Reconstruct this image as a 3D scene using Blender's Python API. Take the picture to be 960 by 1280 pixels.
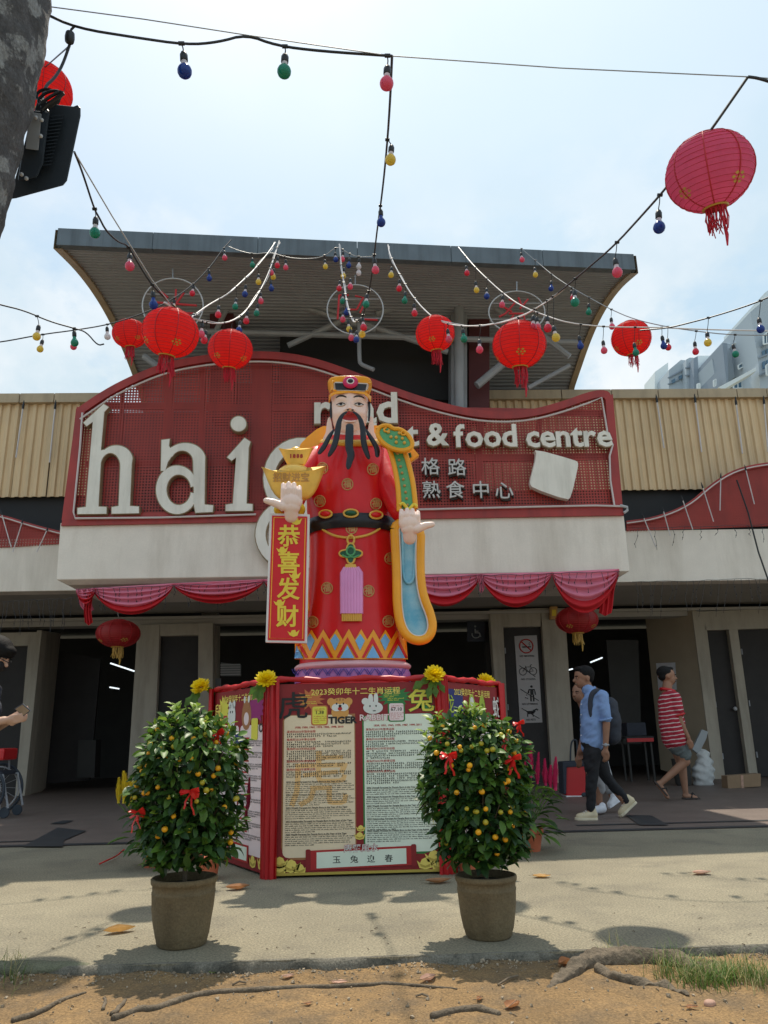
import bpy, bmesh, math, random
from math import sin, cos, pi, radians, sqrt, atan2, exp
from mathutils import Vector, Matrix, Euler, noise
random.seed(7)
for o in list(bpy.data.objects): bpy.data.objects.remove(o)
SC = bpy.context.scene; COL = SC.collection
V = Vector
# ------------------------------------------------------------------ camera
CAM_H, PITCH, YAW, ROLL, FPX = 0.90, 16.0, 2.0, 1.25, 961.0
cd = bpy.data.cameras.new('camera'); cam = bpy.data.objects.new('camera', cd); COL.objects.link(cam)
cd.sensor_fit = 'VERTICAL'; cd.sensor_height = 36.0; cd.lens = FPX/1280*36.0
cd.clip_start = 0.05; cd.clip_end = 3000
CR = Matrix.Rotation(radians(-YAW), 3, 'Z') @ Matrix.Rotation(radians(90+PITCH), 3, 'X') @ Matrix.Rotation(radians(-ROLL), 3, 'Z')
CP = V((0, 0, CAM_H))
cam.matrix_world = Matrix.Translation(CP) @ CR.to_4x4()
SC.camera = cam
# ------------------------------------------------------------------ light
SUN_EL, SUN_AZ = 68.0, 0.5      # azimuth measured from +Y towards +X
sdir = V((sin(radians(SUN_AZ))*cos(radians(SUN_EL)), cos(radians(SUN_AZ))*cos(radians(SUN_EL)), sin(radians(SUN_EL))))
sl = bpy.data.lights.new('sun', 'SUN'); sl.energy = 4.2; sl.angle = radians(0.6); sl.color = (1.0, 0.91, 0.76)
so = bpy.data.objects.new('sun', sl); COL.objects.link(so)
so.rotation_euler = sdir.to_track_quat('Z', 'Y').to_euler(); so.location = (0, 0, 30)
w = bpy.data.worlds.new('World'); SC.world = w; w.use_nodes = True
nt = w.node_tree; nt.nodes.clear(); N = nt.nodes.new; L = nt.links.new
wo = N('ShaderNodeOutputWorld'); bg = N('ShaderNodeBackground'); L(bg.outputs[0], wo.inputs[0])
sky = N('ShaderNodeTexSky'); sky.sky_type = 'NISHITA'; sky.sun_disc = False
sky.sun_elevation = radians(SUN_EL); sky.sun_rotation = radians(SUN_AZ)
sky.air_density = 1.6; sky.dust_density = 3.0; sky.ozone_density = 1.5
bg.inputs[1].default_value = 0.13
tc = N('ShaderNodeTexCoord')
def wn(scale, loc, det=6, rough=.55, zs=1.0):
    mp = N('ShaderNodeMapping'); mp.inputs['Location'].default_value = loc; mp.inputs['Scale'].default_value = (1, 1, zs)
    L(tc.outputs['Generated'], mp.inputs[0])
    n = N('ShaderNodeTexNoise'); n.inputs['Scale'].default_value = scale; n.inputs['Detail'].default_value = det
    n.inputs['Roughness'].default_value = rough; L(mp.outputs[0], n.inputs[0]); return n.outputs[0]
def wramp(src, stops):
    r = N('ShaderNodeValToRGB'); L(src, r.inputs[0]); e = r.color_ramp.elements
    e[0].position, e[0].color = stops[0][0], (*([stops[0][1]]*3), 1); e[1].position, e[1].color = stops[1][0], (*([stops[1][1]]*3), 1)
    return r.outputs[0]
def wmul(a, b):
    m = N('ShaderNodeMath'); m.operation = 'MULTIPLY'; L(a, m.inputs[0])
    if isinstance(b, float): m.inputs[1].default_value = b
    else: L(b, m.inputs[1])
    return m.outputs[0]
def wmix(f, a, b):
    m = N('ShaderNodeMixRGB'); 
    if isinstance(f, float): m.inputs[0].default_value = f
    else: L(f, m.inputs[0])
    for s, i in ((a, 1), (b, 2)):
        if isinstance(s, tuple): m.inputs[i].default_value = (*s, 1)
        else: L(s, m.inputs[i])
    return m.outputs[0]
# thin high veil everywhere, then heaps of cumulus low down
veil = wmix(wramp(wn(1.1, (3, 1, 0)), ((.35, .50), (.70, .86))), sky.outputs[0], (4.9, 6.15, 6.9))
cl = wramp(wn(3.1, (8.6, 8.53, .51), 8, .6, 1.5), ((.44, 0.), (.53, 1.)))
sx = N('ShaderNodeSeparateXYZ'); L(tc.outputs['Generated'], sx.inputs[0])
low = wramp(sx.outputs[2], ((.42, 1.), (.68, 0.)))
shade = wmix(wramp(wn(6, (5, 1.2, .3), 7), ((.35, 0.), (.62, 1.))), (4.6, 5.6, 6.2), (6.9, 7.1, 7.2))
veil = wmix(wramp(sx.outputs[2], ((.25, .8), (.68, 0.))), veil, (3.35, 4.75, 5.75))
L(wmix(wmul(wmul(cl, low), .9), veil, shade), bg.inputs[0])
SC.view_settings.view_transform = 'Standard'; SC.view_settings.look = 'None'; SC.view_settings.gamma = 1; SC.view_settings.exposure = 0.16
SC.cycles.max_bounces = 8; SC.cycles.transparent_max_bounces = 16
# ------------------------------------------------------------------ pixel of the 960x1280 photograph -> point of the place
def ray(x, y): return CR @ V(((x-480)/FPX, -(y-640)/FPX, -1.0))
def PY(x, y, Y): r = ray(x, y); return CP + r*(Y/r.y)
def PZ(x, y, Z=0.0): r = ray(x, y); return CP + r*((Z-CAM_H)/r.z)
def PD(x, y, D): return CP + ray(x, y)*D
# ------------------------------------------------------------------ materials
MT = {}
def mat(name, col, rough=.6, var=.12, vs=6.0, bump=0.0, bs=60.0, metal=0.0, spec=.5, coat=0.0, dirt=None, dirt_amt=.0, dirt_scale=(2, 2, .25),
        trans=0.0, emit=None, estr=0.0, grain=0.0, gs=300, sub=0.0, col2=None, c2s=4.0, c2r=(.45, .6), rvar=.0):
    m = bpy.data.materials.new(name); m.use_nodes = True; t = m.node_tree; n_ = t.nodes.new; l_ = t.links.new
    b = t.nodes['Principled BSDF']; c = n_('ShaderNodeTexCoord').outputs['Object']
    def nz(s, d=5, r=.55, scl=None):
        x = n_('ShaderNodeTexNoise'); x.inputs['Scale'].default_value = s; x.inputs['Detail'].default_value = d; x.inputs['Roughness'].default_value = r
        if scl:
            mp = n_('ShaderNodeMapping'); mp.inputs['Scale'].default_value = scl; l_(c, mp.inputs[0]); l_(mp.outputs[0], x.inputs[0])
        else: l_(c, x.inputs[0])
        return x.outputs[0]
    def rmp(s, a, bb, ca, cb):
        x = n_('ShaderNodeValToRGB'); l_(s, x.inputs[0]); e = x.color_ramp.elements
        e[0].position = a; e[0].color = (*ca, 1); e[1].position = bb; e[1].color = (*cb, 1); return x.outputs[0]
    def mx(f, a, bb, mode='MIX'):
        x = n_('ShaderNodeMixRGB'); x.blend_type = mode
        for s, i in ((f, 0), (a, 1), (bb, 2)):
            if isinstance(s, tuple): x.inputs[i].default_value = (*s, 1)
            elif isinstance(s, float): x.inputs[i].default_value = s
            else: l_(s, x.inputs[i])
        return x.outputs[0]
    k = V(col); lo = tuple(k*(1-var)); hi = tuple(min(1, v*(1+var)) for v in k)
    cur = rmp(nz(vs), .3, .7, lo, hi)
    if col2: cur = mx(rmp(nz(c2s, 7, .65), c2r[0], c2r[1], (0, 0, 0), (1, 1, 1)), cur, tuple(col2))
    if dirt: cur = mx(rmp(nz(1.0, 8, .65, tuple(3*v for v in dirt_scale)), .45, .75, (0, 0, 0), (dirt_amt,)*3), cur, tuple(dirt))
    if grain: cur = mx(1.0, cur, rmp(nz(gs, 3, .7), .3, .7, (1-grain,)*3, (1+grain,)*3), 'MULTIPLY')
    l_(cur, b.inputs['Base Color'])
    b.inputs['Roughness'].default_value = rough; b.inputs['Metallic'].default_value = metal
    if rvar: l_(rmp(nz(vs*3), .3, .7, (max(0, rough-rvar),)*3, (min(1, rough+rvar),)*3), b.inputs['Roughness'])
    b.inputs['Specular IOR Level'].default_value = spec; b.inputs['Coat Weight'].default_value = coat; b.inputs['Coat Roughness'].default_value = .08
    if emit: b.inputs['Emission Color'].default_value = (*emit, 1); b.inputs['Emission Strength'].default_value = estr
    if bump:
        bp = n_('ShaderNodeBump'); bp.inputs['Strength'].default_value = bump; bp.inputs['Distance'].default_value = .01
        l_(nz(bs, 6, .6), bp.inputs['Height']); l_(bp.outputs[0], b.inputs['Normal'])
    if trans:   # thin translucent sheet (leaf, cloth, paper)
        tr = n_('ShaderNodeBsdfTranslucent'); l_(cur, tr.inputs[0]); ms = n_('ShaderNodeMixShader'); ms.inputs[0].default_value = trans
        l_(b.outputs[0], ms.inputs[1]); l_(tr.outputs[0], ms.inputs[2]); l_(ms.outputs[0], t.nodes['Material Output'].inputs[0])
    MT[name] = m; return m
# ------------------------------------------------------------------ objects
def wmx(o):
    m = Matrix.Translation(o.location) @ o.rotation_euler.to_matrix().to_4x4() @ Matrix.Diagonal((*o.scale, 1))
    return (wmx(o.parent) @ m) if o.parent else m
def tag(o, label=None, cat=None, group=None, kind=None):
    if label: o['label'] = label
    if cat: o['category'] = cat
    if group: o['group'] = group
    if kind: o['kind'] = kind
    return o
def thing(name, loc, label, cat, group=None, rz=0.0):
    o = bpy.data.objects.new(name, None); COL.objects.link(o); o.location = loc; o.rotation_euler = (0, 0, rz); o.empty_display_size = .05
    return tag(o, label, cat, group)
class MB:
    def __init__(s): s.v = []; s.f = []; s.mi = []; s.cur = 0
    def add(s, vs, fs):
        n = len(s.v); s.v += [V(p) for p in vs]; s.f += [tuple(i+n for i in f) for f in fs]; s.mi += [s.cur]*len(fs); return s
    def box(s, c, d, rot=None):
        c = V(c); h = V(d)*.5; R = rot if rot is not None else Matrix.Identity(3)
        vs = [c + R @ V((x*h.x, y*h.y, z*h.z)) for x in (-1, 1) for y in (-1, 1) for z in (-1, 1)]
        return s.add(vs, [(0, 1, 3, 2), (4, 6, 7, 5), (0, 4, 5, 1), (2, 3, 7, 6), (0, 2, 6, 4), (1, 5, 7, 3)])
    def bbox(s, c, d, b=.01, rot=None):       # bevelled box
        c = V(c); h = V(d)*.5; R = rot if rot is not None else Matrix.Identity(3); b = min(b, min(h)*.9); bm = bmesh.new()
        bmesh.ops.create_cube(bm, size=1); 
        for v in bm.verts: v.co = V((v.co.x*h.x*2, v.co.y*h.y*2, v.co.z*h.z*2))
        bmesh.ops.bevel(bm, geom=list(bm.edges), offset=b, segments=2, profile=.7, affect='EDGES')
        bm.verts.ensure_lookup_table(); s.add([c+R@v.co for v in bm.verts], [[v.index for v in f.verts] for f in bm.faces]); bm.free(); return s
    def quad(s, a, b, c, d): return s.add([a, b, c, d], [(0, 1, 2, 3)])
    def hexa(s, lo, hi):   # two quads (4 pts each) -> closed solid
        return s.add(list(lo)+list(hi), [(3, 2, 1, 0), (4, 5, 6, 7), (0, 1, 5, 4), (1, 2, 6, 5), (2, 3, 7, 6), (3, 0, 4, 7)])
    def tube(s, pts, r, n=8, cap=True, flat=None):
        pts = [V(p) for p in pts]; m = len(pts); rs = r if isinstance(r, (list, tuple)) else [r]*m; vs = []; up = None
        for i, p in enumerate(pts):
            t = (pts[min(i+1, m-1)]-pts[max(i-1, 0)])
            t = t.normalized() if t.length > 1e-9 else V((0, 0, 1))
            if up is None: up = t.orthogonal().normalized()
            else:
                up = up - t*up.dot(t); up = up.normalized() if up.length > 1e-6 else t.orthogonal().normalized()
            q = t.cross(up)
            if flat:
                u2 = V(flat) - t*V(flat).dot(t); u2.normalize(); q2 = t.cross(u2)
                for k in range(n): a = 2*pi*k/n; vs.append(p + q2*(cos(a)*rs[i]) + u2*(sin(a)*rs[i]*.45))
            else:
                for k in range(n): a = 2*pi*k/n; vs.append(p + up*(cos(a)*rs[i]) + q*(sin(a)*rs[i]))
        fs = [(i*n+k, i*n+(k+1) % n, (i+1)*n+(k+1) % n, (i+1)*n+k) for i in range(m-1) for k in range(n)]
        if cap: fs += [tuple(range(n-1, -1, -1)), tuple((m-1)*n+k for k in range(n))]
        return s.add(vs, fs)
    def lathe(s, prof, c=(0, 0, 0), n=24, sx=1, sy=1, M=None, cap=True):    # prof: (r, z) list
        c = V(c); vs = []
        for r, z in prof:
            for k in range(n):
                a = 2*pi*k/n; p = V((r*cos(a)*sx, r*sin(a)*sy, z)); vs.append(c + (M @ p if M else p))
        m = len(prof); fs = [(i*n+k, i*n+(k+1) % n, (i+1)*n+(k+1) % n, (i+1)*n+k) for i in range(m-1) for k in range(n)]
        if cap: fs += [tuple(range(n-1, -1, -1)), tuple((m-1)*n+k for k in range(n))]
        return s.add(vs, fs)
    def ball(s, c, r, n=12, m=8, M=None):
        r = V(r) if not isinstance(r, (int, float)) else V((r, r, r)); c = V(c)
        vs = []; 
        for i in range(m+1):
            th = pi*i/m
            for k in range(n): a = 2*pi*k/n; p = V((r.x*sin(th)*cos(a), r.y*sin(th)*sin(a), r.z*cos(th))); vs.append(c+(M@p if M else p))
        return s.add(vs, [(i*n+k, (i+1)*n+k, (i+1)*n+(k+1) % n, i*n+(k+1) % n) for i in range(m) for k in range(n)])
    def prism(s, pts, depth):     # polygon of world points (planar, any shape) extruded by vector depth
        d = V(depth); n = len(pts); bm = bmesh.new(); vs = [bm.verts.new(p) for p in pts]; f = bm.faces.new(vs); bm.normal_update()
        r = bmesh.ops.triangulate(bm, faces=[f], ngon_method='EAR_CLIP'); bm.verts.index_update()
        tris = [tuple(v.index for v in q.verts) for q in bm.faces]; bm.free(); base = [V(p) for p in pts]
        return s.add(base+[p+d for p in base], [t[::-1] for t in tris]+[tuple(i+n for i in t) for t in tris]+[(i, (i+1) % n, n+(i+1) % n, n+i) for i in range(n)])
    def build(s, name, m, parent=None, smooth=False, label=None, kind=None, bevel=0, recalc=True):
        me = bpy.data.meshes.new(name); inv = wmx(parent).inverted() if parent else Matrix.Identity(4)
        me.from_pydata([inv @ p for p in s.v], [], s.f); 
        ms = m if isinstance(m, (list, tuple)) else [m]
        for q in ms: me.materials.append(MT[q] if isinstance(q, str) else q)
        if len(ms) > 1: me.polygons.foreach_set('material_index', s.mi)
        if recalc:
            bm = bmesh.new(); bm.from_mesh(me); bmesh.ops.remove_doubles(bm, verts=bm.verts, dist=1e-5)
            bmesh.ops.recalc_face_normals(bm, faces=bm.faces)
            if bevel: bmesh.ops.bevel(bm, geom=[e for e in bm.edges if len(e.link_faces) == 2 and e.calc_face_angle(0) > .6], offset=bevel, segments=2, profile=.7, affect='EDGES', clamp_overlap=True)
            bm.to_mesh(me); bm.free()
        if smooth: 
            me.polygons.foreach_set('use_smooth', [True]*len(me.polygons))
            if smooth != 'full':
                try: me.set_sharp_from_angle(angle=radians(40))
                except Exception: pass
        o = bpy.data.objects.new(name, me); COL.objects.link(o); o.parent = parent
        if label: o['label'] = label
        if kind: o['kind'] = kind
        return o
def alone(mb, name, m, label, cat, group=None, smooth=False, loc=None, bevel=0):   # a thing that is one mesh, origin moved to its base
    if loc is None: loc = V((sum(p.x for p in mb.v)/len(mb.v), sum(p.y for p in mb.v)/len(mb.v), min(p.z for p in mb.v)))
    loc = V(loc); mb.v = [p-loc for p in mb.v]; o = mb.build(name, m, None, smooth, bevel=bevel); o.location = loc
    return tag(o, label, cat, group)
def struct(mb, name, m, smooth=False, kind='structure'): return tag(mb.build(name, m, None, smooth), kind=kind)
def clone(o, parent=None, mw=None):
    c = o.copy(); COL.objects.link(c); c.parent = parent
    for ch in [x for x in bpy.data.objects if x.parent == o]: clone(ch, c)
    return c
def chaikin(pts, it=2, closed=False):
    pts = [V(p) for p in pts]
    for _ in range(it):
        q = [] if closed else [pts[0]]
        n = len(pts)
        for i in range(n if closed else n-1):
            a, b = pts[i], pts[(i+1) % n]; q += [a*.75+b*.25, a*.25+b*.75]
        if not closed: q.append(pts[-1])
        pts = q
    return pts
def lerp(a, b, t): return a+(b-a)*t
def interp(x, tab):
    if x <= tab[0][0]: return tab[0][1]
    for (x0, y0), (x1, y1) in zip(tab, tab[1:]):
        if x <= x1: return y0+(y1-y0)*(x-x0)/(x1-x0)
    return tab[-1][1]
def frame(o, u, v):   # planar frame -> mapper of (x,y[,z])
    o = V(o); u = V(u).normalized(); v = V(v).normalized(); n = u.cross(v).normalized()
    return lambda x, y, z=0.0: o+u*x+v*y+n*z
# text glyphs as meshes
def glyphs(s, size=1.0, ext=0.0, off=0.0, align='CENTER', bev=0.0, res=2, sp=1.0, shear=0.0, xs=1.0):
    cu = bpy.data.curves.new('t', 'FONT'); cu.body = s; cu.size = size; cu.extrude = ext; cu.offset = off; cu.align_x = align; cu.align_y = 'CENTER'
    cu.resolution_u = res; cu.bevel_depth = bev; cu.bevel_resolution = 1; cu.space_character = sp; cu.shear = shear; cu.fill_mode = 'BOTH'
    ob = bpy.data.objects.new('t', cu); COL.objects.link(ob); dg = bpy.context.evaluated_depsgraph_get()
    me = bpy.data.meshes.new_from_object(ob.evaluated_get(dg)); vs = [V((v.co.x*xs, v.co.y, v.co.z)) for v in me.vertices]; fs = [tuple(p.vertices) for p in me.polygons]
    bpy.data.objects.remove(ob); bpy.data.curves.remove(cu); bpy.data.meshes.remove(me); return vs, fs
def put_text(mb, s, fr, x, y, size, ext=0.0, off=0.0, align='CENTER', z=0.0, **k):
    vs, fs = glyphs(s, size, ext, off, align, **k)
    return mb.add([fr(x+p.x, y+p.y, z+p.z) for p in vs], fs)
def drape2d(mb, poly, fn, step=.02, z=0.0, thick=0.0):    # 2-D polygon -> subdivided -> mapped with fn(x,y,z)
    bm = bmesh.new(); f = bm.faces.new([bm.verts.new((p[0], p[1], 0)) for p in poly]); bm.normal_update(); bmesh.ops.triangulate(bm, faces=[f], ngon_method='EAR_CLIP')
    for _ in range(5):
        es = [e for e in bm.edges if e.calc_length() > step]
        if not es: break
        bmesh.ops.subdivide_edges(bm, edges=es, cuts=1); bmesh.ops.triangulate(bm, faces=[g for g in bm.faces if len(g.verts) > 3])
    if thick:
        r = bmesh.ops.extrude_face_region(bm, geom=list(bm.faces)); 
        for g in r['geom']:
            if isinstance(g, bmesh.types.BMVert): g.co.z += thick
    bm.verts.index_update(); mb.add([fn(v.co.x, v.co.y, z+v.co.z) for v in bm.verts], [tuple(v.index for v in g.verts) for g in bm.faces]); bm.free(); return mb
# organic union of tapered capsules and ellipsoids -> one continuous surface
def blob(caps, balls, vox=.012, smooth=6, boxes=()):
    mb = MB()
    for p0, r0, p1, r1 in caps:
        p0, p1 = V(p0), V(p1); d = (p1-p0); ln = d.length
        if ln < 1e-6: continue
        pts = []; rs = []
        d = d/ln
        for k in range(5): a = pi/2*k/4; pts.append(p0-d*r0*cos(a)); rs.append(max(r0*sin(a), r0*.05))
        for k in range(5): a = pi/2*k/4; pts.append(p1+d*r1*sin(a)); rs.append(max(r1*cos(a), r1*.05))
        mb.tube(pts, rs, 14)
    for b in balls:
        c, r = b[0], b[1]; mb.ball(c, r, 18, 12, b[2] if len(b) > 2 else None)
    for c, d, R in boxes: mb.bbox(c, d, .02, R)
    me = bpy.data.meshes.new('b'); me.from_pydata(mb.v, [], mb.f)
    ob = bpy.data.objects.new('b', me); COL.objects.link(ob)
    r = ob.modifiers.new('r', 'REMESH'); r.mode = 'VOXEL'; r.voxel_size = vox
    if smooth: s = ob.modifiers.new('s', 'SMOOTH'); s.iterations = smooth; s.factor = .5
    dg = bpy.context.evaluated_depsgraph_get(); m2 = bpy.data.meshes.new_from_object(ob.evaluated_get(dg))
    vs = [v.co.copy() for v in m2.vertices]; fs = [tuple(p.vertices) for p in m2.polygons]
    bpy.data.objects.remove(ob); bpy.data.meshes.remove(me); bpy.data.meshes.remove(m2)
    return vs, fs
# ------------------------------------------------------------------ material library
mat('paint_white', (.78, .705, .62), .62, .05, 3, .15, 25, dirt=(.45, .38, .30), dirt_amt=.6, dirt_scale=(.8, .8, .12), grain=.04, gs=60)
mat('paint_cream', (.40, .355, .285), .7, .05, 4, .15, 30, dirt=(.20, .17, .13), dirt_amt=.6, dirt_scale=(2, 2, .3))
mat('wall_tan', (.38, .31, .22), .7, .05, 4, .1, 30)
mat('soffit', (.40, .37, .33), .8, .08, 2, .1, 20)
mat('cladding', (.70, .51, .30), .55, .06, 1.5, 0, 20, dirt=(.36, .26, .15), dirt_amt=.5, dirt_scale=(2.5, 2.5, .2))
mat('cap_metal', (.44, .34, .22), .55, .08, 3, 0, dirt=(.2, .15, .1), dirt_amt=.5)
mat('roof_sheet', (.30, .315, .35), .5, .06, 2, 0, dirt=(.20, .21, .24), dirt_amt=.5, dirt_scale=(.3, 2, 2))
mat('fascia', (.115, .145, .175), .55, .12, 3, .05, 30, dirt=(.055, .07, .085), dirt_amt=.8, dirt_scale=(3, 3, .15))
mat('steel', (.30, .31, .33), .5, .08, 6)
mat('steel_white', (.42, .42, .43), .5, .08, 6)
mat('maroon_wall', (.10, .022, .024), .7, .1, 4)
mat('board_red', (.37, .032, .026), .45, .12, 3, .05, 30, dirt=(.14, .02, .02), dirt_amt=.6, dirt_scale=(1.5, 1.5, .4))
mat('letter_face', (.80, .76, .68), .5, .05, 4, dirt=(.34, .31, .25), dirt_amt=.45)
mat('letter_side', (.30, .22, .13), .6, .1, 6)
mat('glyph_silver', (.55, .54, .52), .4, .05, 6)
mat('glyph_dark', (.03, .025, .02), .6, .1, 6)
mat('neon_tube', (.62, .55, .53), .3, .05, 5)
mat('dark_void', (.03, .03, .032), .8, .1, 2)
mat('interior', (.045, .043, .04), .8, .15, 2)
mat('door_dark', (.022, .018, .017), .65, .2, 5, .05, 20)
mat('terrazzo', (.155, .118, .10), .55, .12, 3, .1, 200, grain=.45, gs=160, dirt=(.12, .08, .07), dirt_amt=.4, dirt_scale=(.6, .6, .6))
mat('tile_dark', (.035, .038, .042), .5, .15, 6, grain=.2, gs=200)
mat('pavement', (.245, .215, .148), .82, .16, 1.3, .8, 90, grain=.55, gs=95, col2=(.17, .15, .108), c2s=1.9, c2r=(.50, .70))
mat('kerb', (.20, .18, .14), .9, .2, 5, .8, 60, col2=(.07, .065, .05), c2s=5, c2r=(.45, .6), grain=.4, gs=150)
mat('soil', (.235, .145, .062), .95, .22, 2.2, 1.0, 70, grain=.5, gs=110, col2=(.15, .10, .052), c2s=4.5, c2r=(.44, .64))
mat('ground_far', (.20, .19, .14), .95, .2, .2, 0)
mat('moss_stone', (.14, .14, .09), .95, .3, 9, .9, 60, grain=.3, gs=150)
mat('patch_dark', (.155, .14, .115), .85, .1, 3, .5, 220, grain=.7, gs=190)
mat('tube_light', (.9, .9, .9), .4, 0, emit=(.85, .95, 1.0), estr=1.2)
mat('black_plastic', (.026, .036, .050), .45, .1, 10)  # blue lift puts haze and lens flare into the colour
mat('black_cable', (.015, .016, .02), .5, .05, 10)
mat('white_cable', (.62, .58, .58), .5, .1, 10)
mat('white_plastic', (.72, .72, .72), .4, .04, 10)
mat('grey_plastic', (.3, .32, .33), .45, .05, 10)
mat('steel_panel', (.30, .275, .27), .45, .05, 3, .05, 40, metal=.55)
mat('print_black', (.02, .02, .02), .6, 0)
mat('print_red', (.45, .02, .02), .55, .05)
mat('cardboard', (.26, .17, .10), .85, .08, 6)
# perforated sheet: round holes punched clean through a painted sheet
def perforated(name, base, pitch):
    m = mat(name, base, .5, .15, 2.5, dirt=(.16, .02, .02), dirt_amt=.5, dirt_scale=(2, 2, .3)); t = m.node_tree; n_ = t.nodes.new; l_ = t.links.new
    c = n_('ShaderNodeTexCoord').outputs['Object']; mp = n_('ShaderNodeMapping'); mp.inputs['Scale'].default_value = (1/pitch,)*3; l_(c, mp.inputs[0])
    sp = n_('ShaderNodeSeparateXYZ'); l_(mp.outputs[0], sp.inputs[0]); res = []
    for ax in (0, 2):
        f = n_('ShaderNodeMath'); f.operation = 'FRACT'; l_(sp.outputs[ax], f.inputs[0]); s = n_('ShaderNodeMath'); s.operation = 'SUBTRACT'; l_(f.outputs[0], s.inputs[0]); s.inputs[1].default_value = .5
        q = n_('ShaderNodeMath'); q.operation = 'ABSOLUTE'; l_(s.outputs[0], q.inputs[0]); res.append(q)
    a = n_('ShaderNodeMath'); a.operation = 'MAXIMUM'; l_(res[0].outputs[0], a.inputs[0]); l_(res[1].outputs[0], a.inputs[1])
    g = n_('ShaderNodeMath'); g.operation = 'LESS_THAN'; l_(a.outputs[0], g.inputs[0]); g.inputs[1].default_value = .27
    tr = n_('ShaderNodeBsdfTransparent'); ms = n_('ShaderNodeMixShader'); l_(g.outputs[0], ms.inputs[0]); l_(t.nodes['Principled BSDF'].outputs[0], ms.inputs[1]); l_(tr.outputs[0], ms.inputs[2])
    l_(ms.outputs[0], t.nodes['Material Output'].inputs[0]); return m
perforated('perf_red', (.38, .042, .03), .041)
# statue paints: thick gloss enamel
for n_, c_ in (('en_red', (.68, .010, .014)), ('en_gold', (.78, .46, .08)), ('en_orange', (.92, .40, .02)), ('en_skin', (.90, .66, .56)), ('en_black', (.012, .014, .02)),
               ('en_green', (.10, .40, .16)), ('en_dkgreen', (.01, .10, .04)), ('en_pink', (.78, .32, .62)), ('en_blue', (.18, .48, .80)), ('en_white', (.75, .70, .68)),
               ('en_navy', (.05, .06, .35)), ('en_lip', (.42, .03, .04)), ('en_gem', (.60, .02, .12)), ('en_yellow', (.85, .62, .05)), ('en_purple', (.42, .16, .42)), ('en_goldline', (.55, .30, .10))):
    mat(n_, c_, .36, .05, 5, .03, 12, spec=.35, coat=.12, rvar=.08, dirt=tuple(v*.6 for v in c_), dirt_amt=.25, dirt_scale=(1, 1, .5))
mat('en_sleeve_blue', (.10, .42, .60), .3, .1, 5, .03, 12, coat=.3, col2=(.35, .62, .72), c2s=4, c2r=(.4, .65))
mat('en_ingot', (.86, .52, .10), .30, .15, 7, .05, 14, metal=.25, coat=.25)
mat('en_pinkstone', (.72, .42, .44), .4, .05, 6)
# organic
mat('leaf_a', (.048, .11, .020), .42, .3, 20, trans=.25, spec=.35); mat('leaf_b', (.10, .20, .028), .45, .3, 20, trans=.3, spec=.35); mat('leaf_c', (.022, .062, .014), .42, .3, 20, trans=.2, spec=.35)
mat('leaf_y', (.22, .33, .04), .45, .2, 20, trans=.35)
mat('fruit', (.88, .42, .01), .4, .12, 30, .15, 400); mat('fruit_g', (.48, .40, .03), .4, .15, 30, .15, 400)
mat('bark', (.16, .12, .08), .9, .2, 20, .6, 60)
mat('pot', (.155, .112, .058), .85, .22, 8, .6, 45, grain=.25, gs=120, dirt=(.20, .16, .09), dirt_amt=.5, dirt_scale=(2, 2, 1))
mat('potsoil', (.03, .022, .015), .95, .3, 30, 1, 60)
mat('terracotta', (.50, .13, .06), .6, .1, 8)
mat('ribbon', (.72, .025, .02), .35, .1, 12, trans=.2)
mat('bract_pink', (.55, .02, .12), .7, .2, 30, trans=.2); mat('bract_dark', (.25, .01, .04), .7, .2, 30, trans=.15); mat('bract_yellow', (.72, .55, .03), .7, .15, 30, trans=.3)
mat('mum', (.95, .74, .01), .6, .06, 20, trans=.3); mat('mum_o', (.9, .36, .01), .6, .06, 20, trans=.3)
mat('deadleaf', (.42, .19, .08), .7, .3, 14, .3, 40, trans=.2); mat('deadleaf_y', (.62, .36, .12), .7, .3, 14, .3, 40, trans=.25); mat('deadleaf_p', (.55, .33, .24), .7, .2, 14, .3, 40, trans=.2)
mat('root', (.13, .10, .068), .92, .3, 14, 1.0, 60, grain=.3, gs=120)
mat('trunk', (.075, .072, .075), .95, .3, 12, 1, 30, col2=(.22, .22, .22), c2s=6.5, c2r=(.55, .60), grain=.35, gs=90)
mat('grass', (.11, .19, .035), .6, .35, 3, trans=.3); mat('grass_dry', (.42, .36, .17), .7, .3, 3, trans=.25)
mat('pebble', (.34, .27, .19), .9, .4, 4, .4, 60)
# cloth / paper
mat('cloth_red', (.60, .012, .02), .75, .12, 3, .1, 150, trans=.22); mat('cloth_pink', (.88, .28, .40), .8, .1, 3, .1, 150, trans=.35)
mat('lantern', (.95, .055, .045), .6, .07, 8, trans=.68); mat('lantern_pink', (.78, .22, .36), .6, .07, 8, trans=.72); mat('lantern_dark', (.36, .012, .012), .5, .1, 8, trans=.25)
mat('lantern_rib', (.45, .015, .02), .6, .05, 8); mat('lantern_gold', (.50, .30, .05), .45, .15, 20); mat('fringe', (.62, .02, .045), .7, .15, 30, trans=.2)
mat('satin_red', (.50, .008, .012), .42, .12, 3, .05, 50)
for n_, c_ in (('bulb_pink', (.80, .12, .22)), ('bulb_red', (.75, .03, .08)), ('bulb_green', (.01, .30, .20)), ('bulb_blue', (.01, .06, .35)), ('bulb_yellow', (.80, .62, .10)), ('bulb_white', (.75, .72, .75))):
    mat(n_, c_, .22, .04, 8, spec=.6, coat=.2, trans=.45)
mat('bulb_neck', (.75, .68, .70), .3, .03, 8, trans=.4)
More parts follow.
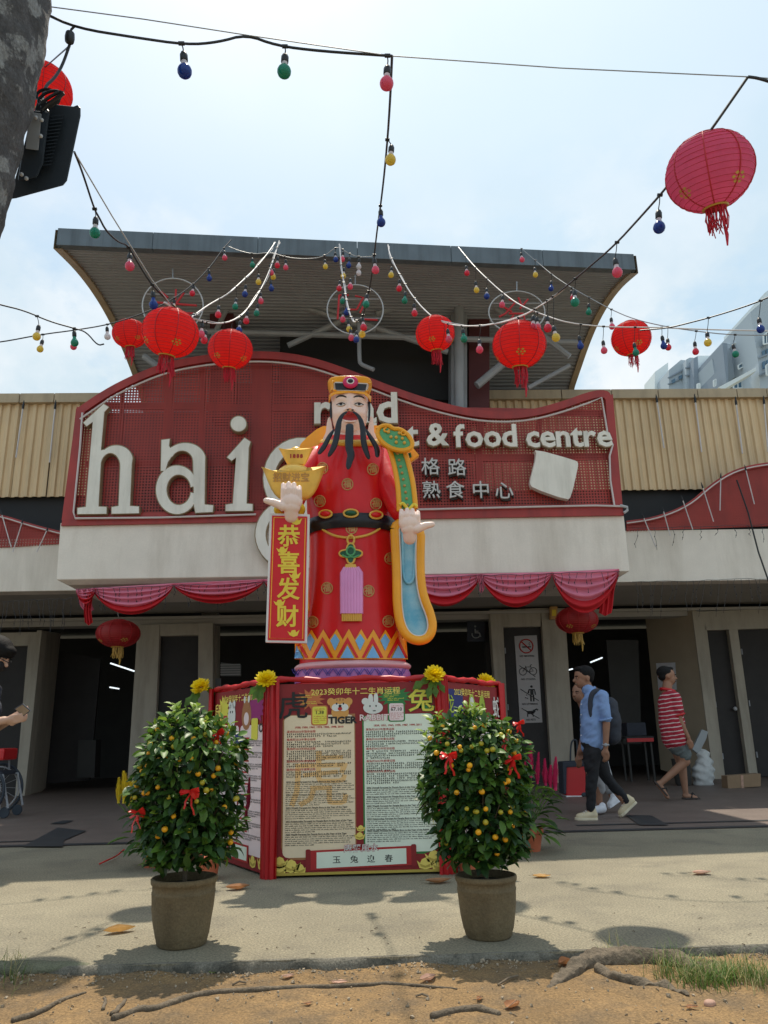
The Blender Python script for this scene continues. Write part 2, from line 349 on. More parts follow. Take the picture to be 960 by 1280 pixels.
# people
mat('skin', (.30, .15, .09), .65, .08, 12, .1, 120); mat('skin_pale', (.52, .31, .22), .5, .08, 12, .1, 120); mat('hair', (.008, .007, .007), .7, .2, 40, .5, 120, spec=.2)
mat('denim_shirt', (.20, .31, .55), .85, .12, 10, .25, 40); mat('black_cloth', (.012, .012, .015), .85, .2, 10, .3, 30); mat('shorts', (.10, .12, .12), .85, .15, 10, .3, 30)
mat('shoe_cream', (.62, .52, .34), .6, .08, 15, .2, 50); mat('shoe_white', (.72, .72, .76), .55, .05, 15); mat('sole', (.70, .62, .45), .7, .05); mat('flipflop', (.05, .035, .03), .7, .1)
mat('grey_cloth', (.35, .35, .36), .85, .1, 10, .2, 30); mat('dark_cloth', (.03, .035, .05), .8, .1, 10, .2, 30)
mat('white_sack', (.52, .53, .52), .7, .1, 12, .5, 14); mat('red_plastic', (.50, .012, .015), .4, .05); mat('blue_plastic', (.03, .08, .3), .4, .1)
def stripes(name, a, b, freq, thr):
    m = mat(name, a, .85, .08, 10, .15, 60); t = m.node_tree; n_ = t.nodes.new; l_ = t.links.new; bs = t.nodes['Principled BSDF']
    c = n_('ShaderNodeTexCoord').outputs['Object']; sp = n_('ShaderNodeSeparateXYZ'); l_(c, sp.inputs[0])
    nz = n_('ShaderNodeTexNoise'); nz.inputs['Scale'].default_value = 7; l_(c, nz.inputs[0])
    ad = n_('ShaderNodeMath'); ad.operation = 'MULTIPLY_ADD'; l_(nz.outputs[0], ad.inputs[0]); ad.inputs[1].default_value = .03; l_(sp.outputs[2], ad.inputs[2])
    a2 = n_('ShaderNodeMath'); a2.operation = 'MULTIPLY_ADD'; l_(sp.outputs[0], a2.inputs[0]); a2.inputs[1].default_value = -.12; l_(ad.outputs[0], a2.inputs[2])
    mu = n_('ShaderNodeMath'); mu.operation = 'MULTIPLY'; l_(a2.outputs[0], mu.inputs[0]); mu.inputs[1].default_value = freq
    fr = n_('ShaderNodeMath'); fr.operation = 'FRACT'; l_(mu.outputs[0], fr.inputs[0]); g = n_('ShaderNodeMath'); g.operation = 'LESS_THAN'; l_(fr.outputs[0], g.inputs[0]); g.inputs[1].default_value = thr
    mx = n_('ShaderNodeMixRGB'); l_(g.outputs[0], mx.inputs[0]); l_(bs.inputs['Base Color'].links[0].from_socket, mx.inputs[1]); mx.inputs[2].default_value = (*b, 1); l_(mx.outputs[0], bs.inputs['Base Color'])
stripes('polo', (.34, .012, .03), (.60, .45, .44), 20.0, .24)
# ------------------------------------------------------------------ ground
YK = PZ(480, 1197, 0).y          # kerb line
YP = PZ(480, 1047, 0).y          # front edge of the porch floor
g = MB(); g.quad((-600, -300, -.16), (600, -300, -.16), (600, 900, -.16), (-600, 900, -.16)); struct(g, 'ground', 'ground_far')
g = MB(); nx, ny = 220, 110; X0, X1, Y0, Y1 = -3.2, 3.4, .6, YK+.02
def soil_z(x, y):
    e = max(0, 1-(YK-y)/.25)
    return -.030+.018*noise.noise(V((x*1.3, y*1.3, 0)))+.010*noise.noise(V((x*6, y*6, 1)))+.005*noise.noise(V((x*22, y*22, 2)))+.012*e*noise.noise(V((x*3, 0, 5)))
for j in range(ny+1):
    for i in range(nx+1):
        x = lerp(X0, X1, i/nx); y = lerp(Y0, Y1, j/ny); g.v.append(V((x, y, soil_z(x, y))))
g.f = [(j*(nx+1)+i, j*(nx+1)+i+1, (j+1)*(nx+1)+i+1, (j+1)*(nx+1)+i) for j in range(ny) for i in range(nx)]; g.mi = [0]*len(g.f)
struct(g, 'soil_bed', 'soil', True)
g = MB(); g.hexa([(-40, YK+.008, -.155), (40, YK+.008, -.155), (40, YP, -.155), (-40, YP, -.155)], [(-40, YK+.008, 0), (40, YK+.008, 0), (40, YP, 0), (-40, YP, 0)]); struct(g, 'pavement', 'pavement')
# kerb: worn broken edge
g = MB(); n = 420
prof = []
for i in range(n+1):
    x = -3.6+7.4*i/n; w1 = .018*noise.noise(V((x*4, 0, 0)))+.010*noise.noise(V((x*17, 3, 0))); h1 = .006*noise.noise(V((x*9, 7, 0)))
    prof.append([(x, YK+.05, -.15), (x, YK-.006+w1-.01, -.15), (x, YK-.006+w1, -.030+h1), (x, YK+.002+w1*.8, -.008+h1*.5), (x, YK+.010+w1*.5, .001), (x, YK+.018+w1*.8, .0025)])
for p in prof: g.v += [V(q) for q in p]
m = 6; g.f = [(i*m+k, i*m+k+1, (i+1)*m+k+1, (i+1)*m+k) for i in range(n) for k in range(m-1)]; g.mi = [0]*len(g.f); struct(g, 'kerb', 'kerb', True)
# porch floor
g = MB(); g.hexa([(-40, YP, -.15), (40, YP, -.15), (40, 22, -.15), (-40, 22, -.15)], [(-40, YP, .004), (40, YP, .004), (40, 22, .004), (-40, 22, .004)]); struct(g, 'porch_floor', 'terrazzo')
g = MB()
def fq(pts, z=.009): g.add([PZ(x, y, 0)*1.0+V((0, 0, z)) for x, y in pts], [tuple(range(len(pts)))])
g.quad((-40, YP-.01, .009), (40, YP-.01, .009), (40, YP+.10, .009), (-40, YP+.10, .009))
fq([(28, 1060), (72, 1036), (108, 1040), (80, 1052), (78, 1060)], .013); fq([(62, 1031), (78, 1027), (92, 1027), (80, 1031)], .013)
fq([(782, 1020), (815, 1021), (836, 1033), (800, 1033)], .013)
g.quad((2.05, YP+.42, .009), (40, YP+.42, .009), (40, YP+.5, .009), (2.05, YP+.5, .009)); g.quad((-40, YP+.32, .009), (-2.75, YP+.32, .009), (-2.75, YP+.38, .009), (-40, YP+.38, .009))
struct(g, 'floor_pattern', 'tile_dark')
# ------------------------------------------------------------------ market building
bld = thing('market_building', (0, 11, 0), 'red and cream market hall with a wide curved metal roof behind the statue', 'building')
YB = 10.0; YS = 11.2
def pxs(pts, Y): return [PY(x, y, Y) for x, y in pts]
# main beam over the entrance
lo = pxs([(70, 729), (787, 713)], YB); hi = pxs([(75, 655), (780, 643)], YB); zb = (lo[0].z+lo[1].z)/2; zt = (hi[0].z+hi[1].z)/2
xl0, xr0, xl1, xr1 = lo[0].x, lo[1].x, hi[0].x, hi[1].x
print('beam', xl0, xr0, zb, zt, 'kerb', YK, 'porch', YP)
b = MB(); ring = []
for x0, x1, y, z in ((xl0+.12, xr0-.12, YB+.10, zb-.035), (xl0, xr0, YB, zb+.02), (xl1, xr1, YB+.01, zt)):
    ring.append([V((x0, YS+.4, z)), V((x0, y, z)), V((x1, y, z)), V((x1, YS+.4, z))])
for r in ring: b.v += r
b.f = [(i*4+k, i*4+(k+1) % 4, (i+1)*4+(k+1) % 4, (i+1)*4+k) for i in range(2) for k in range(4)]+[(3, 2, 1, 0), (8, 9, 10, 11)]; b.mi = [0]*len(b.f)
b.build('entrance_beam', 'paint_white', bld, bevel=.012, label='weathered white beam under the big red sign')
# side beams
zs = PY(880, 726, YS).z; zst = PY(880, 662, YS).z
for x0, x1 in ((-16, xl0+.05), (xr0-.05, 16)):
    b = MB(); b.box(((x0+x1)/2, YS+.15, (zs+zst)/2), (x1-x0, .3, zst-zs)); b.build('side_beam', 'paint_white', bld, bevel=.01)
Y2 = PZ(880, 760, zs).y; 
print('zs', zs, zst, 'Y2', Y2)
b = MB(); b.box((0, (YS+.3+Y2+.25)/2, zs+.35), (32, Y2+.25-YS-.3, .5)); b.build('soffit', 'soffit', bld)
b = MB(); b.box((0, Y2+.3, zs-.06), (32, .35, .12)); b.box((0, Y2-.02, zs-.02), (32, .04, .05)); b.build('lintel', 'soffit', bld)
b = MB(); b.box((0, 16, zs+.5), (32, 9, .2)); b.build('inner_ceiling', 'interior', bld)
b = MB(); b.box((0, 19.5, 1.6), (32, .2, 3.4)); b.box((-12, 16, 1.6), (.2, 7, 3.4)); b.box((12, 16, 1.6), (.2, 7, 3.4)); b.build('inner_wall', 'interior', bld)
# pillars (each a slab with a door let in), pixels -> plane Y2
def slab(pts, Y, t, name, m, parent=bld, **k):
    b = MB(); b.prism(pxs(pts, Y), (0, t, 0)); return b.build(name, m, parent, **k)
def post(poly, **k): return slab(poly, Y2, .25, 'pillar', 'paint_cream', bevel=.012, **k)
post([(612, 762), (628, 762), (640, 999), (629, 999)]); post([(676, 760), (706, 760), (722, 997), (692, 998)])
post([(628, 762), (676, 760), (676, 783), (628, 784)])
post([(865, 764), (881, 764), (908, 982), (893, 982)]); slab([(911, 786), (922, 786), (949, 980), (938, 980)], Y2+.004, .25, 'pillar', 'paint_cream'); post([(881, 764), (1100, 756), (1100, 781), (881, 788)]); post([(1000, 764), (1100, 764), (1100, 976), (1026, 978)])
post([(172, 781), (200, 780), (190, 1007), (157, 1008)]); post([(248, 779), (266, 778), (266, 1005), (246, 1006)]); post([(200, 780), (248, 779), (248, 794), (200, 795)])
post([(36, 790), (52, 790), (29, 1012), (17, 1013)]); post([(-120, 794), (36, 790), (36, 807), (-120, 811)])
def door(pts, kn=None):
    d = slab(pts, Y2+.12, .05, 'door', 'door_dark', bevel=.004)
    for t in (.15, .5, .85):
        b = MB(); q = PY(lerp(pts[0][0], pts[3][0], t)+2, lerp(pts[0][1], pts[3][1], t), Y2+.1); b.box(q, (.02, .03, .1)); b.build('hinge', 'steel', d)
    if kn:
        b = MB(); q = PY(kn[0], kn[1], Y2+.1); b.lathe([(.012, .0), (.012, .04), (.03, .045), (.035, .07), (.02, .09)], q, 14, M=Matrix.Rotation(pi/2, 3, 'X')); b.build('handle', 'steel_white', d, smooth=True)
    return d
door([(628, 783), (677, 782), (693, 985), (638, 985)]); door([(880, 788), (912, 787), (939, 970), (905, 973)], (917, 886)); door([(921, 787), (1000, 785), (1030, 968), (948, 971)])
door([(199, 795), (249, 794), (247, 985), (189, 985)]); door([(-80, 810), (37, 807), (18, 1000), (-90, 1000)])
# entrance return walls
def wall2(pts, name, m):   # pts: (x,y,Y)
    b = MB(); P = [PY(*p) for p in pts]; nrm = (P[1]-P[0]).cross(P[3]-P[0]).normalized()*.08; b.hexa([p-nrm*0 for p in P], [p+nrm for p in P]); return b.build(name, m, bld)
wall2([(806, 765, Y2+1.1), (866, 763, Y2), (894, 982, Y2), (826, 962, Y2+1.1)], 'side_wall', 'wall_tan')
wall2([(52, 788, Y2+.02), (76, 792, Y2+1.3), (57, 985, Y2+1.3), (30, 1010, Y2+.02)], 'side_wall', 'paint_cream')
slab([(252, 765), (272, 765), (270, 990), (250, 990)], Y2+.8, .3, 'pillar', 'paint_cream'); 
slab([(70, 812), (126, 824), (112, 975), (54, 980)], Y2+1.5, .06, 'gate_leaf', 'door_dark'); slab([(98, 925), (120, 925), (118, 972), (96, 972)], Y2+1.3, .3, 'cabinet', 'interior')
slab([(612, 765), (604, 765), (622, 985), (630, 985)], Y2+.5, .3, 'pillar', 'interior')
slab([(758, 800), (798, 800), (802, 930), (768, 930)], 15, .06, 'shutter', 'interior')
for q in ((138, 829, 168, 839, 15), (137, 859, 149, 861, 16.5), (738, 828, 753, 822, 15.5), (705, 839, 716, 836, 16)):
    b = MB(); b.tube([PY(q[0], q[1], q[4]), PY(q[2], q[3], q[4])], .013, 8); b.build('tube_lamp', 'tube_light', bld, label='small lit fluorescent tube inside the dark hall')
slab([(276, 828), (301, 831), (301, 845), (276, 845)], 16, .05, 'window', 'grey_plastic')
b = MB()
for k in range(5): b.box(PY(288, 831+3*k, 15.95), (.4, .02, .03))
b.build('blind_slat', 'white_plastic', bld, kind='stuff')
# cladding in sheets between joints, with cap
YC = 11.6
def corr(name, x0, x1, z0, z1, Y, pitch=.135, amp=.03, mt='cladding'):
    b = MB(); xs = []; x = x0
    while x < x1:
        for fx, dy in ((0, 0), (.36, 0), (.5, -amp), (.86, -amp)):
            q = x+fx*pitch
            if q < x1: xs.append((q, dy))
        x += pitch
    xs.append((x1, xs[-1][1]))
    for q, dy in xs: b.v += [V((q, Y+dy, z0)), V((q, Y+dy, z1)), V((q, Y+dy+.02, z1)), V((q, Y+dy+.02, z0))]
    for i in range(len(xs)-1): a = i*4; c = a+4; b.f += [(a, a+1, c+1, c), (a+1, a+2, c+2, c+1), (a+2, a+3, c+3, c+2), (a+3, a, c, c+3)]
    b.mi = [0]*len(b.f); return b.build(name, mt, bld)
zc1 = PY(860, 500, YC).z; zc0 = PY(860, 612, YC).z; zcp = PY(860, 489, YC).z
jr = [PY(x, 495, YC).x for x in (586, 700, 762, 820, 869, 918, 955)]; jr += [jr[-1]+.55*k for k in range(1, 9)]
jl = [PY(x, 505, YC).x for x in (27, 70, 130)]; jl = [jl[0]-.55*k for k in range(9, 0, -1)]+jl
for J in (jr, jl):
    for a, c in zip(J, J[1:]):
        corr('cladding_sheet', a+.004, c-.004, zc0, zc1, YC)
        b = MB(); b.box(((a+c)/2, YC-.02, (zc1+zcp)/2), (c-a-.012, .16, zcp-zc1)); b.build('coping', 'cap_metal', bld, bevel=.008)
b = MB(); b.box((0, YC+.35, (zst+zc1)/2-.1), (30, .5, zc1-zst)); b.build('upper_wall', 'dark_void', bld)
# icicle tubes hanging on the cladding
def icicle(x0, y0, x1, y1, Y, lab, r=.012):
    b = MB(); p0, p1 = PY(x0, y0, Y), PY(x1, y1, Y); b.tube([p0, p1], r, 6); m0 = lerp(p0, p1, .12); 
    b2 = MB(); b2.tube([lerp(p0, p1, -.12), lerp(p0, p1, -.02), lerp(p0, p1, .05)], [r*.4, r*1.6, r*1.6], 6)
    t = thing('icicle_light', p1, lab, 'light tube', 'clear light tubes hung along the facade'); b.build('tube', 'white_cable', t); b2.build('cap', 'black_cable', t)
for x0, y0, x1, y1, n in ((29, 508, 20, 572, 'outermost on the left cladding'), (69, 508, 62, 578, 'beside the left edge of the red sign'), (821, 500, 830, 560, 'nearest the right edge of the red sign, on the tan cladding'),
                       (869, 500, 877, 565, 'on the tan cladding below the pale flats'), (920, 503, 928, 567, 'second from the right on the tan cladding'), (955, 502, 960, 565, 'rightmost, at the photo edge')):
    icicle(x0, y0, x1, y1, YC-.1, 'thin light tube hanging '+n)
# ------------------------------------------------------------------ roof canopy
YL = 8.4; A = PY(72, 308, YL); ZR = A.z; YRR = PZ(793, 339, ZR).y; B = PY(793, 339, YRR)
def atx(x, y, X): r = ray(x, y); return CP + r*((X-CP.x)/r.x)
cl = [atx(x, y, A.x) for x, y in ((72, 308), (101, 333), (128, 368), (148, 410), (163, 452), (174, 488))]
cr_ = [atx(x, y, B.x) for x, y in ((793, 339), (768, 365), (746, 402), (729, 440), (715, 478), (706, 500))]
print('roof', A, B, cl, cr_)
avg = []
for k in range(6): p = lerp(cl[k], cr_[k], .5); avg.append((p.y, p.z))
y0, z0 = avg[-1]; avg += [(y0+.9, z0-.9), (y0+2.0, z0-1.5)]
pr = [(p.x, p.y) for p in chaikin([V((a, c, 0)) for a, c in avg], 3)]
# resample evenly with corrugation
ln = [0]
for a, c in zip(pr, pr[1:]): ln.append(ln[-1]+sqrt((c[0]-a[0])**2+(c[1]-a[1])**2))
def at_len(s):
    for i in range(len(pr)-1):
        if s <= ln[i+1]: t = (s-ln[i])/(ln[i+1]-ln[i]); return lerp(pr[i][0], pr[i+1][0], t), lerp(pr[i][1], pr[i+1][1], t)
    return pr[-1]
pitch = .085; N_ = int(ln[-1]/pitch); rows = []
for i in range(N_):
    for fx, d in ((0, 0), (.35, 0), (.5, .026), (.85, .026)):
        y, z = at_len((i+fx)*pitch); rows.append((y, z+d, (i+fx)*pitch))
dyR = B.y-A.y
b = MB(); EXL, EXR = A.x+.03, B.x-.03
for y, z, s in rows:
    f = max(0, 1-s/3.0)     # plan skew fades out towards the back
    b.v += [V((EXL, y-dyR*.5*f, z+.002)), V((EXR, y+dyR*.5*f, z+.002)), V((EXR, y+dyR*.5*f, z+.16)), V((EXL, y-dyR*.5*f, z+.16))]
for i in range(len(rows)-1): a = i*4; c = a+4; b.f += [(a, a+1, c+1, c), (a+1, a+2, c+2, c+1), (a+2, a+3, c+3, c+2), (a+3, a, c, c+3)]
b.mi = [0]*len(b.f); roof = b.build('roof_canopy', 'roof_sheet', bld, label='curved corrugated metal canopy seen from below')
# fascia panels
zf1 = PY(72, 288, YL).z; fx = [0, .155, .33, .50, .665, .83, 1.0]
for a, c in zip(fx, fx[1:]):
    p, q = lerp(A, B, a+.0003), lerp(A, B, c-.0003); b = MB(); d = V((0, -.05, 0))
    lo = [p+d, q+d, q+V((0, .05, 0)), p+V((0, .05, 0))]; b.hexa([v+V((0, 0, -.01)) for v in lo], [V((v.x, v.y, zf1)) for v in lo]); b.build('fascia', 'fascia', roof, bevel=.006)
# verge trims along the curved ends
for X, sgn, mt_ in ((A.x, -1, 'cap_metal'), (B.x, 1, 'cap_metal')):
    pts = []
    for y, z, s in rows[::8]:
        f = max(0, 1-s/3.0); pts.append(V((X, y+sgn*dyR*.5*f, z)))
    b = MB()
    for p in pts: b.v += [p+V((-.05, 0, -.03)), p+V((.05, 0, -.03)), p+V((.05, 0, .24)), p+V((-.05, 0, .24))]
    for i in range(len(pts)-1): a = i*4; c = a+4; b.f += [(a, a+1, c+1, c), (a+1, a+2, c+2, c+1), (a+2, a+3, c+3, c+2), (a+3, a, c, c+3)]
    b.mi = [0]*len(b.f); b.build('verge_trim', mt_, roof)
# second rafter line just inside the ends, purlins and braces
def tube(parent, name, m, pts, r, n=8, **k): b = MB(); b.tube(pts, r, n); return b.build(name, m, parent, smooth=True, **k)
YT = 10.35
def T(x, y, Y=YT): return PY(x, y, Y)
for a, c, r in (((188, 361), (735, 385), .05), ((176, 412), (722, 428), .045), ((300, 352), (425, 392), .05), ((425, 392), (545, 357), .05), ((360, 432), (425, 402), .045), ((455, 405), (560, 440), .045), ((470, 392), (572, 358), .05), ((380, 384), (470, 413), .045),
                ((590, 360), (628, 392), .05), ((655, 402), (712, 446), .05), ((628, 455), (596, 482), .06), ((712, 457), (660, 485), .035), ((250, 345), (195, 385), .045), ((180, 445), (215, 470), .05), ((262, 430), (300, 352), .04)):
    tube(roof, 'brace', 'steel', [T(*a), T(*c)], r)
for x0, x1, y0 in ((262, 284, 328), (572, 592, 338)):
    b = MB(); P = pxs([(x0, y0), (x1, y0), (x1, y0+34), (x0, y0+34)], YT-.2); b.prism(P, (0, .35, 0)); b.build('bracket_post', 'steel_white', roof)
def column(x0, x1, y0, y1, Y, m, d=.4): b = MB(); b.prism(pxs([(x0, y0), (x1, y0), (x1, y1), (x0, y1)], Y), (0, d, 0)); return b.build('column', m, bld, bevel=.01)
column(262, 292, 362, 520, YT+.1, 'maroon_wall'); column(564, 584, 362, 520, YT+.1, 'steel'); column(586, 612, 362, 520, YT+.25, 'maroon_wall')
tube(bld, 'downpipe', 'steel', [T(574, 372, YT-.05), T(574, 520, YT-.05)], .07, 12)
b = MB(); b.prism(pxs([(268, 440), (600, 452), (600, 540), (268, 540)], 12.1), (0, .2, 0)); b.build('gable_wall', 'maroon_wall', bld)
b = MB(); b.prism(pxs([(350, 402), (566, 408), (566, 500), (350, 494)], 11.0), (0, .1, 0)); b.build('louvre_wall', 'dark_void', bld)
tube(bld, 'bracket_pipe', 'steel', chaikin([T(449, 405, 10.0), T(449, 452, 10.0), T(452, 456, 9.98), T(467, 462, 9.9)], 2), .03)
# ------------------------------------------------------------------ big sign
sign = thing('signboard', PY(430, 650, YB-.05), 'big dark red sign board with large cream lettering over the entrance', 'sign')
top = [(95, 511), (130, 487), (165, 469), (205, 453), (250, 444), (300, 439), (345, 439), (390, 446), (440, 463), (490, 483), (540, 500), (590, 512), (630, 515), (665, 512), (705, 501), (740, 488), (760, 487), (766, 498)]
top = [(p.x, p.y) for p in chaikin([V((x, y, 0)) for x, y in top], 2)]
outl = [(78, 655)]+top+[(779, 642)]
b = MB(); b.prism(pxs(outl, YB+.0), (0, .03, 0)); 
# backing = perforated sheet; solid frame around it
b2 = MB(); b2.prism(pxs(outl, YB+.03), (0, .012, 0)); b2.build('perforated_sheet', 'perf_red', sign)
inner = [(95, 640)]+[(lerp(x, 430, .02) if 100 < x < 760 else (108 if x < 400 else 754), y+12+(3 if x < 130 or x > 735 else 0)) for x, y in top[2:-2]]+[(768, 630)]
n = len(outl)
def resamp(pl, m):
    pl = [V((x, y, 0)) for x, y in pl]; L_ = [0]
    for a, c in zip(pl, pl[1:]): L_.append(L_[-1]+(c-a).length)
    out = []
    for i in range(m):
        s = L_[-1]*i/(m-1)
        for k in range(len(pl)-1):
            if s <= L_[k+1]+1e-9: t = (s-L_[k])/max(1e-9, L_[k+1]-L_[k]); q = lerp(pl[k], pl[k+1], t); out.append((q.x, q.y)); break
    return out
def offs_in(pl, d):
    out = []
    for i, (x, y) in enumerate(pl):
        x0, y0 = pl[max(i-1, 0)]; x1, y1 = pl[min(i+1, len(pl)-1)]; tx, ty = x1-x0, y1-y0; l = sqrt(tx*tx+ty*ty) or 1; out.append((x-ty/l*d, y+tx/l*d))
    return out
O = resamp(top, 90)
def strip(name, m, A_, B_, Y, t, parent, **k):
    b = MB(); P = pxs(A_, Y); Q = pxs(B_, Y); dv = V((0, t, 0)); n = len(P)
    for p, q in zip(P, Q): b.v += [p, q, q+dv, p+dv]
    for i in range(n-1): a = i*4; c = a+4; b.f += [(a, a+1, c+1, c), (a+1, a+2, c+2, c+1), (a+2, a+3, c+3, c+2), (a+3, a, c, c+3)]
    b.f += [(3, 2, 1, 0), ((n-1)*4, (n-1)*4+1, (n-1)*4+2, (n-1)*4+3)]; b.mi = [0]*len(b.f); return b.build(name, m, parent, **k)
strip('frame', 'board_red', O, offs_in(O, 9), YB-.03, .05, sign)
strip('frame', 'board_red', [(76, 657), (430, 650), (780, 644)], [(80, 643), (430, 636), (776, 630)], YB-.03, .05, sign)
strip('frame', 'board_red', [(96, 508), (77, 650)], [(106, 512), (92, 650)], YB-.032, .05, sign); strip('frame', 'board_red', [(766, 492), (779, 640)], [(757, 500), (767, 640)], YB-.032, .05, sign)
# stiffeners behind the sheet
for x0, x1 in ((205, 216), (315, 340), (250, 256), (150, 154), (596, 604), (672, 678)):
    ya = interp((x0+x1)/2, top)+8; slab([(x0, ya), (x1, ya), (x1-2, 645), (x0-2, 645)], YB+.08, .08, 'stiffener', 'board_red', sign)
for y in (498, 572): slab([(108, y+4), (760, y-6+(20 if y < 520 else 0)), (760, y+2+(20 if y < 520 else 0)), (108, y+12)], YB+.17, .05, 'stiffener', 'board_red', sign)
# neon outline
nl = [(97, 512+6)]+offs_in(O, 13)[4:-5]+[(752, 497), (756, 520), (760, 545), (766, 556), (762, 570), (763, 600), (768, 632)]
tube(sign, 'neon_outline', 'neon_tube', pxs([(100, 524)]+nl[2:], YB-.07), .014, 6)
tube(sign, 'neon_outline', 'neon_tube', pxs([(103, 516), (100, 560), (92, 640), (94, 648), (200, 647), (320, 643)], YB-.07), .014, 6)
tube(sign, 'neon_outline', 'neon_tube', pxs([(520, 637), (690, 633), (745, 632), (779, 633)], YB-.07), .014, 6)
tube(sign, 'conduit', 'steel_white', pxs([(775, 632), (784, 634), (784, 638), (780, 641)], YB-.07), .02, 6)
# large built-up letters: pixel outlines
FL = YB-.10
def letter(polys, name='letter', Y=FL, d=.10, lab=None):
    Y0 = Y
    for ip, poly in enumerate(polys):
        Y = Y0+.004*ip
        b = MB(); P = pxs(poly, Y+.008); b.prism(P, (0, d, 0)); o = b.build(name, 'letter_side', sign, label=lab)
        cx = sum(p.x for p in P)/len(P); cz = sum(p.z for p in P)/len(P); 
        q = MB(); pf = offs_poly(poly, 1.2); q.prism(pxs(pf, Y-.004), (0, .011, 0)); q.build('letter_face', 'letter_face', o)
def offs_poly(pl, d):
    A_ = sum(pl[i][0]*pl[(i+1) % len(pl)][1]-pl[(i+1) % len(pl)][0]*pl[i][1] for i in range(len(pl))); s = 1 if A_ > 0 else -1; out = []
    for i in range(len(pl)):
        x0, y0 = pl[i-1]; x, y = pl[i]; x1, y1 = pl[(i+1) % len(pl)]; ax, ay, bx, by = x-x0, y-y0, x1-x, y1-y
        la = sqrt(ax*ax+ay*ay) or 1; lb = sqrt(bx*bx+by*by) or 1; nx_, ny_ = -(ay/la+by/lb)*s, (ax/la+bx/lb)*s; l = sqrt(nx_*nx_+ny_*ny_) or 1; out.append((x+nx_/l*d, y+ny_/l*d))
    return out
def zz(p, s, ox, oy): return [(ox+x/s, oy+y/s) for x, y in p]
def arc(cx, cy, rx, ry, a0, a1, n=14): return [(cx+rx*cos(radians(lerp(a0, a1, i/n))), cy-ry*sin(radians(lerp(a0, a1, i/n)))) for i in range(n+1)]
Z = 2.667
h_ = [(185, 197), (205, 210), (190, 228), (178, 352)]+arc(228, 385, 57, 50, 135, 5)+[(282, 400), (275, 538), (305, 540), (305, 566), (210, 568), (210, 542), (233, 538), (238, 410)]+arc(208, 412, 31, 46, 20, 160)+[(170, 540), (197, 541), (197, 568), (96, 569), (96, 545), (124, 541), (148, 262), (128, 277), (115, 262)]
letter([zz(h_, Z, 60, 430)])
a_ = [(376, 318), (408, 314), (406, 338)]+arc(458, 385, 70, 58, 135, 10)+[(526, 420), (524, 533), (553, 536), (551, 562), (490, 565), (484, 540), (481, 392)]+arc(447, 392, 34, 34, 20, 150, 8)+[(412, 380), (402, 395), (392, 425), (374, 425)]
letter([zz(a_, Z, 60, 430), zz(arc(430, 486, 73, 84, 8, 352, 40)+arc(436, 486, 38, 48, 352, 8, 40), Z, 60, 430)])
i_ = [(655, 310), (678, 325), (672, 345), (664, 530), (684, 532), (684, 558), (590, 559), (590, 534), (614, 530), (626, 380), (612, 392), (594, 378)]
letter([zz(i_, Z, 60, 430), zz(arc(635, 266, 29, 28, 0, 345, 22), Z, 60, 430)])
def ringp(cx, cy, ro, ri, sq=1.0, a0=0, a1=359.7): return arc(cx, cy, ro, ro*sq, a0, a1, 30)+arc(cx, cy, ri, ri*sq, a1, a0, 30)
letter([ringp(376, 598, 48, 32, 1.08), ringp(368, 668, 50, 35, .92, 30, 335)], Y=FL-.02)
# smaller bold words, one letter each
def word(s, x0, y0, x1, size_px, slope=-.017, mt_='letter_face', d=.05, off=.032, cap=.73):
    sc = (PY(x0+50, y0, FL)-PY(x0, y0, FL)).length/50; gl = []; wds = []
    for ch in s:
        vs, fs = glyphs(ch, size_px*sc*1.44, d/2, off*size_px*sc, 'LEFT', bev=0) if ch != ' ' else ([], []); gl.append((vs, fs)); wds.append(max([p.x for p in vs])-min([p.x for p in vs]) if vs else size_px*sc*.22)
    gap = ((x1-x0)*sc-sum(wds))/max(1, len(s)-1); x = 0; o0 = PY(x0, y0, FL+.02); dz = PY(x0+100, y0, FL).z-PY(x0+100, y0+slope*100, FL).z
    for (vs, fs), wd in zip(gl, wds):
        if vs:
            mn = min(p.x for p in vs); b = MB(); b.add([o0+V((x+p.x-mn, -p.z, p.y)) for p in vs], fs); b.cur = 0; o = b.build('letter', mt_, sign)
            b = MB(); b.add([o0+V((x+(p.x-mn-wd/2)*1.07+wd/2, -p.z*.9+.03, p.y*1.06)) for p in vs], fs); b.build('letter_return', 'letter_side', o)
        x += wd+gap
word('road', 393, 513, 497, 40); word('market', 400, 546, 524, 30); word('&', 533, 545, 556, 29); word('food', 567, 547, 646, 29); word('centre', 657, 547, 765, 29)
for ch, x, y in (('海', 500, 584), ('格', 538, 585), ('路', 571, 586), ('与', 497, 612), ('熟', 539, 614), ('食', 569, 614), ('中', 601, 614), ('心', 630, 615)):
    sc = (PY(x+50, y, FL)-PY(x, y, FL)).length/50; o0 = PY(x, y, FL+.03)
    vs, fs = glyphs(ch, 24*sc, .02, .004*24*sc); b = MB(); b.add([o0+V((p.x, -p.z, p.y)) for p in vs], fs); o = b.build('character', 'glyph_silver', sign)
    b = MB(); b.add([o0+V((p.x+.02, -p.z*1.2+.05, p.y-.022)) for p in vs], fs); b.build('character_return', 'glyph_dark', o)
sq = chaikin([V((671, 563, 0)), V((668, 561, 0)), V((718, 575, 0)), V((723, 578, 0)), V((722, 586, 0)), V((714, 621, 0)), V((709, 625, 0)), V((666, 610, 0)), V((662, 604, 0)), V((664, 595, 0)), V((671, 568, 0))][1:], 1, True)
b = MB(); b.prism(pxs([(p.x, p.y) for p in sq], YB-.14), (0, .10, 0)); o = b.build('square_plate', 'letter_face', sign, bevel=.01, label='blank tilted cream square with rounded corners')
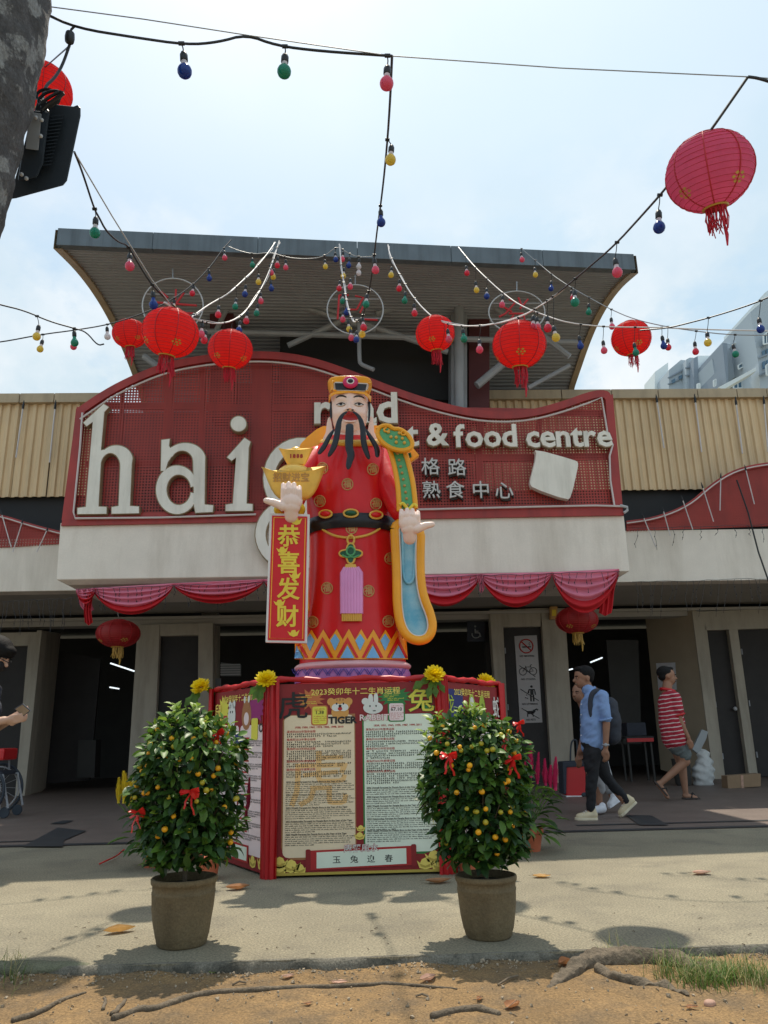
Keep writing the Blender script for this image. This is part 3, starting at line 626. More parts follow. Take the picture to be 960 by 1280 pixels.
# ------------------------------------------------------------------ wavy perforated boards beside the sign
def wave(top, bot_y0, bot_y1, lab):
    top = [(p.x, p.y) for p in chaikin([V((x, y, 0)) for x, y in top], 2)]; Y = YS-.05
    pl = [(top[0][0], bot_y0)]+top+[(top[-1][0], bot_y1)]; t = thing('wavy_panel', PY(top[0][0], bot_y0, Y), lab, 'facade panel')
    b = MB(); b.prism(pxs(pl, Y+.03), (0, .015, 0)); b.build('perforated_sheet', 'perf_red', t)
    b = MB(); b.prism(pxs(pl, Y+.16), (0, .02, 0)); b.build('backing_sheet', 'board_red', t)
    R_ = resamp(top, 40); strip('frame', 'board_red', R_, offs_in(R_, 5), Y-.01, .04, t)
    tube(t, 'neon_outline', 'neon_tube', pxs(offs_in(R_, 3), Y-.04), .01, 6); return t
wave([(-260, 560), (-120, 600), (-40, 637), (0, 642), (40, 655), (76, 664)], 700, 680, 'dark red perforated wavy panel left of the big sign')
wave([(783, 651), (820, 646), (860, 630), (890, 603), (920, 585), (960, 577), (1010, 575), (1060, 590), (1120, 620)], 664, 652, 'dark red perforated wavy panel right of the big sign')
k = 0
for x0, y0, x1, y1, n in ((2, 642, 14, 684, 'leftmost on the left wavy panel'), (28, 652, 16, 690, 'left wavy panel, leaning towards its neighbour'), (59, 662, 46, 690, 'left wavy panel, nearest the big sign'),
        (804, 646, 820, 684, 'nearest the big sign on the right wavy panel'), (829, 638, 838, 670, 'second from the big sign on the right wavy panel'), (853, 624, 866, 662, 'on the rising slope of the right wavy panel'), (878, 608, 892, 652, 'near the top of the slope of the right wavy panel'), (901, 596, 900, 638, 'upright one on the right wavy panel'), (932, 586, 943, 630, 'rightmost on the right wavy panel')):
    icicle(x0, y0, x1, y1, YS-.12, 'thin white light tube, '+n, .008)
# stray black cables on the right beam
b = MB(); b.tube(pxs([(921, 600), (935, 640), (948, 690), (962, 730)], YS-.2), .012, 6); alone(b, 'loose_cable', 'black_cable', 'loose black cable trailing down across the right white beam', 'cable')
# net of thin drop wires along the beams
def netwire(x0, x1, y0, y1, n, Y, ln, lab, sd):
    rr = random.Random(sd); b = MB(); b.tube([PY(lerp(x0, x1, i/20), lerp(y0, y1, i/20)+rr.uniform(-1, 1), Y) for i in range(21)], .004, 4)
    for k in range(n):
        x = lerp(x0, x1, (k+.5)/n)+rr.uniform(-2, 2); y = lerp(y0, y1, (k+.5)/n); l = ln*rr.uniform(.45, 1.1); pts = []; px_ = x
        for j in range(6): pts.append(PY(px_, y+l*j/5, Y)); px_ += rr.uniform(-2.2, 2.2)
        b.tube(pts, .0035, 3); 
        for j in (2, 4): b.ball(pts[j], .009, 5, 4)
    alone(b, 'net_light', 'black_cable', lab, 'light wires', 'unlit net lights hung along the beams')
netwire(2, 92, 752, 748, 15, YS-.1, 40, 'unlit dark net light wires under the left white beam', 1); netwire(95, 335, 736, 728, 24, YB-.12, 30, 'unlit dark net light wires over the left pink drape', 2)
netwire(525, 775, 722, 714, 26, YB-.12, 30, 'unlit dark net light wires over the right pink drape', 3); netwire(790, 1000, 728, 722, 24, YS-.1, 42, 'unlit dark net light wires under the right white beam', 4)
netwire(790, 1000, 660, 655, 11, YS-.1, 26, 'short unlit wires hanging from the right wavy panel', 5)
# ------------------------------------------------------------------ flats on the right
mat('flat_grey', (.42, .48, .53), .7, .04, .2, 0); mat('flat_pale', (.70, .75, .76), .7, .04, .2, 0); mat('flat_dark', (.26, .31, .37), .7, .04, .2, 0); mat('flat_glass', (.10, .18, .26), .2, .1, .5, 0)  # blue-grey cast puts distance haze into the wall colours
fb = thing('apartment_block', PY(890, 500, 70)-V((0, 0, 20)), 'pale grey apartment block rising behind the tan cladding', 'building')
def fl(pts, Y, t, name, m, parent=fb, ex=True):
    b = MB(); P = pxs(pts, Y); b.prism(P, (0, t, 0)); return b.build(name, m, parent)
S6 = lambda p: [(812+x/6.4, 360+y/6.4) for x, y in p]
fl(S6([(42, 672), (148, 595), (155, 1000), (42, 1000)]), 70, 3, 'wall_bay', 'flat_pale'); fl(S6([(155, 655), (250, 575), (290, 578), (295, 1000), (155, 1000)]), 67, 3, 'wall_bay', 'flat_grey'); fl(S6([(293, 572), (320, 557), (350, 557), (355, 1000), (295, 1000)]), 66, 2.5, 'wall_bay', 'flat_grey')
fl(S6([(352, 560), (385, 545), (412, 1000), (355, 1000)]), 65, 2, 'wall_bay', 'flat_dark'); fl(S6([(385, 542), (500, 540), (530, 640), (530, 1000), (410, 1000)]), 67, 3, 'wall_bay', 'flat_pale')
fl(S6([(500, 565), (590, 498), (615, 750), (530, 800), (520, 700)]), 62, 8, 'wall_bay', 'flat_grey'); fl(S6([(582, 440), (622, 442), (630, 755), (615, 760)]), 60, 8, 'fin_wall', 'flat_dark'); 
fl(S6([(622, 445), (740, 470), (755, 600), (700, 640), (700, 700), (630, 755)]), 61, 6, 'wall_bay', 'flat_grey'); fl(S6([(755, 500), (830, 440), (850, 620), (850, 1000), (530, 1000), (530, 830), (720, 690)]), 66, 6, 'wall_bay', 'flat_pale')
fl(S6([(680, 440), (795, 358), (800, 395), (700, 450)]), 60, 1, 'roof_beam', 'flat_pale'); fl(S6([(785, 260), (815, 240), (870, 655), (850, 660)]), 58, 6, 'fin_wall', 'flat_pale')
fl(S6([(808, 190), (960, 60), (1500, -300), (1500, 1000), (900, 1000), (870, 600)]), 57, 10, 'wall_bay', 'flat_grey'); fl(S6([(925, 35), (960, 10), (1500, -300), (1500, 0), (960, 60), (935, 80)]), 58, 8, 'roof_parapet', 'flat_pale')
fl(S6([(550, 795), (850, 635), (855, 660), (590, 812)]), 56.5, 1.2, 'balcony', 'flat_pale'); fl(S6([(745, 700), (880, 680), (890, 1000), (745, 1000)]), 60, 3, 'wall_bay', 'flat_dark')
for p in ([(670, 745), (738, 700), (742, 800), (672, 806)], [(910, 380), (960, 340), (960, 440), (912, 452)], [(708, 620), (800, 560), (805, 600), (712, 650)], [(118, 725), (138, 715), (140, 790), (118, 800)], [(800, 545), (822, 530), (826, 590), (806, 600)], [(930, 620), (960, 600), (960, 690), (935, 700)], [(380, 770), (400, 765), (402, 806), (382, 806)], [(512, 740), (530, 730), (530, 780), (514, 790)], [(1000, 300), (1060, 260), (1060, 380), (1000, 410)]):
    q = S6(p); Yw = 56.4 if p[0][0] > 890 else 60; 
    if p[0][0] in (118,): Yw = 69.7
    if p[0][0] in (708, 800, 380, 512): Yw = 59.6 if p[0][0] != 512 else 61
    o = fl(q, Yw, .15, 'window', 'flat_glass'); cx = sum(a for a, _ in q)/4; b = MB(); P = pxs(q, Yw-.08); 
    for k in range(4): b.tube([P[k], P[(k+1) % 4]], .07, 4)
    b.tube([lerp(P[0], P[1], .5), lerp(P[3], P[2], .5)], .05, 4); b.build('frame', 'flat_pale', o)
for k_, (x0_, y0_, x1_, y1_, Yq) in enumerate(((900, 470, 960, 440, 56.85), (880, 560, 960, 530, 56.85), (890, 700, 960, 672, 56.85), (160, 720, 290, 650, 66.9), (160, 770, 290, 712, 66.9), (415, 660, 500, 655, 66.9), (415, 730, 500, 735, 66.9), (300, 640, 350, 630, 65.9), (300, 700, 350, 695, 65.9), (535, 610, 600, 575, 61.9), (540, 680, 605, 640, 61.9))):
    b = MB(); b.tube([PY(810+x0_/6.4, 360+y0_/6.4, Yq), PY(810+x1_/6.4, 360+y1_/6.4, Yq)], .09, 4); b.build('floor_band', 'flat_dark', fb)
for q in ([(905, 500), (925, 492), (925, 540), (906, 546)], [(935, 488), (955, 480), (955, 530), (936, 536)], [(905, 590), (925, 582), (926, 640), (908, 645)], [(935, 578), (955, 570), (956, 610), (936, 616)], [(180, 735), (205, 722), (206, 752), (181, 762)], [(235, 705), (262, 692), (263, 722), (236, 734)], [(425, 672), (450, 670), (450, 712), (426, 714)], [(466, 668), (492, 667), (493, 710), (467, 712)], [(428, 745), (452, 746), (452, 790), (429, 790)]):
    P = pxs(S6(q), 56.8 if q[0][0] > 800 else 66.8); b = MB(); b.prism(P, (0, .12, 0)); b.build('window', 'flat_glass', fb)
for yy in (505, 525, 545): 
    b = MB(); b.tube([PY(810+758/6.4, 360+yy/6.4, 59.8), PY(810+826/6.4, 360+(yy-50)/6.4, 59.8)], .05, 4); b.build('railing', 'flat_dark', fb)
# ------------------------------------------------------------------ fortune-god statue on its plinth
YF = PZ(440, 1095, 0).y; YH = YF+1.02       # front board plane, centre of the hexagon
Ys = YH
st = thing('fortune_god_statue', (PY(440, 850, Ys).x, Ys, 0), 'tall glossy red-robed fortune god statue holding a gold ingot above the zodiac boards', 'statue')
def z1(x, y): return (310+x/3.692, 460+y/3.692)
def z2(x, y): return (310+x/3.692, 640+y/3.692)
def z8(x, y): return (380+x/8, 470+y/8)
class Loft:
    def __init__(s, rows, Yc, ratio=.8, feat=None, pw=2.0):
        s.Yc = Yc; s.ratio = ratio; s.feat = feat; s.pw = pw; s.rows = []
        for y, xl, xr in rows:
            a, c = PY(xl, y, Yc), PY(xr, y, Yc); z = (a.z+c.z)/2; s.rows.append((z, (a.x+c.x)/2, (c.x-a.x)/2))
        s.rows.sort(); s.zc = [(r[0], r[1]) for r in s.rows]; s.zr = [(r[0], r[2]) for r in s.rows]; s.s = (PY(441, rows[0][0], Yc)-PY(440, rows[0][0], Yc)).length
    def rad(s, z): return interp(z, s.zc), interp(z, s.zr)
    def at(s, x, y, off=0.0):
        Y = s.Yc-.1
        for _ in range(8):
            P = PY(x, y, Y); cx, r = s.rad(P.z); u = max(-.995, min(.995, (P.x-cx)/r)); e = s.ratio*r*(1-abs(u)**s.pw)**(1/s.pw); Y = s.Yc-e
        f = s.feat(x, y)*s.s if s.feat else 0
        n = V((u*.9, -1*(1-u*u)**.5, 0)).normalized() if abs(u) < 1 else V((u, 0, 0)); return P+V((0, -f, 0))+n*off
    def build(s, name, m, n=64, sub=6, parent=st, wob=None, **k):
        zs_ = []
        for (a, *_), (c, *_) in zip(s.rows, s.rows[1:]): zs_ += [lerp(a, c, t/sub) for t in range(sub)]
        zs_.append(s.rows[-1][0]); b = MB()
        for z in zs_:
            cx, r = s.rad(z)
            for i in range(n):
                a = 2*pi*i/n; ca, sa = cos(a), sin(a); ex = 2/s.pw; px_ = abs(ca)**ex*(1 if ca > 0 else -1); py_ = abs(sa)**ex*(1 if sa > 0 else -1)
                q = 1+(wob(a, z) if wob else 0); p = V((cx+px_*r*q, s.Yc+py_*r*s.ratio*q, z))
                if s.feat and sa < 0:
                    rr = p-CP; loc = CR.transposed() @ rr; x = 480-loc.x/loc.z*FPX; y = 640+loc.y/loc.z*FPX; p.y -= s.feat(x, y)*s.s*min(1, -sa*2)
                b.v.append(p)
        m_ = len(zs_); b.f = [(i*n+k_, i*n+(k_+1) % n, (i+1)*n+(k_+1) % n, (i+1)*n+k_) for i in range(m_-1) for k_ in range(n)]+[tuple(range(n)), tuple((m_-1)*n+k_ for k_ in range(n))]
        b.mi = [0]*len(b.f); return b.build(name, m, parent, smooth=True, **k)
def smooth_rows(rows, it=1):
    q = chaikin([V(r) for r in rows], it); return [(p.x, p.y, p.z) for p in q]
body = Loft(smooth_rows([(880, 367, 514), (848, 371, 511), (826, 375, 507), (800, 377, 503), (780, 380, 500), (740, 385, 497), (700, 387, 495), (665, 387, 493), (645, 384, 493), (620, 383, 492), (600, 384, 490), (585, 386, 487), (570, 390, 482), (560, 396, 477), (554, 402, 471), (549, 410, 463), (544, 418, 454)]), Ys, .78)
def folds(a, z): return .012*sin(a*7+z*1.5)*max(0, min(1, (2.4-z)/1.0))+.008*noise.noise(V((a*1.5, z*2, 0)))
robe = body.build('robe', 'en_red', 96, 3, wob=None)
bs = body.s
def decal(poly, m, name, off, lo=body, step=4, th=.006, parent=robe, **k):
    b = MB(); drape2d(b, poly, lambda x, y, z: lo.at(x, y, off+z), step, 0, th); return b.build(name, m, parent, **k)
# gold good-luck roundels
ros = [z1(575, 468), z1(459, 537), z1(333, 615), z1(590, 628), z1(345, 463), z1(478, 740), z2(366, 352), z2(556, 365), z2(300, 508), z2(646, 505), z2(655, 215)]
for cx, cy in ros:
    b = MB(); R = 7.0; pts = [body.at(cx+R*cos(a)*.95, cy+R*sin(a), .004) for a in [2*pi*i/20 for i in range(21)]]; b.tube(pts, .0055, 5)
    put_text(b, '福', lambda x, y, z: body.at(cx+x*.92, cy-y, z), 0, 0, 11, .003, .25, z=.003); b.build('roundel', 'en_goldline', robe)
# bands at the hem
def ring(name, m, ya, yb, off, thick, yoff=0, parent=robe):
    za, zb_ = PY(440, ya, Ys-.4).z, PY(440, yb, Ys-.4).z; b = MB(); n = 96; k = 7; vs = []
    for j in range(k+1):
        t = j/k; z = lerp(za, zb_, t); cx, r = body.rad(z); o = off+thick*sin(pi*t)
        for i in range(n): a = 2*pi*i/n; b.v.append(V((cx+(r+o)*cos(a), Ys+(r*body.ratio+o)*sin(a), z)))
    b.f = [(j*n+i, j*n+(i+1) % n, (j+1)*n+(i+1) % n, (j+1)*n+i) for j in range(k) for i in range(n)]; b.mi = [0]*len(b.f); return b.build(name, m, parent, smooth=True)
ring('hem_band', 'en_pinkstone', 834, 824.5, .006, .03); ring('hem_border', 'en_purple', 850, 834, .012, .008)
def P2(l): return [z2(x, y) for x, y in l]
tops = []
xs = [240+k*56 for k in range(9)]
zigt = [(222, 600)]
for k, x in enumerate([240, 296, 350, 411, 466, 522, 577, 632, 684, 722]): zigt += [(x, 540+abs(x-466)*.03), (x+27, 590)]
zigt = [p for p in zigt if p[0] < 728]
decal(P2(zigt+[(732, 680), (222, 680)]), 'en_orange', 'zigzag_border', .004, step=6)
for k in range(-2, 3):
    cx = 460+112*k; w_ = 1-.03*abs(k)
    L_ = lambda p: [(max(228, min(728, cx+x*w_)), y) for x, y in p]
    if 230 < cx < 730:
        decal(P2(L_([(-50, 672), (0, 578), (50, 672), (38, 674), (0, 606), (-38, 674)])), 'en_red', 'chevron', .011, step=6); decal(P2(L_([(-30, 675), (0, 618), (30, 675)])), 'en_blue', 'triangle', .019, step=6)
    cx += 56
    if 230 < cx < 715: decal(P2(L_([(-21, 594), (0, 563), (21, 594), (0, 640)])), 'en_blue', 'diamond', .011, step=6)
b = MB()
for k in range(-5, 6):
    cx = 466+46*k
    for sg in (1, -1):
        for q in range(2):
            x0 = cx+sg*(5+q*11)*.9; p = [z2(x0-sg*12, 755), z2(x0+sg*8, 724)]
            if 228 < cx < 722: b.tube([body.at(*p[0], .019), body.at(*lerp(V(p[0]), V(p[1]), .5), .026), body.at(*p[1], .019)], .0032, 4)
b.build('hem_stroke', 'en_navy', robe, kind='stuff')
# belt
ring('belt', 'en_black', 655.5, 637, .018, .022)
for (gx, gy), m_ in ((z1(370, 679), 'en_red'), (z1(475, 677), 'en_dkgreen'), (z1(580, 684), 'en_red')):
    b = MB(); c = body.at(gx, gy, .045); c0 = body.at(gx-1, gy, .045); tx = (body.at(gx+2, gy, .04)-body.at(gx-2, gy, .04)).normalized(); F = frame(c, tx, (0, 0, 1)); s = bs
    b.tube([F(s*9*cos(a)*(1 if abs(cos(a)) > .3 else 1), s*4.8*sin(a)) for a in [2*pi*i/24 for i in range(25)]], .009, 6, cap=False); g_ = b.build('gem_setting', 'en_gold', robe, smooth=True)
    b = MB(); M_ = Matrix((tx, V((0, 0, 1)).cross(tx), V((0, 0, 1)))).transposed(); b.ball(c, (s*7.6, .028, s*3.6), 20, 12, M_); b.build('gem', m_, g_, smooth=True)
# necklace, knot and tassel
npt = [z2(322, 50), z2(350, 85), z2(400, 112), z2(450, 120), z2(476, 121), z2(510, 118), z2(560, 106), z2(600, 82), z2(626, 55)]
b = MB(); b.tube(chaikin([body.at(*p, .012) for p in npt], 2), .011, 8); pend = b.build('necklace', 'en_gold', robe, smooth=True)
F = lambda x, y, z=0: body.at(*z2(x, y), z)
b = MB(); b.tube([F(475+15*cos(a), 132+20*sin(a), .025) for a in [2*pi*i/16 for i in range(17)]], .010, 6, cap=False); b.ball(F(476, 112, .02), .016, 10, 8); b.build('link', 'en_gold', pend, smooth=True)
kn = []
for i in range(48): a = 2*pi*i/48; r = 36+11*cos(4*a); kn.append((475+r*cos(a)*1.02, 196+r*sin(a)*.98))
decal(P2(kn), 'en_dkgreen', 'knot', .012, th=.03, parent=pend, smooth=True)
b = MB(); b.tube([F(x, y, .035) for x, y in kn+[kn[0]]], .010, 6, cap=False); b.build('knot_rim', 'en_gold', pend, smooth=True)
b = MB(); b.tube([F(475+17*cos(a), 186+20*sin(a), .045) for a in [2*pi*i/16 for i in range(17)]], .008, 6); b.tube([F(x, y, .045) for x, y in ((440, 205), (460, 215), (475, 212), (490, 215), (512, 205))], .008, 6); b.build('knot_cord', 'en_green', pend, smooth=True)
decal(P2([(455, 245), (495, 245), (502, 268), (448, 268)]), 'en_gold', 'tassel_cap', .012, th=.03, parent=pend)
b = MB()
for k in range(7): x = 441+12.5*k; b.tube([F(x+(475-x)*.35, 262, .02), F(x, 285, .03), F(x, 380, .03), F(x, 472, .028)], .0125*1.9, 8)
b.build('tassel', 'en_pink', pend, smooth=True, kind='stuff')
b = MB()
for k in range(11): x = 440+7.8*k; b.tube([F(x, 470, .036), F(x, 506, .03)], .009, 5)
b.build('tassel_fringe', 'en_gold', pend, kind='stuff')
# arms and sleeves
sp_ = lambda x, y, dy: PY(x, y, Ys+dy)
vs, fs = blob([(sp_(397, 572, -.02), .11, sp_(374, 600, -.18), .13), (sp_(374, 600, -.18), .13, sp_(364, 630, -.38), .10)], [], .012, 8); b = MB(); b.add(vs, fs); arm = b.build('arm', 'en_red', st, smooth='full', recalc=False, label='left arm of the picture, bent under the gold ingot')
vs, fs = blob([(sp_(476, 572, -.02), .10, sp_(488, 605, -.16), .13), (sp_(488, 605, -.16), .13, sp_(503, 636, -.30), .12)], [], .012, 8); b = MB(); b.add(vs, fs); b.build('arm', 'en_red', st, smooth='full', recalc=False)
b = MB(); b.tube([sp_(362+16*cos(a), 637+8*sin(a), -.42+.10*sin(a)) for a in [2*pi*i/24 for i in range(25)]], .026, 10, cap=False); b.build('cuff', 'en_yellow', arm, smooth=True)
b = MB(); b.prism([sp_(*p, -.30) for p in [(346, 640), (380, 640), (384, 700), (386, 760), (378, 790), (352, 792), (346, 740)]], (0, .14, 0)); b.build('sleeve', 'en_orange', arm, bevel=.03)
# hanging open sleeve on the right
oc = [z2(x, y) for x, y in [(675, 40), (680, 150), (687, 300), (688, 430), (703, 525), (738, 580), (790, 597), (835, 580), (854, 530), (842, 470), (812, 400), (797, 320), (794, 200), (800, 60)]]
oc = [(p.x, p.y) for p in chaikin([V((*p, 0)) for p in oc], 2, True)]
YSL = -.34
b = MB(); b.prism([sp_(*p, YSL+.05) for p in oc], (0, .16, 0)); slv = b.build('sleeve', 'en_orange', st, bevel=.02)
b = MB(); b.tube([sp_(*p, YSL+.02) for p in oc+[oc[0]]], .038, 12, cap=False); b.build('sleeve_rim', 'en_orange', slv, smooth=True)
inn = offs_poly(oc, -5.2 if False else 5.2)
b = MB(); drape2d(b, inn, lambda x, y, z: sp_(x, y, YSL+.045), 4); b.build('sleeve_lining', 'en_sleeve_blue', slv, smooth=True)
b = MB(); b.tube([sp_(*p, YSL+.01) for p in offs_poly(oc, 5.4)+[offs_poly(oc, 5.4)[0]]], .008, 6, cap=False); b.build('lining_edge', 'en_white', slv, smooth=True)
c2 = [z2(x, y) for x, y in [(712, 100), (712, 200), (716, 290), (728, 322), (742, 330), (758, 322), (768, 290), (772, 200), (776, 100)]]
b = MB(); b.tube(chaikin([sp_(*p, YSL+.03) for p in c2], 2), .012, 8); b.build('inner_cuff', 'en_sleeve_blue', slv, smooth=True)
# shoulder wings
for pl, dy in ((([(228, 385), (242, 350), (272, 318), (315, 283), (345, 268), (372, 266), (372, 320), (340, 352), (300, 370)]), .02), (([(560, 268), (590, 262), (640, 275), (665, 330), (640, 360), (575, 340)]), .02), ([(700, 385), (752, 355), (792, 402), (752, 432), (738, 428)], -.30)):
    b = MB(); b.prism([sp_(*z1(*p), dy) for p in pl], (0, .07, 0)); wg = b.build('shoulder_wing', 'en_orange', st, bevel=.015)
b = MB(); b.tube([sp_(*z1(*p), -.31) for p in [(735, 400), (748, 395), (750, 408), (738, 412), (728, 405)]], .012, 6); b.build('swirl', 'en_dkgreen', wg, smooth=True)
# collar and neck
b = MB()
for k in range(33):
    a = 2*pi*k/32; b.v
pts = [sp_(440+37*cos(a), 555-2+1*sin(a), -.26*sin(a)-.0) for a in [2*pi*i/32 for i in range(33)]]
b.tube(pts, .030, 10, cap=False); b.build('collar', 'en_gold', st, smooth=True)
# head
def feat(x, y):
    e = lambda cx, cy, rx, ry: exp(-((x-cx)/rx)**2-((y-cy)/ry)**2)
    nose = 7.0*exp(-((x-437)/(2.2+max(0, (y-500))*.13))**2)*(0 if y < 494 else (min(1, (y-494)/19) if y < 513 else max(0, 1-(y-513)/3.0)))
    return nose+2.4*e(431.5, 513, 2.2, 2.2)+2.4*e(442.5, 513, 2.2, 2.2)+3.2*e(422, 517, 7, 6)+3.2*e(452, 517, 7, 6)-2.2*e(426.5, 505, 5.5, 3.4)-2.2*e(448.5, 505, 5.5, 3.4)+1.4*e(426, 498, 7, 2.5)+1.4*e(448, 498, 7, 2.5)+3.5*e(437, 540, 8, 6)-2.5*e(437.5, 522.5, 9, 4)+1.6*e(437.5, 530, 8, 2.5)
YHd = Ys-.10
head = Loft(smooth_rows([(486, 424, 452), (488, 418, 456), (490, 415.5, 458.5), (494, 414, 460), (508, 414, 460), (522, 415, 459), (533, 417, 457), (541, 421, 453), (547, 427, 447), (551, 433, 441)]), YHd, 1.0, feat)
hd = head.build('head', 'en_skin', 96, 4)
b = MB(); b.tube([sp_(438, 535, -.08), sp_(439, 560, -.04)], .13, 20); b.build('neck', 'en_skin', hd, smooth=True)
hb = dict(lo=head, parent=hd)
def P8(l): return [z8(x, y) for x, y in l]
for s_, cx in ((1, 372), (-1, 548)):
    alm = [(cx-38*s_, 290), (cx-22*s_, 277), (cx, 269), (cx+20*s_, 271), (cx+36*s_, 283), (cx+16*s_, 292), (cx-10*s_, 295)]
    decal(P8(alm), 'en_white', 'eye', .003, step=2, th=.004, **hb)
    decal([(z8(cx, 276)[0]+1.7*cos(a), z8(cx, 276)[1]+1.7*sin(a)*.95) for a in [2*pi*i/14 for i in range(14)]], 'en_black', 'pupil', .008, step=2, th=.003, **hb)
    b = MB(); b.tube(chaikin([head.at(*z8(cx+q[0]*s_, q[1]), .009) for q in ((-42, 290), (-24, 275), (0, 265), (22, 268), (44, 284))], 2), [.003]*0 or .0038, 5); b.build('eyelid', 'en_black', hd)
    b = MB(); b.tube([head.at(*z8(cx+q[0]*s_, q[1]), .004) for q in ((-34, 299), (-8, 304), (18, 300), (36, 290))], .0022, 5); b.build('lower_eyelid', 'en_goldline', hd)
for q in ([(325, 222), (345, 205), (370, 199), (400, 203), (425, 216)], [(495, 216), (520, 206), (545, 204), (575, 210), (602, 228)]):
    b = MB(); pp = chaikin([head.at(*z8(*p), .005) for p in q], 2); n = len(pp); b.tube(pp, [.0025+.0055*sin(pi*i/(n-1)) for i in range(n)], 6); b.build('eyebrow', 'en_black', hd, smooth=True)
for x in (441, 486):
    b = MB(); b.ball(head.at(*z8(x, 352), .004), (.012, .008, .006), 8, 6); b.build('nostril', 'en_black', hd, smooth=True)
decal(P8([(398, 392), (420, 372), (445, 364), (470, 370), (495, 364), (520, 378), (535, 398), (500, 388), (465, 386), (430, 386)]), 'en_lip', 'upper_lip', .010, step=3, th=.012, label='pinkish upper lip', **hb)
decal(P8([(384, 425), (400, 400), (430, 388), (500, 388), (530, 405), (538, 430), (520, 448), (470, 458), (415, 452)]), 'en_lip', 'mouth', .004, step=3, th=.006, **hb)
decal(P8([(395, 440), (430, 450), (470, 455), (520, 446), (505, 466), (460, 472), (415, 466)]), 'en_skin', 'lower_lip', .006, step=3, th=.016, **hb)
# hair in front of the ears, ears
def strand(pts, wid, name, m, parent=hd, dyt=(-.36, -.42), n=10):
    P = chaikin([V((p[0], p[1], 0)) for p in pts], 2); N_ = len(P); Wd = [interp(i/(N_-1), wid)*bs*(1.08 if len(wid) > 2 else 1) for i in range(N_)]; b = MB()
    b.tube([sp_(P[i].x, P[i].y, interp(i/(N_-1), dyt) if isinstance(dyt, list) else lerp(dyt[0], dyt[1], i/(N_-1))) for i in range(N_)], Wd, n, flat=(0, -1, 0)); return b.build(name, m, parent, smooth=True)
strand([z8(275, 255), z8(268, 340), z8(272, 420)], [(0, 1.8), (1, 1.2)], 'sideburn', 'en_black', dyt=(-.14, -.14)); strand([z8(650, 260), z8(655, 350), z8(648, 450)], [(0, 1.9), (1, 1.2)], 'sideburn', 'en_black', dyt=(-.14, -.14))
for q, sg in (([(262, 405), (240, 420), (228, 470), (218, 560), (185, 640), (175, 672), (215, 668), (262, 600), (285, 540), (276, 470)], 1), ([(655, 402), (690, 412), (698, 480), (702, 560), (745, 640), (752, 668), (712, 655), (665, 600), (640, 540), (650, 470)], -1)):
    b = MB(); b.prism([sp_(*z8(*p), -.12) for p in q], (0, .09, 0)); b.build('ear', 'en_skin', hd, bevel=.012, smooth=True)
    b = MB(); b.tube(chaikin([sp_(*z8(*p), -.125) for p in (q[0], q[2], q[3], q[4])], 2), .010, 6); b.build('ear_rim', 'en_skin', hd, smooth=True) if False else None
strand([z8(432, 356), z8(385, 385), z8(352, 450), z8(338, 540), z8(325, 620), z8(300, 710), z8(243, 808)], [(0, .8), (.2, 2.0), (.45, 3.6), (.8, 3.6), (.93, 2.2), (1, .4)], 'moustache', 'en_black', dyt=[(0, -.39), (.3, -.40), (1, -.42)])
strand([z8(488, 356), z8(540, 390), z8(572, 450), z8(590, 540), z8(592, 620), z8(605, 710), z8(652, 835)], [(0, .8), (.2, 2.0), (.45, 3.4), (.8, 3.6), (.93, 2.4), (1, .4)], 'moustache', 'en_black', dyt=[(0, -.39), (.3, -.40), (1, -.42)])
strand([z8(300, 535), z8(262, 590), z8(235, 640), z8(200, 710), z8(143, 782)], [(0, .6), (.3, 2.6), (.75, 3.2), (.92, 2.2), (1, .4)], 'side_whisker', 'en_black', dyt=(-.34, -.40)); strand([z8(622, 535), z8(650, 590), z8(690, 650), z8(735, 730), z8(732, 815)], [(0, .6), (.3, 2.6), (.75, 3.4), (.92, 2.4), (1, .4)], 'side_whisker', 'en_black', dyt=(-.34, -.40))
strand([z8(457, 482), z8(456, 540), z8(452, 640), z8(450, 720), z8(475, 790), z8(452, 860), z8(440, 935)], [(0, 2.2), (.06, 4.6), (.3, 5.0), (.7, 4.4), (.88, 3.2), (1, .5)], 'beard', 'en_black', dyt=[(0, -.37), (.3, -.42), (1, -.47)])
# hat
hat = Loft(smooth_rows([(480.5, 412, 463), (481.5, 409.5, 465), (484, 410, 464.5), (488, 411.5, 463), (491, 412.5, 461.8), (494, 413, 461.5)]), YHd, .95, pw=3.4)
ht = hat.build('hat', 'en_orange', 80, 3)
hatf = [z8(x, y) for x, y in [(262, 190), (310, 160), (460, 148), (610, 165), (662, 205), (658, 262), (640, 226), (600, 186), (460, 168), (312, 186), (275, 212), (258, 268)]]
decal(hatf, 'en_orange', 'hat_brim', .003, lo=hat, step=3, th=.008, parent=ht)
for pl, m_, o_, t_ in (([(300, 62), (640, 78), (618, 158), (312, 150)], 'en_white', .006, .008), ([(322, 78), (612, 90), (600, 152), (330, 144)], 'en_black', .012, .008)):
    decal(P8(pl), m_, 'hat_plate', o_, lo=hat, step=3, th=t_, parent=ht)
b = MB()
P_ = P8([(300, 62), (640, 78), (618, 158), (312, 150), (300, 62)]); b.tube([hat.at(*p, .02) for p in P_], .010, 6); b.build('plate_rim', 'en_orange', ht, smooth=True)
gc = hat.at(*z8(464, 76), .03)
b = MB(); s = bs
for i in range(33): pass
b.tube([gc+V((s*7.0*cos(a), 0, s*5.6*sin(a))) for a in [2*pi*i/32 for i in range(33)]], s*3.4, 12, cap=False); gr = b.build('gem_ring', 'en_gem', ht, smooth=True)
b = MB(); b.tube([gc+V((s*4.4*cos(a), -.02, s*3.6*sin(a))) for a in [2*pi*i/24 for i in range(25)]], s*.9, 8, cap=False); b.build('inner_ring', 'en_white', gr, smooth=True)
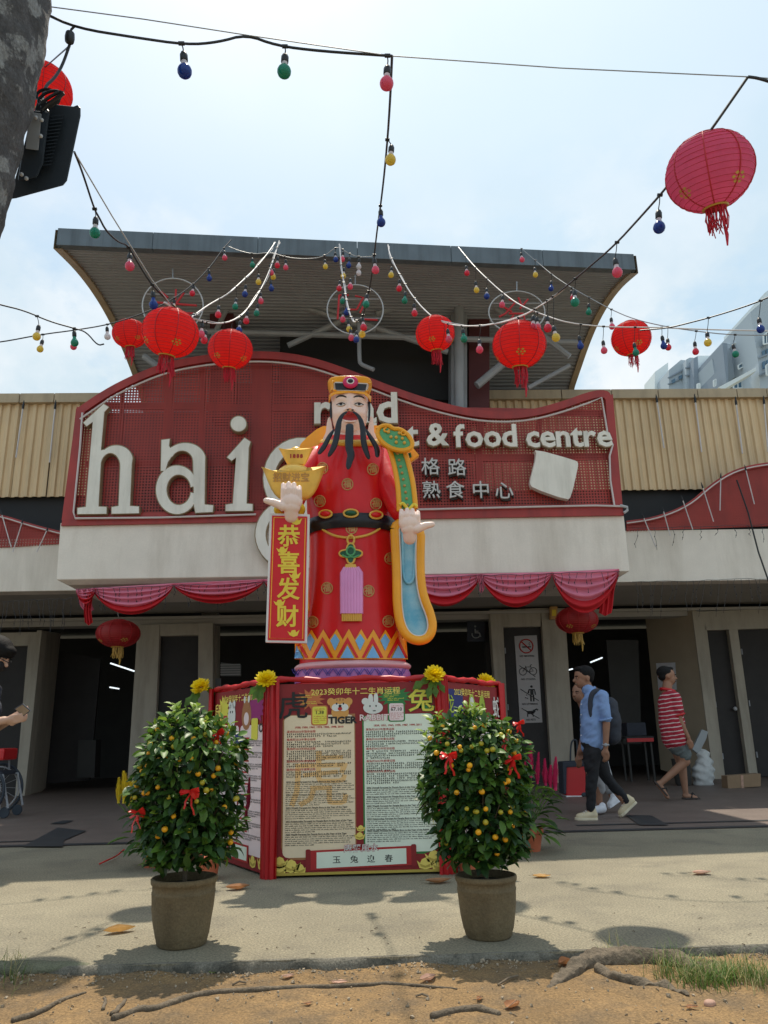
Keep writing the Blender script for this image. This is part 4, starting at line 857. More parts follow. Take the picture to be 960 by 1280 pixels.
b = MB(); b.ball(gc+V((0, -.015, 0)), (s*4, s*3, s*3.3), 18, 12); b.build('gem', 'en_black', gr, smooth=True)
# ruyi sceptre along the arm
YR_ = -.44
def R1(x, y, d=0): return sp_(*z1(x, y), YR_+d)
b = MB(); b.prism([R1(x, y, .03) for x, y in [(640, 350), (725, 380), (748, 450), (768, 540), (778, 650), (700, 660), (690, 560), (678, 470), (655, 400)]], (0, .07, 0)); scep = b.build('sceptre_shaft', 'en_orange', st, bevel=.01)
b = MB(); b.prism([R1(x, y, .015) for x, y in [(668, 380), (712, 385), (735, 450), (754, 545), (764, 645), (712, 650), (704, 560), (692, 470)]], (0, .03, 0)); b.build('sceptre_inlay', 'en_green', scep)
for pl in ([(640, 345), (662, 400), (682, 480), (694, 560), (698, 660)], [(722, 380), (744, 450), (764, 540), (774, 650)]):
    b = MB(); b.tube(chaikin([R1(x, y, .01) for x, y in pl], 2), .022, 10); b.build('sceptre_edge', 'en_orange', scep, smooth=True)
b = MB(); b.tube(chaikin([R1(x, y, -.01) for x, y in [(700, 632), (715, 622), (728, 640), (742, 655), (755, 640), (765, 628), (780, 640)]], 2), .014, 8); b.build('sceptre_edge', 'en_yellow', scep, smooth=True)
for k in range(9):
    t = k/8; b = MB(); b.ball(R1(lerp(690, 736, t)+4*sin(pi*t), lerp(395, 632, t), .008), .012, 10, 8); b.build('bead', 'en_goldline', scep, smooth=True)
rh = [(595, 292), (612, 268), (648, 264), (670, 282), (700, 282), (728, 300), (745, 318), (760, 345), (754, 368), (728, 380), (692, 380), (655, 368), (622, 345), (602, 320)]
rh = [(p.x, p.y) for p in chaikin([V((*p, 0)) for p in rh], 1, True)]
b = MB(); b.prism([R1(x, y, -.06) for x, y in rh], (0, .09, 0)); rhd = b.build('sceptre_head', 'en_orange', st, bevel=.01)
b = MB(); b.tube([R1(x, y, -.065) for x, y in rh+[rh[0]]], .020, 8, cap=False); b.build('head_rim', 'en_orange', rhd, smooth=True)
b = MB(); b.prism([R1(x, y, -.072) for x, y in offs_poly(rh, 11)], (0, .03, 0)); b.build('head_inlay', 'en_green', rhd)
for x, y in ((648, 296), (660, 318), (684, 320), (698, 300), (712, 325), (684, 342), (722, 345)):
    b = MB(); b.ball(R1(x, y, -.08), .014, 10, 8); b.build('bead', 'en_gold', rhd, smooth=True)
b = MB(); b.tube([R1(640+12*cos(a), 285+9*sin(a), -.08) for a in [1.5*pi*i/10 for i in range(11)]], .009, 6); b.tube([R1(718+12*cos(a), 300+9*sin(a), -.08) for a in [1.5*pi*i/10 for i in range(11)]], .009, 6); b.build('scroll', 'en_orange', rhd, smooth=True, kind='stuff')
# ingot held up on the left of the picture
YI = Ys-.52
def ingot_loft(rows, ratio, tip): 
    L_ = Loft([(z1(0, y)[1], z1(xl, y)[0], z1(xr, y)[0]) for y, xl, xr in rows], YI, ratio); b = MB(); n = 48; R_ = L_.rows; zt_ = R_[-1][0]; z0_ = R_[0][0]
    for z, cx, r in R_:
        for i in range(n): a = 2*pi*i/n; b.v.append(V((cx+r*cos(a), YI+r*ratio*sin(a), z+tip*abs(cos(a))**2.6*((z-z0_)/(zt_-z0_))**2)))
    m_ = len(R_); b.f = [(i*n+k, i*n+(k+1) % n, (i+1)*n+(k+1) % n, (i+1)*n+k) for i in range(m_-1) for k in range(n)]+[tuple(range(n)), tuple((m_-1)*n+k for k in range(n))]; b.mi = [0]*len(b.f); return L_, b
L1, b = ingot_loft([(612, 185, 245), (608, 160, 268), (600, 140, 288), (585, 122, 304), (565, 106, 320), (540, 90, 335), (518, 76, 348), (505, 66, 357), (501, 60, 362)], .42, .085); ing = b.build('ingot', 'en_ingot', st, smooth=True)
L2, b = ingot_loft([(448, 186, 262), (440, 178, 268), (420, 165, 280), (400, 152, 293), (392, 144, 300), (389, 141, 303)], .45, .035); b.build('small_ingot', 'en_ingot', ing, smooth=True)
s1 = bs/3.692
b = MB(); b.ball(PY(*z1(213, 486), YI), (75*s1, .11, 42*s1), 24, 14); b.build('ingot_dome', 'en_ingot', ing, smooth=True)
b = MB(); b.ball(PY(*z1(222, 390), YI), (33*s1, .06, 26*s1), 20, 12); b.build('ingot_dome', 'en_ingot', ing, smooth=True)
b = MB(); put_text(b, '1888', lambda x, y, z: L2.at(z1(222, 408)[0]+x, z1(222, 408)[1]-y, z), 0, 0, 6.4, .003, .2, z=.004, sp=1.35); b.build('number', 'en_lip', ing)
b = MB(); put_text(b, '招财进宝', lambda x, y, z: L1.at(z1(200, 508)[0]+x, z1(200, 508)[1]-y, z), 0, 0, 12.0, .003, .15, z=.004, xs=.95); b.build('lettering', 'en_goldline', ing)
# hands
def hand(cx, cy, sg, fx, tip, base, thumb, dy, spread=1.0):
    r = 11.6*s1; q = lambda x, y, d=0: sp_(*z1(x, y), dy+d); caps = []
    for i, x in enumerate(fx):
        tp = tip[i]; caps += [(q(x, base), r*1.05, q(x, lerp(base, tp, .5), -.012), r), (q(x, lerp(base, tp, .5), -.012), r, q(x, tp+13, .012), r*.88)]
    m_ = (fx[0]+fx[-1])/2
    balls = [(q(m_, cy-8, .01), (50*s1, .050, 38*s1)), (q(m_, cy+18, .02), (40*s1, .055, 30*s1))]
    caps += [(q(m_, cy+15, .02), 32*s1, q(m_, cy+60, .06), 30*s1)]
    caps += [(q(*thumb[0]), 20*s1, q(*thumb[1]), 17*s1), (q(*thumb[1]), 17*s1, q(*thumb[2]), 13*s1)]
    vs, fs = blob(caps, balls, .005, 2); b = MB(); b.add(vs, fs); return b.build('hand', 'en_skin', st, smooth='full', recalc=False)
hand(200, 625, -1, (163, 188, 213, 237), (526, 520, 523, 538), 600, ((165, 640), (120, 622), (84, 612)), -.80)
hand(742, 725, 1, (708, 734, 759, 784), (646, 641, 643, 654), 715, ((775, 745), (818, 728), (850, 722)), -.62)
# couplet banner
YBn = -.74
def Bn(x, y, d=0): return sp_(*z2(x, y), YBn+d)
def quadp(i, ya=0): return [(100+i, 5+i), (285-i, 10+i), (272-i, 606-i), (80+i, 602-i)]
b = MB(); b.prism([Bn(x, y) for x, y in quadp(0)], (0, .035, 0)); ban = b.build('banner', 'en_white', st, bevel=.008, label='tall red couplet banner with white frame')
b = MB(); b.prism([Bn(x, y, -.004) for x, y in quadp(11)], (0, .01, 0)); b.build('banner_field', 'en_red', ban)
b = MB(); q = quadp(20); b.tube([Bn(x, y, -.006) for x, y in q+[q[0]]], .004, 4); b.build('banner_border', 'en_orange', ban)
for ch, x, y in (('恭', 189, 118), ('喜', 188, 242), ('发', 186, 362), ('财', 182, 488)):
    b = MB(); put_text(b, ch, lambda a, c, z: Bn(x+a*1.0, y-c, -.006-z), 0, 0, 106, .004, 2.2); b.build('character', 'en_yellow', ban)
for x, y in ((222, 40), (158, 172), (216, 290), (145, 416), (210, 556)):
    pl = [(x-28, y-6), (x-14, y+2), (x-8, y-10), (x+8, y-12), (x+12, y), (x+28, y-12), (x+18, y+14), (x, y+20), (x-18, y+12)]
    b = MB(); b.prism([Bn(a, c, -.008) for a, c in pl], (0, .004, 0)); b.build('ingot_print', 'en_yellow', ban)
# plinth hidden inside the boards
b = MB(); z0 = body.rows[0][0]; b.lathe([(.62, 0), (.62, z0-.03), (.58, z0)], (body.rows[0][1], Ys, 0), 32); b.build('plinth', 'satin_red', st, smooth=True)
# ------------------------------------------------------------------ hexagon of zodiac boards round the plinth
A_, B_ = PZ(336, 1100, 0), PZ(559, 1092, 0); SX = B_.x-A_.x; HC = V(((A_.x+B_.x)/2, YF+SX*.866, 0)); ZT = PY(445, 851, YF).z
hexv = [HC+V((SX*cos(radians(240+60*k)), SX*sin(radians(240+60*k)), 0)) for k in range(6)]    # 0 front-left, 1 front-right
brd = thing('zodiac_board', HC, 'hexagonal enclosure of printed zodiac forecast boards edged with red cloth under the statue', 'display board')
for n_, c_ in (('pr_maroon', (.26, .012, .015)), ('pr_cream', (.84, .68, .47)), ('pr_green', (.78, .84, .70)), ('pr_pink', (.84, .68, .68)), ('pr_gold', (.85, .66, .14)), ('pr_orange', (.55, .16, .05)), ('pr_dgreen', (.03, .20, .05)),
               ('pr_yellow', (.75, .68, .08)), ('pr_black', (.012, .012, .012)), ('pr_red', (.45, .02, .02)), ('pr_white', (.72, .72, .68)), ('pr_tiger', (.66, .32, .08)), ('pr_purple', (.30, .02, .16)), ('pr_navy', (.02, .03, .16)), ('pr_brown', (.38, .16, .06)), ('pr_text', (.05, .045, .04)), ('pr_mark', (.84, .52, .22)), ('pr_lime', (.38, .50, .05)), ('pr_ochre', (.50, .36, .06))):
    mat(n_, c_, .55, .05, 4, dirt=tuple(v*.75 for v in c_), dirt_amt=.3, dirt_scale=(1, 1, 1))
def fan(cx, cy, pts): return pts
def star(cx, cy, r0, r1, n, sq=1.0, ph=0): return [(cx+(r0 if i % 2 else r1)*cos(pi*i/n+ph), cy+(r0 if i % 2 else r1)*sin(pi*i/n+ph)*sq) for i in range(2*n)]
def ell(cx, cy, rx, ry, n=24): return [(cx+rx*cos(2*pi*i/n), cy+ry*sin(2*pi*i/n)) for i in range(n)]
def rrect(x0, y0, x1, y1, r=14): 
    o = []
    for cx, cy, a in ((x1-r, y1-r, 0), (x0+r, y1-r, 90), (x0+r, y0+r, 180), (x1-r, y0+r, 270)): o += [(cx+r*cos(radians(a+30*k)), cy+r*sin(radians(a+30*k))) for k in range(4)]
    return o
class Poster:
    def __init__(s, k, name_label):
        a, c = hexv[k], hexv[(k+1) % 6]; s.W = (c-a).length-.02; s.H = ZT-.03; u = (c-a).normalized(); nrm = V((u.y, -u.x, 0)); s.F = lambda x, y, z=0: a+u*(.01+(x-20)/870*s.W)+V((0, 0, .015+(1-(y-20)/1060)*s.H))+nrm*(.012+z); s.n = nrm; s.lv = 0
        b = MB(); b.hexa([s.F(20, 1080, -.03), s.F(890, 1080, -.03), s.F(890, 20, -.03), s.F(20, 20, -.03)], [s.F(20, 1080), s.F(890, 1080), s.F(890, 20), s.F(20, 20)]); s.o = b.build('board_panel', 'pr_maroon', brd, label=name_label); s.k = s.W/870
    def poly(s, pts, m, name, lv, **k):
        b = MB(); b.prism([s.F(x, y, .0008*lv) for x, y in pts], s.n*.0006); return b.build(name, m, s.o, **k)
    def text(s, t, x, y, size, m, lv, off=0.0, name='lettering', align='CENTER', **k):
        b = MB(); put_text(b, t, lambda a, c, z: s.F(x+a, y-c, .0008*lv+z*s.k*0), 0, 0, size*1.0, 0, off, align, **k); return b.build(name, m, s.o)
rt = random.Random(3)
def cjk_rows(b, P, x0, x1, y, rows, pitch=10.5, lh=12.5):
    for r in range(rows):
        xe = x1 if r < rows-1 else lerp(x0, x1, rt.uniform(.3, .9)); x = x0
        while x < xe:
            if rt.random() < .93:
                for q in range(2):
                    ax, ay = x+rt.uniform(0, 3), y+r*lh+rt.uniform(-4, 0)+q*4.2; w = rt.uniform(3.5, 7); b.quad(P.F(ax, ay, .0046), P.F(ax+w, ay, .0046), P.F(ax+w, ay-2.6, .0046), P.F(ax, ay-2.6, .0046))
                ax = x+rt.uniform(1, 5); b.quad(P.F(ax, y+r*lh+4, .0048), P.F(ax+1.8, y+r*lh+4, .0048), P.F(ax+1.8, y+r*lh-5, .0048), P.F(ax, y+r*lh-5, .0048))
            x += pitch
def eng_rows(b, P, x0, x1, y, rows, lh=11.5):
    for r in range(rows):
        xe = x1 if r < rows-1 else lerp(x0, x1, rt.uniform(.3, .9)); x = x0
        while x < xe:
            w = rt.uniform(6, 30); n = int(w/4.2)+1
            for q in range(n):
                ax = x+q*4.2; h = rt.choice((3.2, 3.2, 5.2)); b.quad(P.F(ax, y+r*lh, .0046), P.F(ax+2.9, y+r*lh, .0046), P.F(ax+2.9, y+r*lh-h, .0046), P.F(ax, y+r*lh-h, .0046))
            x += n*4.2+4
def gold_foot(P, xs_):
    for cx, cy, s_ in xs_:
        P.poly([(cx-48*s_, cy-18*s_), (cx-30*s_, cy-2*s_), (cx-20*s_, cy-24*s_), (cx, cy-34*s_), (cx+20*s_, cy-24*s_), (cx+30*s_, cy-2*s_), (cx+48*s_, cy-18*s_), (cx+34*s_, cy+26*s_), (cx, cy+36*s_), (cx-34*s_, cy+26*s_)], 'pr_gold', 'ingot_print', 5)
        P.poly([(cx-34*s_, cy+0*s_), (cx, cy+14*s_), (cx+34*s_, cy+0*s_), (cx+26*s_, cy+18*s_), (cx, cy+26*s_), (cx-26*s_, cy+18*s_)], 'pr_ochre', 'ingot_shade', 6)
# --- front
P = Poster(0, 'front board with the two zodiac forecast sheets'); 
P.poly([(66, 230), (66, 930), (80, 975), (120, 1000), (445, 1000), (445, 200), (100, 200)], 'pr_brown', 'sheet_rim', 1); P.poly(rrect(74, 205, 440, 988, 30), 'pr_cream', 'sheet', 2, label='cream forecast sheet for the tiger')
P.poly([(482, 215), (482, 970), (780, 985), (862, 960), (868, 225), (840, 205)], 'pr_dgreen', 'sheet_rim', 1); P.poly(rrect(490, 208, 856, 972, 30), 'pr_green', 'sheet', 2, label='pale green forecast sheet for the rabbit')
P.text('虎', 258, 590, 330, 'pr_mark', 3, 2, name='watermark')
P.text('2023癸卯年十二生肖运程', 450, 72, 43, 'pr_gold', 6, .5, name='title')
P.poly(star(208, 112, 50, 82, 13, .78), 'pr_orange', 'burst', 3); P.poly(star(655, 105, 62, 100, 14, .62), 'pr_dgreen', 'burst', 3)
for x, y in ((205, 92), (210, 128), (640, 98), (660, 118)):
    b = MB(); eng_rows(b, P, x-42, x+30, y, 2, 10); b.build('burst_text', 'pr_yellow', P.o, kind='stuff')
P.text('虎', 122, 158, 166, 'pr_black', 7, 1.2, name='zodiac_character'); P.text('兔', 796, 138, 144, 'pr_dgreen', 6, 4, name='zodiac_character_rim'); P.text('兔', 796, 138, 144, 'pr_yellow', 7, 1.6, name='zodiac_character')
for x0, y0, x1, y1, m_, n1 in ((214, 148, 302, 264, 'pr_orange', '1.38'), (618, 138, 708, 252, 'pr_dgreen', '67.10')):
    P.poly(rrect(x0, y0, x1, y1, 14), m_, 'card_rim', 4); P.poly(rrect(x0+7, y0+7, x1-7, y1-7, 10), 'pr_yellow' if x0 < 400 else 'pr_pink', 'card', 5); P.text(n1, (x0+x1)/2, y0+42, 27, 'pr_black', 6, .6)
    b = MB(); eng_rows(b, P, x0+18, x1-16, y0+24, 2, 9); eng_rows(b, P, x0+14, x1-14, y0+66, 4, 11); b.build('card_text', 'pr_red', P.o, kind='stuff')
# friendly tiger and rabbit heads
for pts, m_, n_, l_ in ((ell(318, 128, 20, 22), 'pr_tiger', 'tiger_ear', 3), (ell(412, 128, 20, 22), 'pr_tiger', 'tiger_ear', 3), (ell(366, 190, 46, 45), 'pr_tiger', 'tiger_body', 3), (ell(366, 148, 54, 42), 'pr_tiger', 'tiger_head', 4), (ell(348, 162, 26, 22), 'pr_white', 'tiger_cheek', 5), (ell(384, 162, 26, 22), 'pr_white', 'tiger_cheek', 5), (ell(366, 170, 12, 10), 'pr_red', 'tiger_mouth', 6), (ell(366, 152, 8, 5), 'pr_black', 'tiger_nose', 6),
        (ell(348, 140, 4, 6), 'pr_black', 'tiger_eye', 6), (ell(384, 140, 4, 6), 'pr_black', 'tiger_eye', 6), (ell(366, 116, 4, 9), 'pr_brown', 'tiger_stripe', 6), (ell(350, 118, 3, 7), 'pr_brown', 'tiger_stripe', 6), (ell(382, 118, 3, 7), 'pr_brown', 'tiger_stripe', 6),
        (ell(528, 118, 13, 34), 'pr_white', 'rabbit_ear', 4), (ell(556, 116, 12, 36), 'pr_white', 'rabbit_ear', 4), (ell(500, 130, 20, 20), 'pr_white', 'rabbit_ear', 3), (ell(540, 168, 52, 36), 'pr_white', 'rabbit_head', 5), (ell(524, 158, 3.5, 6), 'pr_black', 'rabbit_eye', 6), (ell(556, 158, 3.5, 6), 'pr_black', 'rabbit_eye', 6), (ell(540, 170, 6, 4), 'pr_pink', 'rabbit_nose', 6), (ell(546, 186, 9, 3), 'pr_black', 'rabbit_mouth', 6)):
    P.poly(pts, m_, n_, l_)
P.text('TIGER', 378, 238, 54, 'pr_black', 7, 2.2); P.text('RABBIT', 546, 226, 50, 'pr_red', 6, 2.2); P.text('RABBIT', 546, 226, 49, 'pr_pink', 7, .8)
P.text('1938, 1950, 1962, 1974, 1986, 1998, 2010', 256, 274, 15, 'pr_red', 5, .4); P.text('1939, 1951, 1963, 1975, 1987, 1999, 2011', 668, 272, 15, 'pr_red', 5, .4)
for sx, an, ys_, ye_ in ((88, '虎', ((298, 2), (343, 3), (396, 5), (466, 2), (512, 3)), (580, 650, 722, 795, 865)), (500, '兔', ((294, 3), (350, 3), (404, 4), (474, 4), (532, 5)), (622, 672, 722, 792, 856))):
    b = MB(); be = MB(); w_ = 335
    for y, n in ys_:
        P.text('属%s的2023年%s运程' % (an, '整体' if y < 310 else '事业' if y < 360 else '财运' if y < 430 else '感情' if y < 500 else '健康'), sx, y, 15, 'pr_red', 6, .1, align='LEFT'); cjk_rows(b, P, sx, sx+w_, y+15, n)
    for y, w2 in zip(ye_, ('Overall', 'Career', 'Wealth', 'Relationship', 'Health')):
        P.text('2023 %s Forecast for People Born in the Year of the %s' % (w2, 'Tiger' if an == '虎' else 'Rabbit'), sx, y, 12.2, 'pr_text', 6, .3, align='LEFT'); q = P.F(sx, y+6, .0048); be.quad(P.F(sx, y+7, .0048), P.F(sx+w_*.9, y+7, .0048), P.F(sx+w_*.9, y+6, .0048), P.F(sx, y+6, .0048)); eng_rows(be, P, sx-2, sx+w_-8, y+16, 5 if an == '虎' or y > 700 else 3, 10.8)
    b.build('body_text', 'pr_black', P.o, kind='stuff'); be.build('body_text', 'pr_text', P.o, kind='stuff')
gold_foot(P, [(60, 1010, .9), (118, 1030, 1.0), (60, 1052, .8), (835, 1000, 1.0), (790, 1035, .9), (862, 1045, 1.0), (160, 1045, .8), (468, 840, .5), (462, 880, .6)])
P.poly(rrect(190, 945, 215, 1062, 8), 'pr_maroon', 'scroll_rod', 8); P.poly(rrect(720, 932, 746, 1050, 8), 'pr_maroon', 'scroll_rod', 8); P.poly([(205, 952), (735, 940), (735, 1042), (205, 1056)], 'pr_red', 'scroll_cloth', 7); P.poly([(245, 962), (695, 952), (695, 1034), (245, 1046)], 'pr_green', 'scroll_paper', 8)
for ch, x in (('玉', 345), ('兔', 433), ('迎', 518), ('春', 606)): P.text(ch, x, 1006, 42, 'pr_black', 9, .4)
P.text('康麗風水', 468, 948, 44, 'pr_red', 9, 1.6, name='outline'); P.text('康麗風水', 468, 948, 44, 'pr_white', 10, .3)
b = MB(); b.hexa([P.F(20, 1080, .001), P.F(890, 1080, .001), P.F(890, 1066, .001), P.F(20, 1066, .001)], [P.F(20, 1080, .006), P.F(890, 1080, .006), P.F(890, 1066, .006), P.F(20, 1066, .006)]); b.build('foot_trim', 'pr_ochre', P.o)
# --- side boards
def side(k, lab, cfg):
    P = Poster(k, lab); P.poly(rrect(40, 250, 450, 1000, 30), 'pr_pink', 'sheet', 2); P.poly(rrect(470, 250, 872, 1000, 30), 'pr_pink', 'sheet', 2); P.text('2023癸卯年十二生肖运程', 450, 78, 50, 'pr_gold', 6, .6, name='title')
    for pts, m_, n_, l_ in cfg['polys']: P.poly(pts, m_, n_, l_)
    for t, x, y, s_, m_ in cfg['texts']: P.text(t, x, y, s_, m_, 9, 1.4)
    for sx in (70, 500):
        b = MB()
        for j in range(9): 
            y = 330+j*68; cjk_rows(b, P, sx, sx+340, y+18, 3); P.poly([(sx, y+4), (sx+110, y+4), (sx+110, y-6), (sx, y-6)], 'pr_red', 'heading_print', 5)
        b.build('body_text', 'pr_black', P.o, kind='stuff')
    gold_foot(P, [(60, 1020, 1.1), (180, 1040, 1.1), (300, 1030, 1.0), (700, 1030, 1.0), (820, 1025, 1.2)]); P.poly([(330, 950), (640, 950), (640, 1050), (330, 1050)], 'pr_red', 'scroll_cloth', 7); P.poly([(350, 962), (620, 962), (620, 1038), (350, 1038)], 'pr_green', 'scroll_paper', 8)
side(5, 'left board with rat and ox, turned away to the left', dict(polys=[(star(190, 150, 70, 110, 14, 1.0), 'pr_yellow', 'burst', 3), (star(690, 150, 90, 130, 14, .8), 'pr_purple', 'burst', 3), (ell(330, 190, 60, 90), 'pr_white', 'rat_body', 4), (ell(300, 110, 22, 30), 'pr_white', 'rat_ear', 4), (ell(362, 110, 22, 30), 'pr_white', 'rat_ear', 4), (ell(312, 160, 6, 8), 'pr_black', 'rat_eye', 6), (ell(345, 160, 6, 8), 'pr_black', 'rat_eye', 6),
      (ell(560, 190, 70, 90), 'pr_brown', 'ox_body', 4), (ell(560, 210, 36, 40), 'pr_pink', 'ox_belly', 5), (ell(560, 120, 46, 40), 'pr_brown', 'ox_head', 5), (ell(530, 90, 14, 22), 'pr_white', 'ox_horn', 6), (ell(592, 90, 14, 22), 'pr_white', 'ox_horn', 6), (rrect(195, 180, 260, 300), 'pr_red', 'card', 5), (rrect(640, 210, 730, 340), 'pr_yellow', 'card', 7), (rrect(400, 300, 520, 370, 4), 'pr_navy', 'notice', 7), (ell(860, 240, 18, 90), 'pr_yellow', 'border_print', 6)],
     texts=[('鼠', 110, 170, 130, 'pr_gold'), ('OX', 800, 272, 74, 'pr_black'), ('RAT', 330, 300, 60, 'pr_black')]))
side(1, 'right board with dragon and snake, turned away to the right', dict(polys=[(rrect(60, 60, 300, 240, 20), 'pr_navy', 'burst', 3), (ell(430, 170, 50, 90), 'pr_lime', 'dragon_body', 4), (ell(430, 130, 26, 30), 'pr_white', 'dragon_face', 5), (ell(590, 190, 50, 110), 'pr_lime', 'snake_body', 4), (ell(585, 150, 4, 12), 'pr_black', 'snake_eye', 6), (ell(602, 150, 4, 12), 'pr_black', 'snake_eye', 6), (rrect(640, 110, 760, 200, 12), 'pr_maroon', 'burst', 4), (rrect(220, 215, 320, 340), 'pr_white', 'card', 5), (rrect(650, 230, 730, 350), 'pr_white', 'card', 5)], texts=[('龙', 110, 160, 120, 'pr_lime'), ('蛇', 830, 170, 150, 'pr_white')]))
for k in (2, 3, 4): Poster(k, 'plain maroon back board')
# red satin at the corners and along the top
for k in range(6):
    p = hexv[k]; out = (p-HC).normalized(); tan = V((-out.y, out.x, 0)); b = MB(); n = 28; W_ = .060; rows = 14
    for j in range(rows+1):
        z = .0+(ZT+.02)*j/rows
        for i in range(n+1):
            t = i/n*2-1; q = p+out*(.045+.014*sin(t*13+z*2.1+k)+.008*sin(t*27+z*3)-abs(t)**2*.035)+tan*(W_*t*(1+.12*sin(z*3+k))); b.v.append(V((q.x, q.y, z)))
    b.f = [(j*(n+1)+i, j*(n+1)+i+1, (j+1)*(n+1)+i+1, (j+1)*(n+1)+i) for j in range(rows) for i in range(n)]; b.mi = [0]*len(b.f); b.build('corner_cloth', 'satin_red', brd, smooth='full', recalc=False)
    q = hexv[(k+1) % 6]; b = MB(); pts = []
    for i in range(21):
        t = i/20; c = lerp(p, q, t); pts.append(c+V((0, 0, ZT+.012+.006*sin(t*14+k)+.004*noise.noise(V((t*9, k, 0)))))-(HC-c).normalized()*.012)
    b.tube(pts, [.020+.005*sin(i*1.9+k) for i in range(21)], 10); b.build('top_cloth', 'satin_red', brd, smooth=True)
b = MB(); b.add([V((v.x, v.y, ZT-.04)) for v in hexv], [tuple(range(6))]); b.build('top_cover', 'satin_red', brd)
# chrysanthemums at the corners
def mum(x, y, k, r, lab, tilt):
    c = hexv[k]; out = (c-HC).normalized(); Yp = c.y+out.y*.08; C_ = PY(x, y, Yp); t = thing('chrysanthemum', C_, lab, 'flower', 'yellow artificial flowers on the board corners'); rr = random.Random(k)
    M0 = Matrix.Rotation(radians(tilt), 3, 'Y') @ Matrix.Rotation(radians(35), 3, 'X'); b = MB()
    for ring_, (n, el, ln, w_) in enumerate(((18, 5, 1.0, .17), (18, 22, .98, .17), (16, 38, .9, .16), (13, 54, .8, .14), (9, 70, .65, .12), (5, 84, .5, .1), (14, -14, .9, .16))):
        for i in range(n):
            a = 2*pi*(i+.5*ring_)/n+rr.uniform(-.12, .12); e = radians(el+rr.uniform(-7, 7)); d = V((cos(a)*cos(e), sin(a)*cos(e), sin(e))); sdv = V((-sin(a), cos(a), 0)); up = d.cross(sdv); L_ = r*ln*rr.uniform(.9, 1.05); W_ = r*w_
            b.add([C_+M0@q for q in (d*.1*L_, d*.6*L_+sdv*W_-up*.05*r, d*.92*L_+sdv*W_*.6+up*.05*r, d*L_+up*.08*r, d*.92*L_-sdv*W_*.6+up*.05*r, d*.6*L_-sdv*W_-up*.05*r)], [(0, 1, 2, 3), (0, 3, 4, 5)])
    b.build('petals', 'mum', t, kind='stuff', recalc=False)
    for i in range(4):
        a = rr.uniform(pi*1.15, pi*1.95); d = V((cos(a), -.25, sin(a))); s_ = V((-sin(a), 0, cos(a))); b = MB(); L_ = r*rr.uniform(1.3, 1.9); o = C_+V((0, .03, 0))+d*r*.3
        b.add([o, o+d*L_*.3+s_*L_*.16, o+d*L_*.5+s_*L_*.10, o+d*L_*.7+s_*L_*.2, o+d*L_+V((0, 0, -.01)), o+d*L_*.7-s_*L_*.2, o+d*L_*.5-s_*L_*.10, o+d*L_*.3-s_*L_*.16, o+d*L_*.5+V((0, -.012, 0))], [(0, 1, 8), (1, 2, 8), (2, 3, 8), (3, 4, 8), (4, 5, 8), (5, 6, 8), (6, 7, 8), (7, 0, 8)]); b.build('leaf', 'leaf_b', t, smooth=True)
mum(333, 850, 0, .082, 'yellow flower on the left corner of the front board', 0); mum(543, 844, 1, .082, 'yellow flower on the right corner of the front board', 0)
mum(251, 859, 5, .088, 'yellow flower on the outer corner of the left board, tipped outwards', -25); mum(607, 853, 2, .088, 'yellow flower with orange base on the outer corner of the right board', 25)
# ------------------------------------------------------------------ citrus trees in clay pots, celosia, leaves
def leafmesh(name, m, l=1.0, w=.52, cup=.16, bend=.22):
    b = MB(); st_ = [(0, .0), (.22, .75), (.5, 1.0), (.78, .7), (1, 0)]; 
    for t, k in st_:
        z = -bend*t*t*l
        if k == 0: b.v.append(V((t*l, 0, z)))
        else: b.v += [V((t*l, -w*.5*k*l, z+cup*w*k*l)), V((t*l, 0, z)), V((t*l, w*.5*k*l, z+cup*w*k*l))]
    b.f = [(0, 2, 1), (0, 3, 2), (1, 2, 5, 4), (2, 3, 6, 5), (4, 5, 8, 7), (5, 6, 9, 8), (7, 8, 10), (8, 9, 10)]; b.mi = [0]*8
    me = bpy.data.meshes.new(name); me.from_pydata(b.v, [], b.f); me.materials.append(MT[m]); me.polygons.foreach_set('use_smooth', [True]*8); return me, b
LM = {m: leafmesh('leaf', m) for m in ('leaf_a', 'leaf_b', 'leaf_c', 'leaf_y')}
def inst(name, me, parent, loc, rot, sc):
    o = bpy.data.objects.new(name, me); COL.objects.link(o); o.parent = parent; o.location = loc; o.rotation_euler = rot; o.scale = (sc,)*3; return o
fm = {}
for m_ in ('fruit', 'fruit_g'):
    b = MB(); b.ball((0, 0, 0), (1, 1, .93), 14, 10); me = bpy.data.meshes.new('fruit'); me.from_pydata(b.v, [], b.f); me.materials.append(MT[m_]); me.polygons.foreach_set('use_smooth', [True]*len(me.polygons)); fm[m_] = me
